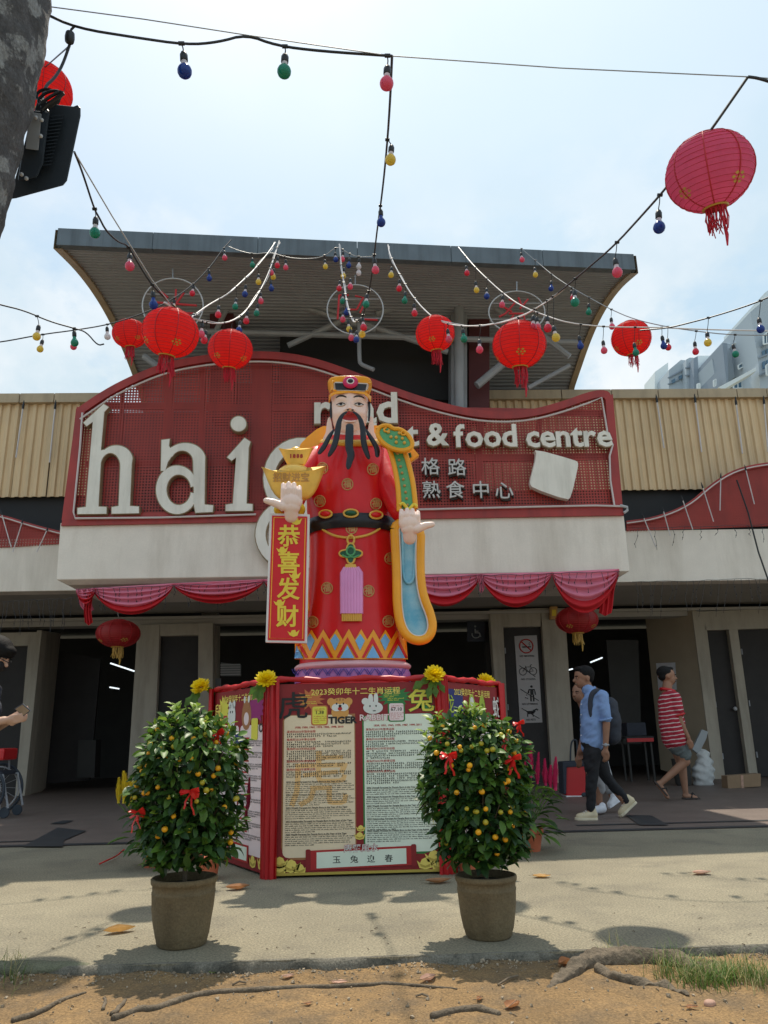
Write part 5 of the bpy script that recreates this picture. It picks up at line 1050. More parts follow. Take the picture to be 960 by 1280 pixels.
def bow(C_, s, lab, rz=0, sd=0, loops=7):
    rr = random.Random(sd); t = thing('ribbon_bow', C_, lab, 'bow', 'red ribbon bows tied on the citrus trees')
    for i in range(loops):
        a = (0 if i % 2 else pi)+rr.uniform(-.75, .75)+(pi/2 if i == 6 else 0); d = V((cos(a), rr.uniform(-.5, -.15), sin(a)*.8)).normalized(); sd_ = V((-sin(a), 0, cos(a))); b = MB(); pts = []
        for k in range(9):
            u = k/8*2*pi; pts.append(C_+d*s*(1-cos(u))*.5+V((0, -1, 0))*s*.28*sin(u))
        wv = (sd_*.6+V((0, -.5, .3))).normalized()*s*.26
        for k, p in enumerate(pts): f = .35+.65*sin(pi*k/8)**.5 if 0 < k < 8 else .35; b.v += [p-wv*f, p+wv*f]
        b.f = [(2*k, 2*k+1, 2*k+3, 2*k+2) for k in range(8)]; b.mi = [0]*8; b.build('loop', 'ribbon', t, smooth=True, recalc=False)
    for sg in (-1, 1):
        b = MB(); ln_ = s*rr.uniform(1.6, 2.4)
        for k in range(6): u = k/5; p = C_+V((sg*s*.5*u+.004*sin(u*9), -.015+.01*sin(u*6), -ln_*u*.9)); b.v += [p+V((-s*.11, .004, 0)), p+V((s*.11, -.004, 0))]
        b.f = [(2*k, 2*k+1, 2*k+3, 2*k+2) for k in range(5)]; b.mi = [0]*5; b.build('tail', 'ribbon', t, smooth=True, recalc=False)
def citrus(px_, pyb, top_y, prof, lab, sd, dx_top=0, tw=83, nleaf=1750, nf=52, bows=(), potlab=''):
    rr = random.Random(sd); B0 = PZ(px_, pyb, 0); B0.y += .13; B0.x = PY(px_, 1150, B0.y).x; m1 = (PY(px_+1, 1150, B0.y)-PY(px_, 1150, B0.y)).length; R = tw*m1/2*1.0; hp = PY(px_, 1102 if px_ < 400 else 1099, B0.y-R*.9).z
    pt = thing('flower_pot', B0, potlab, 'plant pot'); b = MB()
    pr_ = [(0, .0), (R*.70, 0), (R*.74, .008), (R*.775, hp*.12), (R*.785, hp*.13), (R*.80, hp*.15), (R*.87, hp*.35), (R*.92, hp*.55), (R*.945, hp*.74), (R*.955, hp*.76), (R*.955, hp*.79), (R*.94, hp*.80), (R*.945, hp*.90), (R*.985, hp*.91), (R*1.0, hp*.94), (R*1.0, hp*.985), (R*.97, hp), (R*.92, hp), (R*.90, hp*.96), (R*.88, hp*.85)]
    b.lathe(pr_, B0, 64, cap=False); 
    for i, v in enumerate(b.v): k = .0022*noise.noise(V((v.x*45, v.y*45, v.z*45)))+.004*noise.noise(V((v.x*9, v.y*9, v.z*9))); d = V((v.x-B0.x, v.y-B0.y, 0)); b.v[i] = v+d.normalized()*k if d.length > 1e-4 else v
    b.build('clay_body', 'pot', pt, smooth='full'); b = MB(); b.lathe([(0, hp*.88), (R*.89, hp*.87)], B0, 32, cap=False); b.build('potting_soil', 'potsoil', pt)
    tr = thing('citrus_tree', B0+V((0, 0, hp*.87)), lab, 'tree'); zt_ = PY(px_, top_y, B0.y).z; z0_ = hp*1.02+.045; H = zt_-z0_; cxs = lambda t: B0.x+dx_top*t*m1
    b = MB(); b.tube([B0+V((0.004, 0, hp*.85)), B0+V((-.004, .0, hp+.12)), V((cxs(.3), B0.y, z0_+H*.35)), V((cxs(.8), B0.y, z0_+H*.8))], [.011, .010, .008, .003], 8); b.build('trunk', 'bark', tr, smooth=True)
    b = MB()
    for i in range(26):
        t = rr.uniform(.02, .75); a = rr.uniform(0, 2*pi); r = interp(min(1, t+.15), prof)*m1*.85; s0 = V((cxs(t*.5), B0.y, z0_-.02+H*t*.55)); e = V((cxs(t)+r*cos(a), B0.y+r*sin(a)*.9, z0_+H*min(1, t+.18))); b.tube([s0, lerp(s0, e, .5)+V((0, 0, -.01)), e], [.005, .004, .002], 5)
    b.build('branches', 'bark', tr, smooth=True, kind='stuff')
    pts = []; lumps = [(rr.uniform(0, 2*pi), rr.uniform(0, 1), rr.uniform(.84, 1.17)) for _ in range(26)]
    for i in range(nleaf):
        t = rr.random()**.95; a = rr.uniform(0, 2*pi); L0 = min(lumps, key=lambda q: (abs(((a-q[0]+pi) % (2*pi))-pi)*.5)**2+((t-q[1])*1.8)**2)
        q = (rr.uniform(.80, 1.02) if rr.random() < .66 else rr.uniform(.15, .8))*L0[2]; r = interp(t, prof)*m1*q; p = V((cxs(t)+r*cos(a), B0.y+r*sin(a)*.92, z0_+H*t+rr.uniform(-.02, .02))); d = V((cos(a), sin(a)*.95, 0)); pts.append((p, d, t, q, a))
    front = sorted(range(nleaf), key=lambda i: pts[i][0].y-.25*pts[i][3]); fset = set(front[:300]); rest = {k: MB() for k in LM}; base = tr.location
    for i, (p, d, t, q, a) in enumerate(pts):
        dr = (d*rr.uniform(.2, 1)+V((rr.uniform(-.8, .8), rr.uniform(-.8, .8), rr.uniform(-1.0, .55)+(.5 if t > .85 else .45 if t < .12 else 0)))).normalized(); nm = (d*rr.uniform(.2, 1.0)+V((rr.uniform(-.5, .5), rr.uniform(-.5, .5), .9))); nm = (nm-dr*nm.dot(dr)).normalized(); y_ = nm.cross(dr); M_ = Matrix((dr, y_, nm)).transposed(); s_ = rr.uniform(.042, .070)*(.85 if t > .8 else 1.08)
        k = rr.random(); mk = 'leaf_c' if q < .7 else 'leaf_y' if (t > .86 and k < .22) or k < .012 else 'leaf_b' if k < (.5 if t > .75 else .22) else 'leaf_c' if k < .55 else 'leaf_a'  # inner leaves darkest, crown top lighter: shade and sunlight put into leaf colour
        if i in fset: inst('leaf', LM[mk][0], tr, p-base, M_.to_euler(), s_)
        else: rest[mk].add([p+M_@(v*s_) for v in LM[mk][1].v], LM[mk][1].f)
    mb = MB(); names = list(rest)
    for j, k in enumerate(names): mb.cur = j; mb.add(rest[k].v, rest[k].f)
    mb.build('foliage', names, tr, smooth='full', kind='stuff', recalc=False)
    for i in range(16):      # young shoots breaking the outline
        t = rr.uniform(.35, 1) if i > 4 else 1; a = rr.uniform(0, 2*pi) if i > 4 else rr.uniform(-2.6, -.5); r = interp(t, prof)*m1*(.97 if i > 4 else .6); p = V((cxs(t)+r*cos(a), B0.y+r*sin(a)*.92, z0_+H*t)); d = V((cos(a)*.6, sin(a)*.6, 1.0)).normalized(); L_ = rr.uniform(.04, .075); sb = MB(); sb.tube([p-d*.03, p+d*L_], [.002, .001], 4); sb.build('twig', 'leaf_b', tr)
        for k in range(6):
            q = p+d*L_*(.25+.15*k); a2 = a+k*2.4; dr = (V((cos(a2), sin(a2), .0))+d*.9).normalized(); nm = (d-dr*d.dot(dr)).normalized(); M_ = Matrix((dr, nm.cross(dr), nm)).transposed(); inst('leaf', LM['leaf_y' if t > .8 else 'leaf_b'][0], tr, q-base, M_.to_euler(), rr.uniform(.03, .048))
    for i in range(nf):
        t = min(1, rr.random()**.62); a = -pi/2+rr.gauss(0, .95) if rr.random() < .85 else rr.uniform(0, 2*pi); r = interp(t, prof)*m1*rr.uniform(.93, 1.06); p = V((cxs(t)+r*cos(a), B0.y+r*sin(a)*.92, z0_+H*t-.01)); inst('fruit', fm['fruit_g' if rr.random() < .45 else 'fruit'], tr, p-base, (rr.uniform(-.3, .3), rr.uniform(-.3, .3), 0), rr.uniform(.0100, .0142))
    for k, (x, y, s_, l_) in enumerate(bows):
        t = (PY(x, y, B0.y-.2).z-z0_)/H; R_ = interp(max(0, min(1, t)), prof)*m1; u = (PY(x, y, B0.y-.2).x-cxs(t))/max(.01, R_); yy = B0.y-.92*R_*sqrt(max(0, 1-min(.96, u*u)))-.03; bow(PY(x, y, yy), s_, l_, rr.uniform(0, 1), sd*10+k)
    return B0, m1
profL = [(0, 34), (.08, 54), (.25, 64), (.45, 68), (.65, 68), (.8, 63), (.9, 54), (.96, 41), (1, 22)]
profR = [(0, 30), (.08, 48), (.25, 57), (.45, 61), (.65, 62), (.82, 60), (.92, 52), (.97, 39), (1, 20)]
citrus(228, 1190, 897, profL, 'bushy citrus tree with small orange fruit in the left clay pot', 5, -4, 83, 2700, 64, ((238, 989, .046, 'red ribbon bow at the centre of the left citrus tree'), (172, 1016, .038, 'red ribbon bow on the left flank of the left citrus tree'), (272, 916, .036, 'red ribbon bow near the top right of the left citrus tree')), 'round brown clay pot under the left citrus tree')
citrus(610, 1180, 897, profR, 'bushy citrus tree with small orange fruit in the right clay pot', 9, -12, 77, 2600, 56, ((560, 944, .042, 'red ribbon bow on the left flank of the right citrus tree'), (640, 948, .044, 'red ribbon bow on the upper right of the right citrus tree'), (648, 904, .030, 'red ribbon bow at the top right of the right citrus tree')), 'round brown clay pot under the right citrus tree')
# celosia in small terracotta pots
def celosia(x, y, plumes, m, lab, potr, sd, nleaf=60, spread=.16, hgt=.4, zl=.16):
    rr = random.Random(sd); B0 = PZ(x, y, 0); B0.y += potr; t = thing('celosia_plant', B0, lab, 'plant'); b = MB(); h = potr*1.7
    b.lathe([(0, 0), (potr*.7, 0), (potr*.93, h*.8), (potr*.95, h*.82), (potr*1.05, h*.83), (potr*1.05, h), (potr*.95, h), (potr*.93, h*.9), (0, h*.88)], B0, 28, cap=False); b.build('pot', 'terracotta', t, smooth=True)
    for (px_, y0, y1, w_) in plumes:
        a, c = PY(px_, y0, B0.y), PY(px_+rr.uniform(-2, 2), y1, B0.y); b = MB(); ln_ = (c-a).length; n = 230
        for i in range(n):
            u = i/n; r = (w_*.62*min(1, .35+u*4)*(1-u)**.75+.003)*rr.uniform(.55, 1.25); an = i*2.4; o = lerp(a, c, u); d = V((cos(an), sin(an), 1.7+u)).normalized(); s_ = V((-sin(an), cos(an), 0)); L_ = r*1.5+.012
            b.add([o, o+d*L_*.5+s_*.006, o+d*L_, o+d*L_*.5-s_*.006], [(0, 1, 2, 3)])
        b.tube([a, c], [w_*.18, .002], 6); b.build('plume', m, t, kind='stuff', recalc=False)
        b = MB(); b.tube([B0+V((0, 0, h)), lerp(B0+V((0, 0, h)), a, .6)+V((0, .0, .02)), a], .004, 5); b.build('stem', 'leaf_b', t)
    for i in range(nleaf):
        a = rr.uniform(0, 2*pi); q = rr.uniform(.05, 1); p = B0+V((spread*.5*q*cos(a), spread*.5*q*sin(a), h*.7+rr.uniform(0, hgt))); dr = V((cos(a), sin(a), rr.uniform(-.5, .5))).normalized(); nm = V((0, 0, 1)); nm = (nm-dr*nm.dot(dr)).normalized(); M_ = Matrix((dr, nm.cross(dr), nm)).transposed(); o = inst('leaf', LM[rr.choice(('leaf_a', 'leaf_b', 'leaf_b', 'leaf_c'))][0], t, p-B0, M_.to_euler(), rr.uniform(.07, zl)); o.scale.y *= .6
celosia(186, 1086, ((156, 1004, 966, .11), (148, 1004, 974, .06), (164, 1004, 974, .08), (160, 1008, 985, .08)), 'bract_yellow', 'yellow plumed celosia half hidden behind the left citrus tree', .075, 1, 80, .34, .34, .17)
celosia(256, 1102, ((310, 1012, 974, .035), (307, 1030, 1008, .022)), 'bract_dark', 'dark crimson celosia leaning out between the left citrus tree and the boards', .085, 2, 26, .5, .36, .12)
celosia(590, 1094, ((543, 1010, 975, .035), (541, 1035, 1000, .03), (545, 1045, 1018, .025)), 'bract_yellow', 'yellow celosia between the front board and the right citrus tree', .09, 3, 34, .5, .3, .15)
celosia(668, 1066, ((664, 972, 928, .065), (672, 980, 942, .05), (682, 982, 950, .06), (694, 988, 948, .085), (656, 978, 946, .05), (688, 985, 958, .06)), 'bract_pink', 'pink plumed celosia in a terracotta pot right of the right citrus tree', .095, 4, 130, .42, .36, .17)
# ------------------------------------------------------------------ strings of bulbs and paper lanterns
BM_ = {}
def bulb_meshes():
    b = MB(); b.lathe([(.0, .0), (.008, .0), (.012, -.004), (.0135, -.012), (.0165, -.016), (.0165, -.046), (.013, -.05)], n=12); s_ = MB(); s_.v, s_.f, s_.mi = b.v, b.f, b.mi
    me = bpy.data.meshes.new('socket'); me.from_pydata(b.v, [], b.f); me.materials.append(MT['black_cable']); me.polygons.foreach_set('use_smooth', [True]*len(me.polygons)); BM_['socket'] = me
    b = MB(); b.lathe([(.0125, -.048), (.0135, -.062), (.018, -.073), (.022, -.079)], n=14, cap=False); me = bpy.data.meshes.new('neck'); me.from_pydata(b.v, [], b.f); me.materials.append(MT['bulb_neck']); me.polygons.foreach_set('use_smooth', [True]*len(me.polygons)); BM_['neck'] = me
    pr_ = [(.018, -.073), (.023, -.080), (.0275, -.088), (.030, -.098), (.0295, -.108), (.026, -.118), (.019, -.126), (.010, -.1305), (.0, -.132)]
    for c in ('pink', 'red', 'green', 'blue', 'yellow', 'white'):
        b = MB(); b.lathe(pr_, n=16, cap=False); me = bpy.data.meshes.new('bulb'); me.from_pydata(b.v, [], b.f); me.materials.append(MT['bulb_'+c]); me.polygons.foreach_set('use_smooth', [True]*len(me.polygons)); BM_[c] = me
        b = MB(); b.lathe([(.0125, -.048), (.0135, -.062), (.018, -.073)]+pr_[1:], n=16, cap=False); me = bpy.data.meshes.new('bulb'); me.from_pydata(b.v, [], b.f); me.materials.append(MT['bulb_'+c]); me.polygons.foreach_set('use_smooth', [True]*len(me.polygons)); BM_[c+'f'] = me
bulb_meshes()
def string(pts, label, bulbs, m='black_cable', r=.006, twin=None, group='strings of coloured bulbs', name='string_light'):
    # pts: (x, y, D) ; bulbs: (x_anchor, y of bulb centre, colour)
    W_ = chaikin([PD(*p) for p in pts], 2); S_ = chaikin([V((p[0], p[1], p[2])) for p in pts], 2); t = thing(name, W_[0], label, 'string lights', group); b = MB(); b.tube(W_, r, 6); b.build('cable', m, t, smooth=True)
    if twin:
        b = MB(); n = len(W_); b.tube([p+V((.012*sin(i*.9), .01, .012*cos(i*.7)+twin*sin(pi*i/(n-1)))) for i, p in enumerate(W_)], r*.55, 5); b.build('support_wire', m if m != 'black_cable' else 'steel', t, smooth=True)
    ax = 0 if abs(pts[-1][0]-pts[0][0]) > 12 and not twin == 'y' else 0
    for bx, by, c in bulbs:
        best = min(range(len(S_)-1), key=lambda i: min((lerp(S_[i], S_[i+1], q)-V((bx, by-22, S_[i].z))).to_2d().length_squared if False else ((lerp(S_[i].x, S_[i+1].x, q)-bx)**2*3+(lerp(S_[i].y, S_[i+1].y, q)-(by-18))**2*.4) for q in (0, .5, 1)))
        q = min((0, .25, .5, .75, 1), key=lambda q: (lerp(S_[best].x, S_[best+1].x, q)-bx)**2); A = lerp(W_[best], W_[best+1], q); D = lerp(S_[best].z, S_[best+1].z, q)
        C_ = PD(bx, by, D); T_ = C_+V((0, 0, .100)); 
        if T_.z > A.z-.01: T_.z = A.z-.012
        so_ = inst('socket', BM_['socket'], t, T_-t.location, (0, 0, 0), 1.0); tl = (random.Random(int(bx*7+by)).uniform(-.12, .12), random.Random(int(bx*3+by)).uniform(-.12, .12), 0); so_.rotation_euler = tl
        full = c in ('blue', 'green') and random.Random(int(bx)).random() < .55
        inst('bulb', BM_[c+('f' if full else '')], so_, (0, 0, 0), (0, 0, 0), 1.0)['label'] = c+' bulb'
        if not full: inst('neck', BM_['neck'], so_, (0, 0, 0), (0, 0, 0), 1.0)
        b = MB(); b.tube([A, lerp(A, T_, .5)+V((.002, 0, 0)), T_+V((0, 0, .001))], .0028, 5); b.tube([A+V((-.012, 0, 0)), A, A+V((.012, 0, 0))], .0095, 6); b.build('drop_wire', m if m == 'black_cable' else 'black_cable', t)
    return t
string([(52, 15, 3.2), (95, 35, 3.2), (170, 47, 3.2), (233, 56, 3.2), (272, 53, 3.2), (308, 43, 3.25), (345, 57, 3.3), (400, 64, 3.3), (490, 70, 3.3)], 'front string across the top left, one empty socket and three bulbs', [(228, 88, 'blue'), (356, 89, 'green'), (485, 106, 'pink')], twin=-.0)
b = MB(); b.tube([PD(52, 7, 3.25), PD(180, 24, 3.25), PD(310, 44, 3.25), PD(490, 70, 3.3), PD(700, 85, 3.3), PD(935, 96, 3.3), PD(1100, 108, 3.3)], .0026, 5); alone(b, 'support_wire', 'steel', 'thin taut wire crossing the whole top of the picture', 'wire')
b = MB(); b.tube(chaikin([PD(935, 96, 3.3), PD(950, 98, 3.3), PD(985, 110, 3.3), PD(1060, 125, 3.3)], 2), .007, 6); alone(b, 'cable_end', 'black_cable', 'short black cable leaving the photo at the top right corner', 'cable')
t = thing('empty_socket', PD(87, 45, 3.2), 'empty black bulb socket hanging from the front string beside the trunk', 'socket'); b = MB(); b.tube([PD(93, 33, 3.2), PD(89, 37, 3.2), PD(88, 41, 3.2)], .005, 5); b.build('drop_wire', 'black_cable', t); b = MB(); b.lathe([(.008, .0), (.018, -.008), (.02, -.03), (.018, -.05), (.01, -.058)], PD(88, 40, 3.2), 12); b.build('socket', 'black_cable', t, smooth=True)
string([(490, 70, 3.3), (488, 120, 3.7), (484, 180, 4.3), (478, 240, 5.0), (471, 290, 5.7), (465, 345, 6.3), (459, 375, 6.6), (451, 405, 6.9)], 'long string running from the top middle back towards the circle ornament', [(490, 199, 'yellow'), (476, 274, 'blue'), (468, 333, 'pink'), (459, 376, 'green'), (453, 402, 'red'), (453, 418, 'yellow')], twin=.0)
string([(93, 190, 3.9), (103, 215, 4.1), (118, 262, 4.4), (124, 272, 4.5), (132, 288, 4.6), (148, 303, 4.8), (160, 306, 4.9), (172, 328, 5.1), (190, 357, 5.3), (210, 376, 5.5), (228, 392, 5.6)], 'string sloping down from behind the floodlight to the largest left lantern', [(118, 290, 'green'), (161, 334, 'pink'), (190, 380, 'blue')])
b = MB(); b.tube([PD(93, 190, 3.9), PD(140, 270, 4.6), PD(190, 350, 5.3), PD(222, 392, 5.6), PD(250, 400, 5.7)], .004, 5); alone(b, 'support_wire', 'steel_white', 'thin pale wire beside the string left of the largest left lantern', 'wire')
string([(935, 96, 3.3), (910, 132, 3.35), (885, 168, 3.4), (855, 205, 3.6), (832, 236, 3.8), (800, 272, 4.2), (768, 307, 4.6), (735, 335, 5.0), (708, 358, 5.4), (680, 380, 5.7)], 'black string from the big right lantern down towards the roof', [(826, 284, 'blue'), (771, 341, 'pink'), (720, 379, 'green')], twin=.0)
string([(708, 358, 5.4), (680, 380, 5.7), (645, 400, 5.9), (600, 408, 6.3), (565, 407, 6.7), (540, 397, 7.0), (518, 374, 7.4), (500, 345, 7.8), (487, 318, 8.2), (485, 306, 8.4)], 'white string sagging past the two middle right lanterns up to the roof', [(685, 410, 'red'), (693, 423, 'yellow'), (668, 409, 'red'), (647, 396, 'green'), (600, 438, 'pink'), (579, 423, 'green'), (560, 424, 'pink'), (518, 391, 'red'), (507, 376, 'green'), (500, 360, 'red'), (490, 344, 'yellow'), (519, 392, 'pink')][:11], m='white_cable', r=.006, twin=.012)
string([(-30, 372, 5.6), (0, 381, 5.7), (30, 388, 5.8), (62, 402, 6.0), (95, 411, 6.1), (108, 415, 6.2), (122, 432, 6.2), (130, 430, 6.2)], 'upper string at the left edge ending in a tilted pale bulb', [(47, 421, 'yellow'), (92, 421, 'green')], twin=.0)
string([(-30, 430, 6.8), (0, 428, 6.9), (52, 418, 7.1), (92, 413, 7.2), (135, 406, 7.4), (170, 395, 7.6), (200, 383, 7.8), (235, 362, 8.1), (262, 335, 8.5), (278, 312, 8.8), (289, 300, 9.0)], 'lower string at the left edge climbing to the roof fascia', [(52, 437, 'yellow'), (92, 434, 'pink'), (133, 417, 'white'), (242, 360, 'red'), (261, 343, 'blue'), (218, 377, 'yellow'), (280, 323, 'pink')], twin=.0)
string([(205, 378, 5.9), (235, 396, 6.2), (262, 405, 6.6), (290, 403, 7.0), (312, 385, 7.5), (330, 355, 8.0), (342, 325, 8.4), (349, 301, 8.7)], 'white string sagging between the two left lanterns and the roof', [(253, 406, 'pink'), (257, 426, 'red'), (279, 428, 'white'), (300, 413, 'blue'), (309, 398, 'red'), (322, 391, 'green'), (325, 376, 'pink'), (338, 361, 'blue'), (342, 346, 'yellow'), (347, 331, 'red'), (338, 331, 'pink')], m='white_cable', twin=.012)
string([(240, 396, 6.4), (262, 380, 6.9), (285, 368, 7.3), (302, 352, 7.7), (320, 335, 8.1), (336, 315, 8.5), (344, 303, 8.8)], 'straighter white string above the small left lantern', [(273, 394, 'red'), (295, 384, 'green'), (307, 367, 'blue'), (323, 353, 'yellow'), (243, 376, 'pink')], m='white_cable', twin=.01)
string([(283, 307, 8.9), (300, 314, 8.9), (318, 318, 8.9), (338, 315, 8.9), (358, 322, 8.9), (385, 324, 8.9), (405, 321, 8.9), (422, 307, 8.9), (432, 315, 8.9), (448, 322, 8.9), (468, 320, 8.9)], 'thin string looped along the roof fascia left of centre', [(315, 332, 'green'), (357, 334, 'pink'), (406, 334, 'yellow'), (419, 325, 'blue'), (429, 320, 'pink'), (437, 332, 'blue'), (449, 330, 'white'), (449, 341, 'white')], m='steel', r=.005)
string([(424, 305, 8.6), (427, 335, 8.3), (431, 365, 8.0), (437, 392, 7.7), (442, 404, 7.6), (447, 400, 7.6)], 'steep white string dropping beside the round ornament over the statue', [(430, 345, 'yellow'), (425, 361, 'red'), (429, 377, 'green'), (434, 390, 'blue'), (429, 400, 'pink'), (435, 411, 'yellow'), (438, 423, 'pink'), (446, 425, 'blue'), (438, 354, 'pink')], m='white_cable', twin=.01)
string([(573, 309, 8.8), (590, 330, 8.3), (606, 346, 8.0), (628, 366, 7.7), (650, 382, 7.4), (680, 394, 7.2), (710, 404, 7.0), (760, 409, 7.0), (820, 409, 7.0), (880, 412, 6.8), (990, 414, 6.6)], 'long white string from the roof crossing behind the middle right lantern to the right edge', [(583, 342, 'red'), (595, 362, 'yellow'), (609, 371, 'blue'), (629, 377, 'pink'), (672, 408, 'pink'), (725, 432, 'blue'), (755, 438, 'pink'), (794, 441, 'green'), (829, 432, 'blue')], m='white_cable', twin=.0)
string([(652, 311, 9.0), (672, 328, 8.8), (692, 345, 8.5), (715, 360, 8.2), (740, 374, 8.0), (764, 387, 7.8), (792, 399, 7.6), (830, 408, 7.4), (870, 414, 7.2), (916, 419, 7.0), (990, 419, 6.8)], 'thin string from the right of the fascia past the small right lantern', [(652, 325, 'pink'), (669, 344, 'yellow'), (690, 361, 'blue'), (715, 372, 'red'), (737, 390, 'green'), (765, 408, 'pink'), (870, 439, 'red'), (918, 443, 'green'), (836, 435, 'red')], m='steel', r=.005)
string([(1000, 355, 5.6), (962, 371, 5.8), (946, 378, 5.9), (920, 387, 6.0), (887, 397, 6.2), (860, 404, 6.3), (836, 410, 6.4), (800, 413, 6.6)], 'black string entering from the right edge below the pale flats', [(951, 412, 'blue'), (886, 429, 'yellow'), (836, 440, 'red')][:2])
# lanterns
def lantern(x, y, wpx, D, lab, m='lantern', tilt=(0, 0), asp=.86, fringe=1.0, cord=None, ribs=8, gold=True, dia=None, sd=0, rings=26):
    C_ = PD(x, y, D); R = wpx/FPX*D/2; H = R*asp; t = thing('paper_lantern', C_-V((0, 0, H)), lab, 'lantern', 'red lanterns strung overhead' if m != 'lantern_dark' else 'dark red lanterns under the entrance beam'); rr = random.Random(sd)
    M_ = Matrix.Rotation(radians(tilt[0]), 3, 'Y') @ Matrix.Rotation(radians(tilt[1]), 3, 'X'); n = 48; b = MB(); th0 = .24
    K = rings*2
    for i in range(K+1):
        th = th0+(pi-2*th0)*i/K; r = R*sin(th)**.92*(1-(.035 if i % 2 else 0)); z = H*cos(th)/cos(th0)
        for k in range(n): a = 2*pi*k/n; b.v.append(C_+M_@V((r*cos(a)*(1+.02*sin(a*2+sd)), r*sin(a), z)))
    b.f = [(i*n+k, i*n+(k+1) % n, (i+1)*n+(k+1) % n, (i+1)*n+k) for i in range(K) for k in range(n)]; b.mi = [0]*len(b.f); b.build('paper_shade', m, t, smooth='full', recalc=False)
    rb = 'lantern_rib' if m != 'lantern_pink' else 'lantern_rib'; b = MB()
    for j in range(ribs):
        a = 2*pi*j/ribs+.3+sd; b.tube([C_+M_@V((R*1.005*sin(th)**.92*cos(a), R*1.005*sin(th)**.92*sin(a), H*cos(th)/cos(th0))) for th in [th0+(pi-2*th0)*i/14 for i in range(15)]], R*.018, 4)
    b.build('rib_cord', rb, t, kind='stuff'); b = MB()
    for i in range(1, 17):
        th = th0+(pi-2*th0)*i/17; r = R*1.004*sin(th)**.92; b.tube([C_+M_@V((r*cos(a), r*sin(a), H*cos(th)/cos(th0))) for a in [2*pi*q/36 for q in range(37)]], R*.0075, 3, cap=False)
    b.build('rib_hoop', rb, t, kind='stuff')
    for s_ in (-1, 1):
        b = MB(); r0 = R*sin(th0)**.92*1.02; b.tube([C_+M_@V((r0*cos(a), r0*sin(a), s_*H*1.0)) for a in [2*pi*i/24 for i in range(25)]], R*.035, 6, cap=False); b.build('rim_ring', 'lantern_gold' if s_ < 0 else 'lantern_rib', t, smooth=True)
    b = MB(); b.tube([C_+M_@V((0, 0, -H*.9)), C_+M_@V((0, 0, H*1.02))], R*.02, 5); b.tube([C_+M_@V((-R*.28, 0, H)), C_+M_@V((0, 0, H*1.0)), C_+M_@V((R*.28, 0, H))], R*.02, 5); b.build('inner_wire', 'steel', t, kind='stuff')
    if gold:
        for j in range(4):
            a = 2*pi*j/4-pi/2+.42+sd*.2; th = pi*.70; b = MB(); c0 = V((sin(th)**.92*cos(a), sin(th)**.92*sin(a), asp*cos(th)/cos(th0)))
            for q in range(7):
                b2 = 2*pi*q/6; dth = .12*sin(b2)*(q < 6); da = .16*cos(b2)*(q < 6); pts = []
                for u in range(5): b3 = u/4*pi*2; pts.append((th+dth+.05*sin(b3), a+da+.07*cos(b3)))
                b.add([C_+M_@V((R*1.012*sin(tt)**.92*cos(aa), R*1.012*sin(tt)**.92*sin(aa), H*cos(tt)/cos(th0))) for tt, aa in pts[:4]], [(0, 1, 2, 3)])
            b.build('gold_flower', 'lantern_gold', t, kind='stuff')
    b = MB(); r0_ = R*sin(th0)**.92; b.lathe([(0, H*.99), (r0_*.97, H*.985)], C_, 24, M=M_, cap=False); b.build('sun_stop_disc', m, t)  # added disc over the open top, keeps direct sun out of the lantern
    b = MB(); b.lathe([(0, -H*1.01), (r0_*.75, -H*1.01), (r0_*.75, -H*1.06), (0, -H*1.07)], C_, 20, M=M_); b.build('bottom_cap', 'lantern_rib', t)
    b = MB(); r0 = R*.24; bot = C_+M_@V((0, 0, -H)); L_ = R*.75*fringe
    for j in range(46):
        a = rr.uniform(0, 2*pi); q = r0*rr.uniform(.75, 1.05); s0 = bot+M_@V((q*cos(a), q*sin(a), 0)); l_ = L_*rr.uniform(.75, 1.1); b.tube([s0, s0+V((rr.uniform(-.01, .01), rr.uniform(-.01, .01), -l_*.5)), s0+V((rr.uniform(-.02, .02)*R*4, rr.uniform(-.02, .02), -l_))], R*.014, 3)
    s0 = bot+V((r0*.6, 0, -L_*.7)); b.tube([s0, s0+V((.006, 0, -L_*.5)), s0+V((.0, 0, -L_*.95))], [R*.03, R*.045, R*.02], 5); b.build('fringe', 'fringe' if m != 'lantern_dark' else 'lantern_gold', t, kind='stuff')
    if cord: b = MB(); b.tube([C_+M_@V((0, 0, H)), PD(*cord)], R*.02, 5); b.build('hanging_cord', 'black_cable' if m != 'lantern_dark' else 'steel', t)
    return t
lantern(213, 416, 69, 5.6, 'largest of the three red lanterns on the left', tilt=(8, 10), sd=1, cord=(218, 384, 5.6)); lantern(162, 417, 42, 8.4, 'small red lantern behind and left of the largest left lantern', tilt=(-4, 8), sd=2, cord=(163, 398, 8.2), asp=.82)
lantern(288, 437, 55, 6.9, 'red lantern nearest the arched top of the sign, third from the left', tilt=(4, 10), sd=3, cord=(290, 404, 6.9), fringe=.9); lantern(544, 417, 49, 7.0, 'red lantern left of the middle right pair, under the roof', tilt=(-3, 10), sd=4, cord=(541, 396, 7.0), asp=.88)
lantern(649, 431, 66, 5.9, 'larger red lantern of the middle right pair, with long tassel', tilt=(0, 10), sd=5, cord=(645, 400, 5.9)); lantern(789, 423, 49, 7.6, 'red lantern against the sky right of the roof', tilt=(-3, 8), sd=6, cord=(793, 400, 7.6), fringe=.8)
lantern(887, 215, 104, 3.5, 'big pinkish lantern high on the right against the sky', m='lantern_pink', tilt=(-8, 14), sd=7, cord=(886, 168, 3.4), asp=.87, fringe=.85, rings=30); lantern(52, 113, 72, 4.6, 'red lantern half hidden behind the trunk and floodlight', m='lantern', tilt=(0, 5), sd=8, cord=(87, 57, 3.2), gold=False)
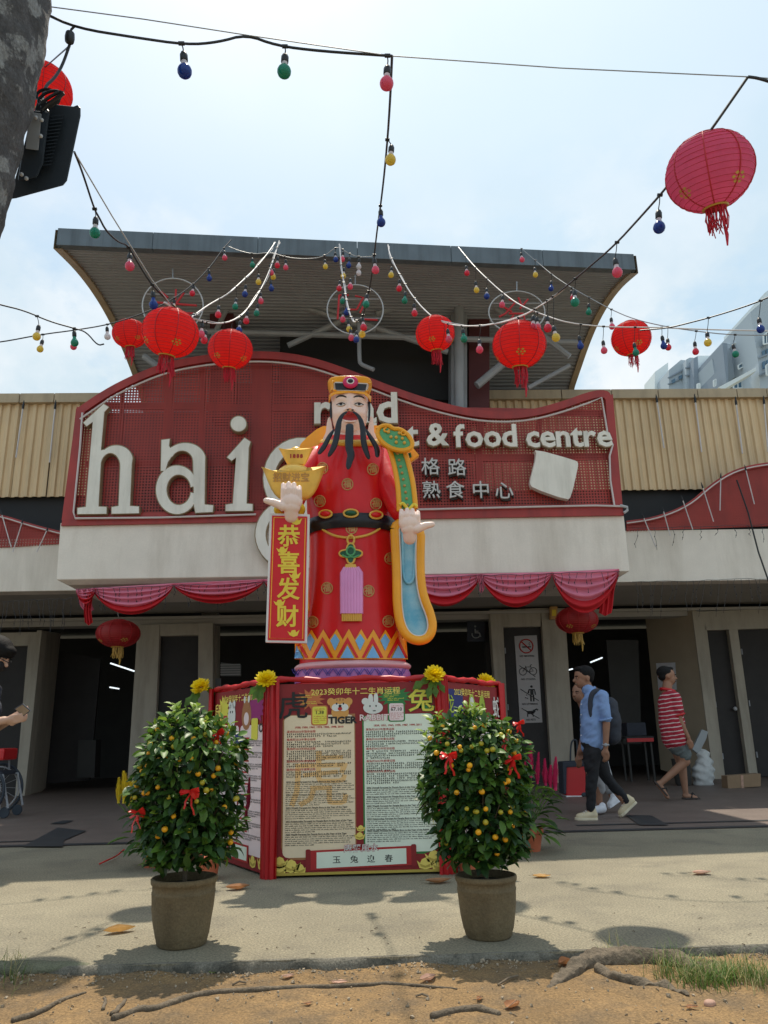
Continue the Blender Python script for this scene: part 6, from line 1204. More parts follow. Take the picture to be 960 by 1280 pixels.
lantern(148, 792, 53, 10.6, 'dark red lantern with gold print under the left end of the beam', m='lantern_dark', asp=.62, sd=9, fringe=.7, cord=(147, 765, 10.6), ribs=12, rings=14); lantern(721, 775, 52, 10.6, 'dark red lantern with gold print under the right end of the beam', m='lantern_dark', asp=.62, sd=10, fringe=.7, cord=(724, 745, 10.6), ribs=12, rings=14)
# coil and flood light on the trunk
# ------------------------------------------------------------------ leaning trunk at the upper left and its floodlight
def tk(x, y, D): return PD(x, y, D)
tr = thing('leaning_tree', (-2.2, 1.6, -.05), 'mottled grey tree trunk leaning in at the upper left corner', 'tree'); b = MB()
axis = [V((-2.10, 1.55, -.15)), tk(-390, 900, 2.6)*1.0, tk(-162, 520, 2.6), tk(-104, 300, 2.65), tk(-72, 180, 2.7), tk(-46, 60, 2.75), tk(-26, -60, 2.85), tk(-8, -220, 3.1), tk(30, -420, 3.5)]
ax = chaikin(axis, 2); n = 40; m_ = len(ax); 
rad = [interp(i/(m_-1), [(0, .30), (.12, .25), (.5, .245), (.7, .25), (1, .2)]) for i in range(m_)]
ax2 = []; 
for i in range(m_-1):
    for k in range(5): ax2.append((lerp(ax[i], ax[i+1], k/5), lerp(rad[i], rad[i+1], k/5)))
up = V((1, 0, 0))
for i, (p, r) in enumerate(ax2):
    d = (ax2[min(i+1, len(ax2)-1)][0]-ax2[max(i-1, 0)][0]).normalized(); u = (up-d*up.dot(d)).normalized(); w_ = d.cross(u)
    for k in range(n): a = 2*pi*k/n; q = p+u*cos(a)*r+w_*sin(a)*r; f = 1+.06*noise.noise(q*3)+.045*noise.noise(q*13)+.02*noise.noise(q*35); b.v.append(p+(u*cos(a)+w_*sin(a))*r*f)
b.f = [(i*n+k, i*n+(k+1) % n, (i+1)*n+(k+1) % n, (i+1)*n+k) for i in range(len(ax2)-1) for k in range(n)]; b.mi = [0]*len(b.f); b.build('trunk', 'trunk', tr, smooth='full')
# floodlight: corners of its glass edge frame and body
fd = thing('floodlight', PD(50, 190, 3.0), 'black finned floodlight strapped to the back of the leaning trunk', 'floodlight')
DF = 3.05
outl = [(46, 128), (92, 133), (97, 131), (101, 135), (101, 145), (84, 226), (79, 232), (20, 248), (12, 249), (14, 240)]
b = MB(); P_ = [PD(x, y, DF) for x, y in outl]; d_ = ray(60, 190).normalized()*.035; b.prism(P_, d_); b.build('housing_frame', 'black_plastic', fd, bevel=.006)
b = MB(); b.prism([PD(x, y, DF-.07) for x, y in ((40, 138), (62, 140), (54, 205), (46, 222), (22, 226), (28, 190))], ray(60, 190).normalized()*.07); b.build('driver_box', 'black_plastic', fd, bevel=.008)
for k in range(15):
    x0, y0 = 80-k*1.1, 143+k*4.4; b = MB(); b.prism([PD(x0-16, y0+2, DF-.04), PD(x0, y0, DF-.04), PD(x0-.3, y0+1.3, DF-.04), PD(x0-16, y0+3.3, DF-.04)], ray(60, 190).normalized()*.03); b.build('cooling_fin', 'black_plastic', fd)
b = MB(); b.prism([PD(x, y, DF-.10) for x, y in ((36, 140), (52, 142), (48, 188), (32, 186))], ray(60, 190).normalized()*.03); b.build('bracket', 'steel', fd, bevel=.004)
for x, y in ((45, 147), (52, 150), (51, 170), (27, 218), (33, 223)): b = MB(); b.ball(PD(x, y, DF-.11), .008, 8, 6); b.build('bolt', 'steel_white', fd, smooth=True)
rr = random.Random(4)
for q in range(4):
    b = MB(); b.tube([PD(60+14*cos(a+q)+q*2, 117+10*sin(a+q*.4)+q*2+a, DF-.04-.01*q) for a in [2*pi*i/20*1.1 for i in range(21)]], .006, 6); b.build('cable_loop', 'black_cable', fd, smooth=True)
b = MB(); b.tube(chaikin([PD(87, 56, 3.2), PD(78, 82, 3.2), PD(68, 98, 3.15), PD(56, 108, 3.1), PD(52, 130, 3.05), PD(60, 140, 3.0)], 2), .006, 6); b.build('power_cord', 'black_cable', fd, smooth=True)
# ------------------------------------------------------------------ round wire ornaments below the roof
def motif(x, y, rx, ry, Y, lab, strokes):
    C_ = PY(x, y, Y); s_ = (PY(x+1, y, Y)-C_).length; t = thing('round_ornament', C_, lab, 'ornament', 'round wire ornaments under the canopy'); F = lambda a, c, d=0: PY(x+a, y+c, Y+d)
    b = MB(); b.tube([F(rx*cos(q), ry*sin(q)) for q in [2*pi*i/48 for i in range(49)]], .009, 6, cap=False); b.build('ring', 'steel_white', t, smooth=True)
    for yy in (-ry*.42, ry*.35): 
        w_ = rx*sqrt(1-(yy/ry)**2); b = MB(); b.tube([F(-w_, yy, .02), F(w_, yy, .02)], .005, 5); b.build('cross_bar', 'steel_white', t)
    b = MB(); b.tube([F(0, -ry, 0), F(0, -ry-12, .1)], .008, 5); b.build('hanger', 'steel', t)
    for s in strokes: b = MB(); b.tube([F(a, c, -.02) for a, c in s], .014, 6); b.build('stroke', 'lantern_rib', t, smooth=True)
motif(444, 387, 35, 31, 8.7, 'round wire ornament above the statue', [[(-20, -18), (-22, 12)], [(-20, -18), (-8, -18)], [(0, -17), (10, -15), (2, 0), (-8, 0)], [(12, -8), (6, 4)], [(10, 12), (28, 13)]])
motif(646, 390, 35, 26, 8.7, 'round wire ornament behind the larger middle right lantern', [[(-10, -16), (-2, -12), (-14, 2), (-22, 6)], [(2, -18), (6, -8)], [(14, -16), (4, -4)], [(-10, 2), (8, 2), (10, 10)], [(-4, 4), (-12, 16)], [(0, 10), (14, 18)], [(-16, -6), (-6, 0)]])
motif(216, 382, 38, 34, 8.6, 'round wire ornament behind the largest left lantern', [[(-16, -18), (-6, -10)], [(14, -16), (4, -2)], [(-20, -4), (30, 0)], [(-10, 8), (26, 10)], [(4, -20), (2, 16)]])
# ------------------------------------------------------------------ swagged cloth under the beam
def swag(name, x0, x1, y0, y1, dip0, dip1, m1='cloth_pink', m2='cloth_red', split=.55, parent=None, Y=YB-.04, sd=0):
    n, k = 56, 30; 
    for part, (a, c, mm) in enumerate(((0, split+.22, m1), (split+.22, 1, m2))):
        b = MB()
        for j in range(k+1):
            t = lerp(a, c, j/k)
            for i in range(n+1):
                u = i/n; ytop = lerp(y0, y1, u); dip = lerp(dip0, dip1, t)*t; cat = (4*u*(1-u))**.8; yy = ytop+3*t+dip*cat; fold = .030*sin(t*30+sin(u*pi)*2.0+sd)*(.35+cat)*min(1, t*4)+.012*noise.noise(V((u*6, t*7, sd))); b.v.append(PY(lerp(x0, x1, u), yy, Y-.03-.10*t*cat+fold-(.012 if part else 0)))
        b.f = [(j*(n+1)+i, j*(n+1)+i+1, (j+1)*(n+1)+i+1, (j+1)*(n+1)+i) for j in range(k) for i in range(n)]; b.mi = [0]*len(b.f); b.build('pink_swag' if mm == m1 else 'red_swag', mm, parent, smooth='full', recalc=False)
def tail(x, y0, y1, w0, w1, m, parent, sd=0, Y=YB-.10, dx=0):
    b = MB(); n, k = 18, 14
    for j in range(k+1):
        t = j/k
        for i in range(n+1): u = i/n*2-1; b.v.append(PY(x+dx*t+u*lerp(w0, w1, t)+1.5*sin(t*5+sd), lerp(y0, y1, t)-abs(u)*4*t, Y+.025*sin(u*9+sd)+.01*noise.noise(V((u*3, t*4, sd)))))
    b.f = [(j*(n+1)+i, j*(n+1)+i+1, (j+1)*(n+1)+i+1, (j+1)*(n+1)+i) for j in range(k) for i in range(n)]; b.mi = [0]*len(b.f); b.build('tail', m, parent, smooth='full', recalc=False)
dr1 = thing('festoon_drape', PY(215, 732, YB), 'pink and red cloth swags left of the statue under the white beam', 'drape')
swag('s', 116, 217, 735, 729, 26, 33, parent=dr1, sd=1); swag('s', 217, 330, 729, 724, 12, 25, parent=dr1, sd=2, split=.5); swag('s', 330, 430, 724, 720, 20, 32, parent=dr1, sd=3); swag('s', 95, 120, 737, 734, 6, 16, parent=dr1, sd=4)
tail(103, 736, 766, 10, 7, 'cloth_pink', dr1, 1, dx=8); tail(112, 740, 782, 4, 5, 'cloth_red', dr1, 2, Y=YB-.14, dx=-2)
dr2 = thing('festoon_drape', PY(650, 716, YB), 'pink and red cloth swags right of the statue under the white beam', 'drape')
swag('s', 430, 512, 720, 719, 24, 36, parent=dr2, sd=5); swag('s', 512, 601, 719, 717, 22, 37, parent=dr2, sd=6); swag('s', 601, 690, 717, 715, 24, 40, parent=dr2, sd=7); swag('s', 690, 774, 715, 711, 34, 50, parent=dr2, sd=8)
tail(765, 718, 770, 9, 8, 'cloth_red', dr2, 3, Y=YB-.06, dx=-10); tail(601, 718, 742, 4, 3, 'cloth_pink', dr2, 4)
for d in (dr1, dr2): pass
# ------------------------------------------------------------------ people
class Fig:
    def __init__(s, fn, Y, k): s.fn = fn; s.Y = Y; s.m = (PY(700, 950, Y)-PY(699, 950, Y)).length/k      # metres per drawing unit
    def p(s, x, y, d=0.0): q = s.fn(x, y); return PY(q[0], q[1], s.Y+d)
    def cap(s, a, ra, b, rb): return (s.p(*a), ra, s.p(*b), rb)
def mk(vsfs, name, m, parent, **k):
    vs, fs = vsfs
    if name in ('shirt', 'polo_shirt', 'trousers', 'shorts', 'backpack', 'top', 'tshirt'):
        nx_ = []
        for v in vs:
            q = V((v.x*9+v.z*5, v.y*9, v.z*13)); f = noise.noise(q)*.012+abs(noise.noise(V((v.x*16-v.z*22, v.y*10, v.z*9))))*-.012; nx_.append(v+V((f, f*.8, f*.3)))
        vs = nx_
    b = MB(); b.add(vs, fs); return b.build(name, m, parent, smooth='full', recalc=False, **k)
def fingers(s, wrist, dirv, side, curl, n=4):    # closed, slightly bent fingers from the end of a palm
    caps = []; d = V(dirv).normalized(); sd = V(side).normalized(); palm = wrist+d*.045; cu = V(curl).normalized()
    caps.append((wrist, .020, palm, .026)); caps.append((palm-sd*.018, .016, palm+d*.03-sd*.022, .013)); caps.append((palm+sd*.018, .016, palm+d*.03+sd*.022, .013))
    for i in range(n):
        o = palm+d*.035+sd*(-.027+.018*i); l = (.034, .040, .037, .028)[i]; m1 = o+d*l+cu*.010; m2 = m1+d*l*.55+cu*.024; caps += [(o, .0095, m1, .0085), (m1, .0085, m2, .0075)]
    th = wrist+d*.02-sd*.03; caps += [(th+sd*.01, .012, th+d*.03-sd*.012+cu*.006, .010), (th+d*.03-sd*.012+cu*.006, .010, th+d*.055-sd*.004+cu*.016, .008)]; return caps
def head_parts(s, c, face, up, r=.098, tiltm=None):
    f = V(face).normalized(); u = V(up).normalized(); sd = u.cross(f).normalized(); M_ = Matrix((f, sd, u)).transposed()
    caps = []; P = lambda a, b_, z: c+f*a*r+sd*b_*r+u*z*r
    balls = [(P(-.12, 0, .18), (r*1.0, r*.78, r*.92), M_), (P(.30, 0, -.35), (r*.62, r*.60, r*.72), M_), (P(.40, 0, -.82), (r*.34, r*.36, r*.24), M_), (P(.62, 0, .12), (r*.28, r*.5, r*.16), M_)]
    caps += [(P(.82, 0, .02), r*.09, P(1.06, 0, -.28), r*.13), (P(.86, 0, -.62), r*.10, P(.80, 0, -.68), r*.12), (P(.55, .35, -.25), r*.2, P(.5, .35, -.3), r*.2), (P(.55, -.35, -.25), r*.2, P(.5, -.35, -.3), r*.2)]
    for q in (-1, 1): caps.append((P(-.12, q*.76, .0), r*.10, P(-.06, q*.74, -.32), r*.07)); balls.append((P(-.12, q*.78, -.12), (r*.17, r*.06, r*.27), M_))
    return caps, balls, P, M_, f, sd, u
def face_marks(par, P, r, M_, shade=False):
    for q in (-1, 1):
        b = MB(); b.ball(P(.80, q*.34, -.04), (r*.06, r*.11, r*.045), 10, 8, M_); b.build('eye', 'skin_pale', par, smooth=True); b = MB(); b.ball(P(.885, q*.34, -.04), (r*.035, r*.055, r*.055), 8, 6, M_); b.build('iris', 'print_black', par, smooth=True)
        b = MB(); b.tube([P(.86, q*.16, .12), P(.92, q*.36, .17), P(.78, q*.56, .12)], r*.045, 6); b.build('eyebrow', 'hair', par)
    b = MB(); b.tube([P(.90, -.20, -.63), P(.98, 0, -.62), P(.90, .20, -.63)], r*.045, 6); b.build('mouth', 'bark', par)
def shoe(s, heel, toe, name, m, parent, h=.075, sole='sole', w=.045):
    d = (toe-heel); L_ = d.length; f = d.normalized(); up = V((0, 1, 0)).cross(f); up = -up if up.z < 0 else up
    caps = [(heel+f*.03+up*.05, w*.95, heel+f*L_*.45+up*.045, w*.95), (heel+f*L_*.45+up*.04, w*.95, toe-f*.04+up*.03, w*.85), (heel+f*.035+up*.06, w*.9, heel+f*.04+up*(h+.02), w*.85)]
    o = mk(blob(caps, [], .008, 4), name, m, parent); b = MB(); q = V((0, 1, 0)); pl = [(-.01, .8), (.1, 1.0), (.45, .9), (.75, 1.1), (.95, .85), (1.03, .3)]; L2 = [(heel+f*L_*t+q*w*k_) for t, k_ in pl]+[(heel+f*L_*t-q*w*k_) for t, k_ in reversed(pl)]
    b.prism(L2, up*.026); b.build('sole', sole, o, bevel=.006)
    for i in range(3): b = MB(); c = heel+f*L_*(.5+.1*i)+up*(.082-.012*i); b.tube([c-q*.03, c+up*.008, c+q*.03], .004, 5); b.build('lace', 'white_plastic', o)
    return o
z5 = lambda x, y: (690+x/4.8, 820+y/4.8)
# man in the blue shirt, walking left
Ym = PZ(735, 1024, .004).y; s = Fig(z5, Ym, 4.8); U = s.m; print('man Y', Ym, 'height', s.p(200, 70).z)
t = thing('person', V((s.p(250, 985).x, Ym, .004)), 'man in light blue shirt with black trousers, cream sneakers and black backpack walking left', 'person')
hc = s.p(188, 128, 0); hcaps, hballs, HP, HM, f, sd_, u = head_parts(s, hc, (-1, -.12, -.06), (-.05, 0, 1), .108)
arm_n = [s.cap((300, 235, -.17), .050, (326, 400, -.20), .040), s.cap((326, 400, -.20), .040, (322, 545, -.20), .027)]; arm_f = [s.cap((260, 240, .18), .048, (215, 400, .22), .038), s.cap((215, 400, .22), .038, (180, 540, .20), .026)]
body_c = hcaps+[s.cap((205, 175, 0), .056, (225, 225, 0), .062)]+arm_n+arm_f+fingers(s, s.p(322, 550, -.20), (0, 0, -1), (1, 0, 0), (-.3, .8, 0))+fingers(s, s.p(180, 545, .20), (-.2, 0, -1), (1, 0, 0), (-.3, -.5, 0))+[s.cap((245, 240, 0), .10, (250, 520, 0), .10), s.cap((235, 560, -.08), .08, (238, 740, -.08), .055), s.cap((238, 740, -.08), .052, (232, 930, -.07), .035), s.cap((265, 560, .08), .08, (320, 720, .09), .055), s.cap((320, 720, .09), .052, (440, 880, .09), .035)]
bd = mk(blob(body_c, hballs, .009, 3), 'body', 'skin', t)
face_marks(bd, HP, .108, HM)
hr = .108; mk(blob([], [(HP(-.22, 0, .34), (hr*.98, hr*.84, hr*.84), HM), (HP(-.5, 0, -.05), (hr*.56, hr*.74, hr*.6), HM)]+[(HP(.42, 0, .82), (hr*.42, hr*.6, hr*.28), HM)], .009, 2), 'hair', 'hair', t)
shirt = [s.cap((272, 250, -.11), .085, (262, 250, .11), .085), s.cap((258, 270, -.07), .120, (246, 400, -.06), .125), s.cap((258, 270, .07), .120, (246, 400, .06), .125), s.cap((246, 400, -.06), .125, (243, 515, -.06), .120), s.cap((246, 400, .06), .125, (243, 515, .06), .120), s.cap((246, 300, 0), .13, (243, 510, 0), .125), s.cap((300, 240, -.16), .068, (325, 372, -.20), .056), s.cap((262, 245, .17), .066, (222, 370, .22), .055), s.cap((218, 205, -.03), .066, (218, 205, .03), .066), s.cap((235, 520, -.06), .11, (212, 545, -.05), .07)]
sh = mk(blob(shirt, [], .010, 4), 'shirt', 'denim_shirt', t)
b = MB(); b.tube([s.p(195, 215, -.05), s.p(222, 212, -.085), s.p(256, 190, -.05), s.p(256, 190, .05), s.p(222, 212, .085), s.p(195, 215, .05)], .017, 8); b.build('collar', 'denim_shirt', sh, smooth=True); b = MB(); b.tube([s.p(322, 380, -.20)+V((.058*cos(a), .058*sin(a), .012*cos(a))) for a in [2*pi*i/16 for i in range(17)]], .012, 6, cap=False); b.build('cuff', 'denim_shirt', sh, smooth=True)
for i in range(4): b = MB(); b.ball(s.p(176-1.5*i+3*(i > 2), 290+62*i, -.06), .007, 6, 5); b.build('button', 'white_plastic', sh)
tr_ = [s.cap((236, 530, -.06), .108, (262, 530, .06), .108), s.cap((240, 570, -.08), .095, (240, 740, -.08), .064), s.cap((240, 740, -.08), .062, (232, 915, -.07), .045), s.cap((268, 575, .07), .095, (322, 720, .09), .064), s.cap((322, 720, .09), .062, (445, 868, .09), .045)]
mk(blob(tr_, [], .010, 4), 'trousers', 'black_cloth', t)
shoe(s, s.p(270, 985, -.07), s.p(142, 985, -.07), 'shoe', 'shoe_cream', t); shoe(s, s.p(505, 880, .09), s.p(412, 968, .09), 'shoe', 'shoe_cream', t)
bp = [s.cap((345, 290, -.06), .075, (362, 390, -.06), .095), s.cap((345, 290, .08), .075, (362, 390, .08), .095), s.cap((362, 390, -.06), .095, (365, 480, -.06), .080), s.cap((362, 390, .08), .095, (365, 480, .08), .080), s.cap((350, 290, 0), .08, (364, 480, 0), .09)]
bk = mk(blob(bp, [], .012, 5), 'backpack', 'dark_cloth', t); b = MB(); b.tube(chaikin([s.p(330, 250, -.10), s.p(285, 205, -.17), s.p(243, 215, -.19), s.p(228, 270, -.18), s.p(232, 345, -.17), s.p(270, 420, -.15), s.p(330, 470, -.10)], 2), .026, 8, flat=(0, 1, 0)); b.build('strap', 'dark_cloth', bk, smooth=True)
b = MB(); b.tube([s.p(322, 533, -.20)+V((.030*cos(a), .030*sin(a), 0)) for a in [2*pi*i/14 for i in range(15)]], .009, 6, cap=False); b.ball(s.p(322, 533, -.235), (.018, .008, .018), 10, 6); b.build('wristwatch', 'steel', t, smooth=True)
# man in the striped shirt, walking right
s = Fig(z5, PZ(864, 1000, .004).y, 4.8); t = thing('person', V((s.p(760, 850).x, s.Y, .004)), 'man in red and white striped polo shirt, grey shorts and flip-flops walking right', 'person')
hc = s.p(690, 118); hcaps, hballs, HP, HM, f, sd_, u = head_parts(s, hc, (1, -.05, -.06), (.05, 0, 1), .112)
body_c = hcaps+[s.cap((693, 165, 0), .060, (690, 215, 0), .066), s.cap((735, 255, -.18), .050, (765, 385, -.20), .042), s.cap((765, 385, -.20), .040, (818, 490, -.20), .027), s.cap((690, 255, .18), .048, (690, 385, .22), .040), s.cap((690, 385, .22), .038, (730, 480, .2), .026)]
body_c += fingers(s, s.p(820, 492, -.20), (.25, 0, -1), (1, 0, .2), (-.2, .8, 0))+fingers(s, s.p(730, 480, .2), (.25, 0, -1), (1, 0, .2), (-.2, -.8, 0))
body_c += [s.cap((710, 250, 0), .10, (735, 500, 0), .11), s.cap((750, 540, -.08), .09, (800, 632, -.08), .062), s.cap((800, 632, -.08), .060, (655, 762, -.07), .034), s.cap((655, 762, -.07), .034, (640, 770, -.07), .036), s.cap((750, 540, .08), .09, (778, 650, .08), .062), s.cap((778, 650, .08), .060, (802, 822, .08), .034),
           s.cap((640, 765, -.07), .036, (692, 845, -.07), .028), s.cap((692, 845, -.10), .016, (700, 853, -.10), .012), s.cap((798, 838, .08), .034, (860, 850, .08), .028), s.cap((862, 850, .06), .016, (872, 852, .06), .012)]
bd = mk(blob(body_c, hballs, .009, 3), 'body', 'skin', t); face_marks(bd, HP, .112, HM); hr = .112
mk(blob([], [(HP(-.25, 0, .34), (hr*.95, hr*.82, hr*.80), HM), (HP(-.5, 0, -.05), (hr*.54, hr*.72, hr*.6), HM), (HP(.35, 0, .80), (hr*.42, hr*.56, hr*.24), HM)], .009, 2), 'hair', 'hair', t)
shirt = [s.cap((715, 245, -.12), .085, (700, 245, .12), .085), s.cap((703, 275, -.08), .135, (720, 400, -.08), .165), s.cap((703, 275, .08), .135, (720, 400, .08), .165), s.cap((720, 400, -.08), .165, (736, 495, -.08), .155), s.cap((720, 400, .08), .165, (736, 495, .08), .155), s.cap((705, 290, 0), .15, (735, 490, 0), .16), s.cap((738, 250, -.17), .080, (758, 330, -.20), .074), s.cap((690, 250, .18), .078, (692, 330, .22), .070)]
sh = mk(blob(shirt, [], .010, 4), 'polo_shirt', 'polo', t); b = MB(); b.tube([s.p(693, 205, 0)+V((.085*cos(a), .085*sin(a), .02*cos(a+pi))) for a in [2*pi*i/20 for i in range(21)]], .018, 8, cap=False); b.build('collar', 'satin_red', sh, smooth=True)
b = MB(); b.tube([s.p(763, 352, -.20)+V((.064*cos(a), .064*sin(a), .015*cos(a))) for a in [2*pi*i/20 for i in range(21)]], .012, 8, cap=False); b.build('cuff', 'satin_red', sh, smooth=True)
mk(blob([s.cap((745, 525, -.08), .125, (748, 525, .08), .125), s.cap((755, 545, -.08), .105, (795, 590, -.08), .088), s.cap((752, 545, .08), .105, (775, 592, .08), .088)], [], .010, 3), 'shorts', 'shorts', t)
for a, c, dy in (((608, 752), (698, 858), -.07), ((782, 858), (888, 858), .08)):
    A0, A1 = s.p(*a, dy), s.p(*c, dy); f = (A1-A0).normalized(); q = V((0, 1, 0)); up = q.cross(f)*-1; up = up if up.z > 0 else -up; L_ = (A1-A0).length; b = MB(); pl = [(0, .5), (.15, .95), (.5, .8), (.8, 1.05), (.97, .6), (1.02, .1)]
    b.prism([A0+f*L_*u_+q*.042*k_ for u_, k_ in pl]+[A0+f*L_*u_-q*.042*k_ for u_, k_ in reversed(pl)], up*.018); ff = b.build('flip_flop', 'flipflop', t, bevel=.004); b = MB(); b.tube([A0+f*L_*.45+q*.045+up*.02, A0+f*L_*.62+up*.075, A0+f*L_*.8+up*.03], .007, 6); b.tube([A0+f*L_*.45-q*.045+up*.02, A0+f*L_*.62+up*.075], .007, 6); b.build('strap', 'black_cloth', ff)
# person mostly hidden behind the first man
s = Fig(z5, Ym+.55, 4.8); t = thing('person', V((s.p(300, 930).x, s.Y, .004)), 'person with white sneakers and grey trousers, hidden behind the man in the blue shirt', 'person'); hc = s.p(163, 222); hcaps, hballs, HP, HM, f, sd_, u = head_parts(s, hc, (-.8, -.6, 0), (0, 0, 1), .098)
bd = mk(blob(hcaps+[s.cap((175, 270, 0), .05, (195, 310, 0), .055), s.cap((215, 340, -.1), .045, (190, 480, -.12), .035), s.cap((190, 480, -.12), .035, (160, 590, -.1), .025), s.cap((230, 350, 0), .1, (260, 560, 0), .1), s.cap((255, 600, -.07), .075, (285, 880, -.07), .035), s.cap((280, 600, .07), .075, (365, 850, .07), .035)]+fingers(s, s.p(160, 592, -.1), (0, 0, -1), (1, 0, 0), (0, .8, 0)), hballs, .010, 3), 'body', 'skin', t); face_marks(bd, HP, .098, HM)
mk(blob([], [(HP(-.25, 0, .34), (.098*.98, .098*.86, .098*.82), HM), (HP(-.5, 0, -.1), (.055, .075, .07), HM)], .010, 2), 'hair', 'hair', t)
mk(blob([s.cap((215, 350, -.11), .08, (215, 350, .11), .08), s.cap((225, 380, 0), .115, (245, 540, 0), .12), s.cap((250, 550, -.05), .11, (250, 550, .05), .11), s.cap((215, 345, -.15), .058, (195, 440, -.15), .05)], [], .012, 4), 'top', 'dark_cloth', t)
mk(blob([s.cap((255, 580, -.05), .105, (265, 580, .05), .105), s.cap((262, 610, -.06), .09, (290, 800, -.07), .058), s.cap((285, 610, .06), .09, (352, 800, .07), .058)], [], .012, 4), 'trousers', 'grey_cloth', t)
shoe(s, s.p(312, 937, -.07), s.p(250, 937, -.25), 'shoe', 'shoe_white', t, sole='shoe_white'); shoe(s, s.p(405, 870, .07), s.p(342, 915, .0), 'shoe', 'shoe_white', t, sole='shoe_white')
# person at the left edge looking at a phone
zL = lambda x, y: (x/3.43, 720+y/3.43); YL_ = 5.75; s = Fig(zL, YL_, 3.43); x0 = s.p(-75, 500).x
t = thing('person', V((x0, YL_, 0)), 'dark haired masked person at the left edge looking down at a phone', 'person'); fc = V((1, -.12, -.62)); hc = s.p(-12, 335); hcaps, hballs, HP, HM, f, sd_, u = head_parts(s, hc, fc, (.6, 0, 1), .108)
W_ = lambda dx, z, dy=0: V((x0+dx, YL_+dy, z))
zs_ = s.p(-40, 450).z; fore = s.p(18, 618, -.10)
body_c = hcaps+[(s.p(-35, 375), .056, s.p(-60, 440), .062), (W_(-.02, zs_-.05, -.18), .048, W_(-.02, zs_-.34, -.22), .040), (W_(-.02, zs_-.34, -.22), .038, fore, .028), (W_(-.02, zs_-.05, .18), .048, W_(.0, zs_-.34, .2), .040), (W_(0, zs_-.34, .2), .038, fore+V((.0, .16, .02)), .028), (W_(0, zs_-.1), .1, W_(0, .9), .1), (W_(0, .85, -.09), .08, W_(0, .48, -.1), .055), (W_(0, .48, -.1), .05, W_(-.02, .08, -.1), .035), (W_(0, .85, .09), .08, W_(0, .48, .1), .055), (W_(0, .48, .1), .05, W_(-.02, .08, .1), .035)]
body_c += fingers(s, fore, (1, .15, .12), (0, -.25, 1), (-.1, .9, .2))+fingers(s, fore+V((.0, .14, .03)), (1, -.25, .25), (0, .25, 1), (-.1, -.9, .2))
bd = mk(blob(body_c, hballs, .008, 3), 'body', 'skin_pale', t); face_marks(bd, HP, .108, HM); hr = .108
mk(blob([], [(HP(-.15, 0, .36), (hr*1.08, hr*.92, hr*.86), HM), (HP(-.5, 0, -.05), (hr*.62, hr*.8, hr*.66), HM), (HP(.55, 0, .62), (hr*.48, hr*.62, hr*.34), HM), (HP(.78, .1, .40), (hr*.22, hr*.4, hr*.22), HM)], .008, 1), 'hair', 'hair', t)
mk(blob([(HP(.62, -.2, -.50), hr*.42, HP(.62, .2, -.50), hr*.42), (HP(.5, 0, -.75), hr*.42, HP(.5, 0, -.8), hr*.4)], [], .009, 3), 'face_mask', 'black_cloth', t); b = MB(); b.tube([HP(-.1, -.86, -.02), HP(.8, -.62, .0), HP(1.02, -.35, -.02), HP(1.08, 0, -.04), HP(1.02, .35, -.02), HP(.8, .62, 0)], .0035, 6); b.build('glasses', 'print_black', t)
mk(blob([(W_(-.02, zs_-.02, -.11), .085, W_(-.02, zs_-.02, .11), .085), (W_(0, zs_-.2, -.06), .12, W_(0, zs_-.2, .06), .12), (W_(0, zs_-.5, -.06), .125, W_(0, zs_-.5, .06), .125), (W_(-.02, zs_-.05, -.17), .07, W_(-.02, zs_-.26, -.2), .06), (W_(-.02, zs_-.05, .17), .07, W_(-.02, zs_-.26, .2), .06)], [], .012, 4), 'tshirt', 'dark_cloth', t)
mk(blob([(W_(0, .92, -.06), .125, W_(0, .92, .06), .125), (W_(0, .85, -.09), .10, W_(0, .48, -.1), .075), (W_(0, .48, -.1), .075, W_(-.02, .1, -.1), .06), (W_(0, .85, .09), .10, W_(0, .48, .1), .075), (W_(0, .48, .1), .075, W_(-.02, .1, .1), .06)], [], .012, 4), 'trousers', 'black_cloth', t)
for dy in (-.1, .1): shoe(s, W_(-.10, .0, dy), W_(.16, .0, dy), 'shoe', 'shoe_white', t)
ph = thing('smartphone', s.p(95, 600, -.05), 'smartphone in a patterned case held by the person at the left edge', 'phone'); b = MB(); P_ = [s.p(x, y, -.06-.02*(x > 90)) for x, y in ((60, 570), (96, 548), (132, 578), (100, 602))]; b.prism(P_, (0, .010, .004)); b.build('case', 'dark_cloth', ph, bevel=.003)
b = MB(); c_ = sum(P_, V())/4; b.prism([c_+(q-c_)*.86+V((0, -.0015, -.0005)) for q in P_], (0, .001, 0)); b.build('back_print', 'cardboard', ph); b = MB(); b.prism([c_+(q-c_)*.4+V((.004, -.003, .012)) for q in P_], (0, .0015, 0)); b.build('label_print', 'grey_plastic', ph)
# ------------------------------------------------------------------ things around the doors
def Q(x, y, d=0): return PY(x, y, Y2+d)
sg = thing('rules_panel', Q(660, 900, -.02), 'tall brushed steel panel of four prohibition pictograms on the dark door', 'sign'); PN = [(643, 795), (671, 794), (678, 903), (650, 904)]
b = MB(); b.prism([Q(x, y, .105) for x, y in PN], (0, .012, 0)); b.build('steel_plate', 'steel_panel', sg)
def pn(u, v): return lerp(V(PN[0]), V(PN[1]), u)*(1-v)+lerp(V(PN[3]), V(PN[2]), u)*v
def PNt(u, v, d=0): q = pn(u, v); return Q(q.x, q.y, .100+d)
def pl(us, m='print_black', r=.006, name='pictogram'): b = MB(); b.tube([PNt(*u) for u in us], r, 5); b.build(name, m, sg)
def circ(u, v, r, n=18, k=.26): return [(u+r*cos(2*pi*i/n), v+r*k*sin(2*pi*i/n)) for i in range(n+1)]
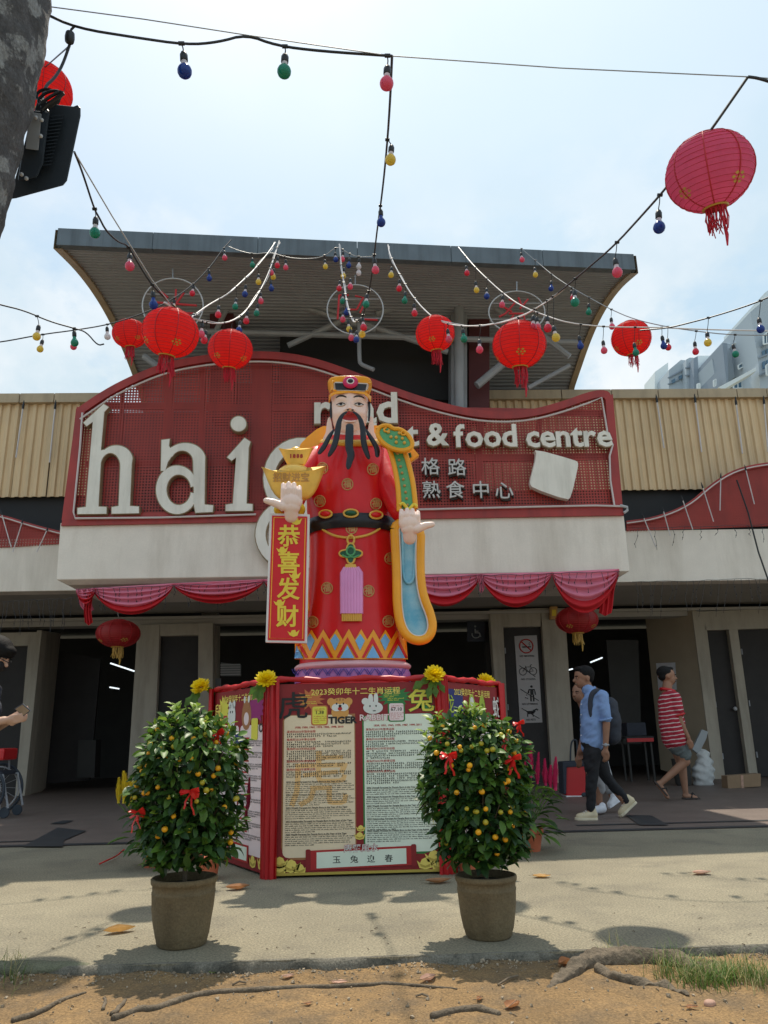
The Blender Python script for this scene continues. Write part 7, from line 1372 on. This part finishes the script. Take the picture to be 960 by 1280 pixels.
pl(circ(.5, .12, .30), 'print_red', .012, 'no_smoking_ring'); pl([(.30, .07), (.70, .17)], 'print_red', .012, 'no_smoking_bar'); pl([(.32, .13), (.70, .13)], r=.010); pl([(.66, .11), (.62, .09), (.68, .08)], r=.005)
pl(circ(.28, .41, .16)); pl(circ(.74, .41, .16)); pl([(.28, .41), (.42, .36), (.64, .36), (.74, .41), (.5, .41), (.42, .36)]); pl([(.64, .36), (.62, .34), (.7, .335)]); pl([(.42, .36), (.40, .345)]); pl([(.14, .34), (.82, .475)])
b = MB(); b.ball(PNt(.62, .585), .022, 10, 8); b.build('pictogram', 'print_black', sg); pl([(.62, .62), (.62, .68)], r=.030); pl([(.56, .68), (.56, .755)], r=.014); pl([(.68, .68), (.68, .755)], r=.014); pl([(.46, .66), (.50, .62), (.74, .62), (.78, .68)], r=.012); pl([(.12, .61), (.90, .75)]) 
for u, v in ((.38, .68), (.33, .71), (.40, .72)): b = MB(); b.ball(PNt(u, v), .010, 6, 5); b.build('pictogram', 'print_black', sg)
pl([(.36, .88), (.62, .88), (.68, .86)], r=.026); pl([(.68, .86), (.76, .845), (.84, .855)], r=.014); pl([(.38, .89), (.36, .93)], r=.010); pl([(.60, .89), (.62, .93)], r=.010); pl([(.34, .87), (.28, .85)], r=.006); pl([(.12, .83), (.88, .955)])
for tx, v in (('NO SMOKING', .235), ('NO CYCLING', .50), ('NO LITTERING', .785), ('NO PETS', .965)):
    b = MB(); put_text(b, tx, lambda x, y, z: PNt(.5, v)+V((x, -.002, y)), 0, 0, .042, 0, .001); b.build('caption', 'print_black', sg)
pt = thing('wall_poster', Q(832, 860, .5), 'pale paper poster taped on the tan side wall behind the striped man', 'poster'); b = MB()
def SW(x, y, d=0): # point on the angled side wall
    P = [PY(806, 765, Y2+1.1), PY(866, 763, Y2), PY(826, 962, Y2+1.1)]; n = (P[1]-P[0]).cross(P[2]-P[0]).normalized(); r = ray(x, y); k = (P[0]-CP).dot(n)/r.dot(n); return CP+r*k-r.normalized()*d
b.prism([SW(x, y, .01) for x, y in ((820, 829), (844, 828), (846, 862), (823, 862))], (0, -.004, 0)); b.build('paper', 'shoe_white', pt); b = MB(); b.prism([SW(x, y, .02) for x, y in ((824, 836), (838, 835), (840, 852), (826, 852))], (0, -.003, 0)); b.build('picture', 'grey_plastic', pt)
eb = thing('switch_box', Q(688, 757, -.2), 'small yellowish box at the top of the door pillar', 'box'); b = MB(); b.prism([Q(x, y, -.12) for x, y in ((688, 758), (697, 758), (697, 774), (688, 774))], (0, .1, 0)); b.build('casing', 'en_goldline', eb, bevel=.01); b = MB(); b.prism([Q(x, y, -.13) for x, y in ((690, 762), (695, 762), (695, 770), (690, 770))], (0, .02, 0)); b.build('window', 'en_yellow', eb)
ws = thing('wheelchair_sign', Q(594, 790, .3), 'dark wheelchair access sign high beside the middle opening', 'sign'); b = MB(); b.prism([Q(x, y, .3) for x, y in ((584, 777), (606, 777), (606, 802), (584, 802))], (0, .03, 0)); b.build('plate', 'dark_cloth', ws)
w_ = lambda x, y: Q(595+x, 790+y, .28)
b = MB(); b.tube([w_(-1, -4), w_(-1, 1), w_(4, 1), w_(6, 6)], .012, 6); b.tube([w_(-1, -1), w_(3, -1)], .010, 5); b.tube([w_(5*cos(a), 3+4.5*sin(a)) for a in [radians(q) for q in range(-20, 220, 20)]], .010, 5); b.ball(w_(-1, -7), .02, 8, 6); b.build('symbol', 'grey_plastic', ws, kind='stuff')
ah = thing('grade_sign', Q(264, 855, .75), 'white hygiene notice with a red letter A beside the left board', 'sign'); b = MB(); b.prism([Q(x, y, .75) for x, y in ((254, 848), (276, 848), (276, 864), (254, 864))], (0, .02, 0)); b.build('plate', 'grey_plastic', ah); b = MB(); put_text(b, 'A', lambda x, y, z: Q(266, 856, .74)+V((x, -.002-z, y)), 0, 0, .16, .001, .006); b.build('letter', 'print_red', ah)
# shopping trolley bag
c0 = PZ(716, 995, .004); tb = thing('trolley_bag', c0, 'red and black wheeled trolley bag standing behind the man in the blue shirt', 'bag'); Yt = c0.y; T_ = lambda x, y, d=0: PY(*z5(x, y), Yt+d)
b = MB(); b.prism([T_(x, y, -.12) for x, y in ((88, 660), (205, 650), (210, 838), (95, 845), (84, 830))], (0, .24, 0)); b.build('bag_body', 'red_plastic', tb, bevel=.03); b = MB(); b.prism([T_(x, y, -.14) for x, y in ((64, 636), (205, 628), (205, 662), (90, 668), (86, 830), (72, 830))], (0, .28, 0)); b.build('bag_flap', 'dark_cloth', tb, bevel=.015)
b = MB(); b.tube(chaikin([T_(110, 640), T_(112, 540), T_(122, 506), T_(142, 502), T_(150, 515), T_(152, 640)], 2), .012, 8); b.build('handle', 'black_plastic', tb, smooth=True); b = MB(); b.prism([T_(x, y, -.13) for x, y in ((80, 838), (210, 838), (205, 850), (90, 848))], (0, .26, 0)); b.build('base', 'white_plastic', tb)
for dy in (-.12, .12): b = MB(); b.lathe([(.0, -.01), (.04, -.01), (.045, 0), (.04, .01), (0, .01)], T_(195, 838, dy), 16, M=Matrix.Rotation(pi/2, 3, 'X')); b.build('wheel', 'black_plastic', tb, smooth=True)
# sack, leaning board, crate, bin, box
c0 = PZ(878, 982, .004); Yk = c0.y+.15; K_ = lambda x, y, d=0: PY(*z5(x, y), Yk+d); sk = MB(); vs, fs = blob([(K_(908, 590), .09, K_(915, 680), .15), (K_(915, 680), .15, K_(908, 750), .15)], [(K_(890, 700), (.13, .13, .16)), (K_(918, 640), (.12, .12, .14))], .012, 3)
vs = [v+V((.014*sin(v.z*52+v.x*14)+.012*noise.noise(v*14), .01*noise.noise(v*9), .008*noise.noise(v*17))) for v in vs]; sk.add(vs, fs); sk.v = [v-c0 for v in sk.v]; o = sk.build('sack', 'white_sack', None, smooth='full', recalc=False); o.location = c0; tag(o, 'bulging white woven sack behind the striped man', 'sack')
lb = MB(); lb.prism([K_(x, y, -.02) for x, y in ((842, 560), (900, 440), (938, 455), (925, 500), (880, 590))], (0, .06, 0)); alone(lb, 'folded_trolley', 'grey_plastic', 'grey folded board leaning over the white sack', 'board', bevel=.01)
bb = MB(); bb.lathe([(.10, 0), (.12, .03), (.14, .38), (.15, .40)], PZ(868, 984, .004)+V((0, .4, 0)), 20); alone(bb, 'bin', 'interior', 'dark bin standing behind the white sack', 'bin', smooth=True)
ct = thing('market_table', PZ(822, 980, .004)+V((0, .8, 0)), 'dark table with red edge in the right hand opening', 'table'); tz = ct.location; b = MB(); b.box(tz+V((0, 0, .72)), (.5, .4, .04)); b.build('tabletop', 'dark_void', ct); b = MB(); b.box(tz+V((0, -.21, .68)), (.46, .03, .06)); b.build('red_edge', 'red_plastic', ct)
for sx in (-.2, .2):
    for sy in (-.15, .15): b = MB(); b.box(tz+V((sx, sy, .35)), (.03, .03, .70)); b.build('leg', 'interior', ct)
b = MB(); b.bbox(tz+V((-.02, 0, .86)), (.34, .3, .22), .02); o = alone(b, 'crate', 'dark_cloth', 'black crate on the dark table in the right hand opening', 'crate')
c0 = PZ(930, 985, .004); bx = thing('cardboard_box', c0, 'low closed cardboard box on the floor in front of the right hand doors', 'box'); b = MB(); b.prism([PY(x, y, c0.y) for x, y in ((909, 970), (951, 967), (951, 983), (910, 986))], (0, .2, 0)); b.build('carton', 'cardboard', bx, bevel=.004); b = MB(); b.prism([PY(x, y, c0.y-.005) for x, y in ((926, 969), (929, 969), (930, 985), (927, 985))], (0, .004, 0)); b.build('tape', 'deadleaf_p', bx)
# wheelchair at the left edge
WY = 10.2; wc = thing('wheelchair', V((PY(-6, 985, WY).x, WY, .004)), 'parked wheelchair with red backrest cut off by the left edge', 'wheelchair'); wx = wc.location.x-.08
for dy in (-.26, .26):
    C_ = V((wx, WY+dy, .32)); b = MB(); b.tube([C_+V((.30*cos(a), 0, .30*sin(a))) for a in [2*pi*i/40 for i in range(41)]], .018, 8, cap=False); wl = b.build('wheel', 'black_plastic', wc, smooth=True); b = MB(); b.tube([C_+V((.265*cos(a), -.03, .265*sin(a))) for a in [2*pi*i/40 for i in range(41)]], .009, 6, cap=False); b.build('hand_rim', 'steel_white', wl, smooth=True)
    b = MB(); 
    for k in range(14): a = 2*pi*k/14; b.tube([C_+V((.02*cos(a+1), 0, .02*sin(a+1))), C_+V((.285*cos(a), 0, .285*sin(a)))], .0025, 4)
    b.build('spokes', 'steel_white', wl, kind='stuff'); b = MB(); b.lathe([(0, -.03), (.03, -.03), (.03, .03), (0, .03)], C_, 12, M=Matrix.Rotation(pi/2, 3, 'X')); b.build('hub', 'steel', wl)
    b = MB(); b.tube([V((wx-.2, WY+dy*.8, .50)), V((wx-.2, WY+dy*.8, .95)), V((wx-.3, WY+dy*.8, .97))], .014, 8); b.tube([V((wx-.2, WY+dy*.8, .5)), V((wx+.25, WY+dy*.8, .5)), V((wx+.35, WY+dy*.8, .12))], .014, 8); b.tube([V((wx-.2, WY+dy*.8, .72)), V((wx+.12, WY+dy*.8, .72)), V((wx+.14, WY+dy*.8, .5))], .014, 8); b.build('frame', 'steel', wc, smooth=True)
    b = MB(); b.lathe([(0, -.012), (.06, -.012), (.065, 0), (.06, .012), (0, .012)], V((wx+.30, WY+dy*.7, .068)), 16, M=Matrix.Rotation(pi/2, 3, 'X')); b.build('caster', 'black_plastic', wc, smooth=True)
b = MB(); b.bbox((wx+.02, WY, .52), (.42, .40, .05), .02); b.build('seat', 'dark_cloth', wc); b = MB(); b.bbox((wx+.10, WY-.05, .74), (.30, .40, .14), .03); b.build('red_cushion', 'red_plastic', wc)
# ------------------------------------------------------------------ soil foreground: roots, stones, leaves, grass
def SP(x, y, dz=0.0): p = PZ(x, y, -.05); return V((p.x, p.y, soil_z(p.x, p.y)+dz))
def root(pts, rs, lab, sd=0):
    P_ = [SP(x, y, 0) for x, y in pts]; P_ = chaikin(P_, 2); n = len(P_); b = MB(); R_ = [interp(i/(n-1), [(k/(len(rs)-1), r) for k, r in enumerate(rs)])*(1+.22*noise.noise(V((i*.45, sd, 0)))) for i in range(n)]
    P_ = [p+V((.006*noise.noise(V((i*.5, sd, 1))), .006*noise.noise(V((i*.5, sd, 2))), r*.35)) for i, (p, r) in enumerate(zip(P_, R_))]; b.tube(P_, R_, 10); alone(b, 'tree_root', 'root', lab, 'root', 'roots on the soil', smooth='full')
root([(140, 1284), (178, 1270), (192, 1272), (215, 1262), (240, 1252), (270, 1248), (300, 1248), (345, 1242), (400, 1239), (450, 1236), (490, 1235), (530, 1238), (572, 1246)], [.012, .013, .013, .012, .011, .009, .007, .003], 'long thin wavy root crossing the soil below the left pot', 1)
root([(14, 1284), (45, 1276), (75, 1262), (107, 1250)], [.012, .011, .008, .003], 'short root at the lower left of the soil', 2); root([(128, 1272), (131, 1262), (130, 1254)], [.007, .006, .003], 'stubby root tip left of the long wavy root', 3); root([(140, 1278), (150, 1268), (157, 1258)], [.010, .009, .004], 'stubby root branch rising from the long wavy root', 4)
root([(540, 1284), (570, 1275), (600, 1273), (625, 1282)], [.012, .014, .013, .010], 'root surfacing at the bottom edge right of centre', 5)
# thick gnarled root
rp = [(686, 1240, .012), (705, 1230, .028), (725, 1216, .042), (750, 1208, .050), (785, 1206, .050), (820, 1206, .046), (850, 1210, .040), (880, 1222, .032), (905, 1234, .02)]
caps = []; prev = None
for x, y, r in rp: p = SP(x, y, r*.25); caps.append((prev[0], prev[1], p, r)) if prev else None; prev = (p, r)
prev = None
for x, y, r in [(750, 1222, .022), (775, 1230, .026), (805, 1236, .022), (835, 1240, .018), (860, 1249, .010)]: p = SP(x, y, r*.3); caps.append((prev[0], prev[1], p, r)) if prev else None; prev = (p, r)
vs, fs = blob(caps, [], .006, 2); vs = [V((v.x, v.y, (v.z+.03)*.82-.034))+V((0, .006, .012))*noise.noise(V((v.x*7, v.y*34, v.z*34)))*1.5+V((0, 0, .006))*noise.noise(v*45) for v in vs]; b = MB(); b.add(vs, fs); alone(b, 'tree_root', 'root', 'thick gnarled root with a side branch beside the grass tuft', 'root', 'roots on the soil', smooth='full')
# mossy stone and pale broken kerb chips
def stone(x, y, rx, ry, rz, m, lab, sd, name='stone', z=None): 
    c = SP(x, y, rz*.3); b = MB(); b.ball((0, 0, 0), (rx, ry, rz), 16, 10); b.v = [v*(1+.28*noise.noise(v*(1.1/max(rx, .02))+V((sd, 0, 0)))+.1*noise.noise(v*(4/max(rx, .02)))) for v in b.v]; o = b.build(name, m, None, smooth='full', recalc=False); o.location = c; tag(o, lab, 'stone')
stone(48, 1224, .22, .055, .030, 'moss_stone', 'flat mossy dark stone against the kerb at the lower left', 1); stone(-25, 1226, .16, .07, .03, 'moss_stone', 'second mossy stone cut off by the left edge', 5); stone(365, 1207, .09, .02, .014, 'pebble', 'long pale kerb chip below the gap between the two pots', 2); stone(392, 1197, .025, .014, .012, 'pebble', 'small whitish stone on the kerb edge', 3); stone(888, 1262, .022, .016, .014, 'deadleaf_p', 'small pinkish stone below the grass tuft', 4)
rr = random.Random(11); b = MB()
for i in range(2600):
    if i < 900: x = rr.uniform(-2.2, 2.4); y = YK-.01-abs(rr.gauss(0, .05))
    else: x = rr.uniform(-2.4, 2.6); y = rr.uniform(1.6, YK-.03)
    r = abs(rr.gauss(0, .0034))+.0015; z = soil_z(x, y); c = V((x, y, z+r*.4)); M_ = Euler((rr.uniform(0, 6), rr.uniform(0, 6), rr.uniform(0, 6))).to_matrix(); a = [V((1, 0, 0)), V((-1, 0, 0)), V((0, 1, 0)), V((0, -1, 0)), V((0, 0, .7)), V((0, 0, -.7))]; b.add([c+M_@q*r*rr.uniform(.7, 1.3) for q in a], [(0, 2, 4), (2, 1, 4), (1, 3, 4), (3, 0, 4), (2, 0, 5), (1, 2, 5), (3, 1, 5), (0, 3, 5)])
tag(b.build('pebbles', 'pebble', None, recalc=False), kind='stuff')
b = MB()
for i in range(520):
    x = rr.uniform(-2.2, 2.4); y = rr.uniform(1.7, YK+.8) if rr.random() < .5 else YK-abs(rr.gauss(0, .06)); z = (soil_z(x, y) if y < YK else .001)+.003; a = rr.uniform(0, pi); l = rr.uniform(.006, .022); b.tube([V((x, y, z)), V((x+l*cos(a)*.6, y+l*sin(a)*.6, z+.002)), V((x+l*cos(a), y+l*sin(a), z))], .0012+rr.random()*.001, 4)
tag(b.build('litter', 'bark', None, recalc=False), kind='stuff')
def deadleaf(x, y, L_, W_, curl, rz, m, lab, on='s', lift=0.0, roll=0.0, tip=0.0):
    c = SP(x, y, .004) if on == 's' else PZ(x, y, 0)+V((0, 0, .004)); b = MB(); nu, nv = 10, 6; rr = random.Random(int(x*3+y))
    for i in range(nu+1):
        u = i/nu; w = W_*(sin(pi*min(1, max(0, u*1.02)))**.75 if 0 < u < 1 else 0.03)
        for j in range(nv+1):
            v = j/nv*2-1; an = v*curl; yy = w*sin(an)/max(.3, curl) if curl > .05 else w*v; zz_ = w*(1-cos(an))/max(.3, curl)
            b.v.append(V(((u-.5)*L_, yy+.004*sin(u*7+x), zz_+.10*L_*(2*u-1)**2*(1+tip)+.0025*noise.noise(V((u*9, v*4, x))))))
    b.f = [(i*(nv+1)+j, (i+1)*(nv+1)+j, (i+1)*(nv+1)+j+1, i*(nv+1)+j+1) for i in range(nu) for j in range(nv)]; b.mi = [0]*len(b.f); M_ = Euler((roll, 0, rz)).to_matrix(); mz = min((M_@v).z for v in b.v); b.v = [M_@v-V((0, 0, mz)) for v in b.v]
    t = thing('fallen_leaf', c+V((0, 0, lift)), lab, 'leaf', 'fallen leaves'); b.v = [v+t.location for v in b.v]; b.build('blade', m, t, smooth='full', recalc=False); q = MB(); q.tube([t.location+M_@V((-.5*L_, 0, .1*L_*(1+tip)))-V((0, 0, mz)), t.location+M_@V((.48*L_, 0, .1*L_))-V((0, 0, mz-.001))], .0012, 4); q.tube([t.location+M_@V((-.5*L_, 0, .1*L_))-V((0, 0, mz)), t.location+M_@V((-.66*L_, .01, .07*L_))-V((0, 0, mz))], .0014, 4); q.build('stalk', 'bark', t)
DL = [(149, 1166, .15, .045, 1.3, .5, 'deadleaf_y', 'large curled yellow leaf on the pavement left of the left pot', 'p'), (477, 1203, .11, .040, 1.2, -.3, 'deadleaf', 'big curled brown leaf at the kerb between the pots', 's'), (87, 1218, .085, .030, .5, .3, 'deadleaf_p', 'pale pink-brown leaf beside the mossy stone', 's'), (536, 1231, .085, .030, 1.2, .7, 'deadleaf_p', 'upright curled leaf on the end of the long root', 's'), (409, 1203, .07, .024, 1.0, 1.3, 'deadleaf_p', 'pale curled leaf at the kerb, left of the big brown one', 's'),
      (641, 1270, .085, .030, 1.3, 1.0, 'deadleaf', 'curled brown leaf near the bottom edge', 's'), (708, 1213, .080, .035, 1.6, .4, 'deadleaf', 'rolled brown leaf at the tip of the thick root', 's'), (768, 1196, .095, .032, .7, .1, 'deadleaf_p', 'orange-pink leaf lying behind the thick root', 's'), (360, 1227, .055, .018, .8, .2, 'deadleaf_p', 'small pale leaf above the long root', 's'), (424, 1231, .07, .022, .5, -.2, 'deadleaf_p', 'flat pale leaf touching the long root', 's'),
      (206, 1218, .06, .016, .5, -.5, 'leaf_b', 'green fallen leaf in the shade below the left pot', 's'), (243, 1219, .06, .018, .5, .5, 'leaf_y', 'yellow-green fallen leaf below the left pot', 's'), (266, 1222, .045, .015, .7, .9, 'leaf_y', 'small yellow-green leaf right of the left pot shade', 's'), (677, 1097, .12, .04, .6, -.1, 'deadleaf_y', 'orange leaf on the pavement right of the right tree', 'p'), (877, 1093, .13, .045, .7, .15, 'deadleaf_p', 'pinkish leaf far right on the pavement', 'p'), (548, 1104, .17, .05, .8, .2, 'deadleaf', 'brown leaf behind the right pot at the foot of the board', 'p'), (297, 1112, .15, .05, 1.1, .3, 'deadleaf', 'dark brown curled leaf right of the left pot near the board', 'p'), (128, 1052+165, .03, .012, .8, 1, 'deadleaf', 'tiny brown leaf scrap by the mossy stone', 's'), (385, 1244+22, .035, .012, .8, .4, 'deadleaf', 'tiny brown leaf scrap below the long root', 's'), (600, 1261, .04, .014, 1.2, .8, 'deadleaf', 'small dark leaf scrap left of the bottom brown leaf', 's'), (865, 1267, .05, .014, .8, .1, 'deadleaf', 'dark thin leaf under the grass tuft', 's')]
for d in DL: deadleaf(*d[:8], on=d[8])
for x0, y0, x1, y1, l_ in ((285+338, 1240, 648, 1231, 'short twig pointing at the thick root'), (283, 1208, 284, 1220, 'short upright twig below the left pot'), (290, 1236, 308, 1235, 'tiny twig right of the left pot shade'), (520, 1252, 536, 1253, 'tiny twig under the end of the long root')):
    b = MB(); b.tube([SP(x0, y0, .004), SP((x0+x1)/2, (y0+y1)/2, .012), SP(x1, y1, .006)], .004, 6); alone(b, 'twig', 'bark', l_, 'twig')
def tuft(cx, cy, rx, ry, n, h, sd, name='grass_tuft', dry=.2):
    rr = random.Random(sd); b = MB()
    for i in range(n):
        x, y = cx+rr.gauss(0, rx*.5), cy+rr.gauss(0, ry*.5); p = SP(x, min(y, 1262), -.005); a = rr.uniform(0, 2*pi); l = h*rr.uniform(.35, 1.1); lean = rr.uniform(.2, 1.1); w = rr.uniform(.0012, .0028); d = V((cos(a), sin(a)*.8, 0)); sdv = V((-sin(a), cos(a), 0)); b.cur = 1 if rr.random() < dry else 0; pts = []
        for k in range(4): u = k/3; pts.append(p+d*l*lean*u*u+V((0, 0, l*(u-.32*lean*u*u))))
        vs = []
        for k, q in enumerate(pts): ww = w*(1-k/3.2); vs += [q-sdv*ww, q+sdv*ww]
        b.add(vs, [(0, 1, 3, 2), (2, 3, 5, 4), (4, 5, 7, 6)])
    tag(b.build(name, ['grass', 'grass_dry'], None, recalc=False), kind='stuff')
tuft(893, 1230, 58, 13, 850, .10, 1, dry=.3); tuft(840, 1218, 26, 10, 110, .13, 2, 'grass_tuft', .35); tuft(770, 1202, 30, 6, 26, .13, 3, 'grass_tuft', .7); tuft(12, 1232, 18, 14, 70, .12, 4, 'grass_tuft', .5); tuft(20, 1216, 16, 5, 90, .05, 5, 'grass_tuft', .1); tuft(955, 1236, 20, 12, 160, .09, 6, dry=.3)
b = MB(); b.tube(chaikin([PZ(124, 1080, .01), PZ(135, 1075, .03), PZ(146, 1070, .015), PZ(155, 1062, .04)], 2), .006, 6); alone(b, 'ribbon_strip', 'ribbon', 'loose thin red ribbon trailing on the pavement left of the left tree', 'ribbon')
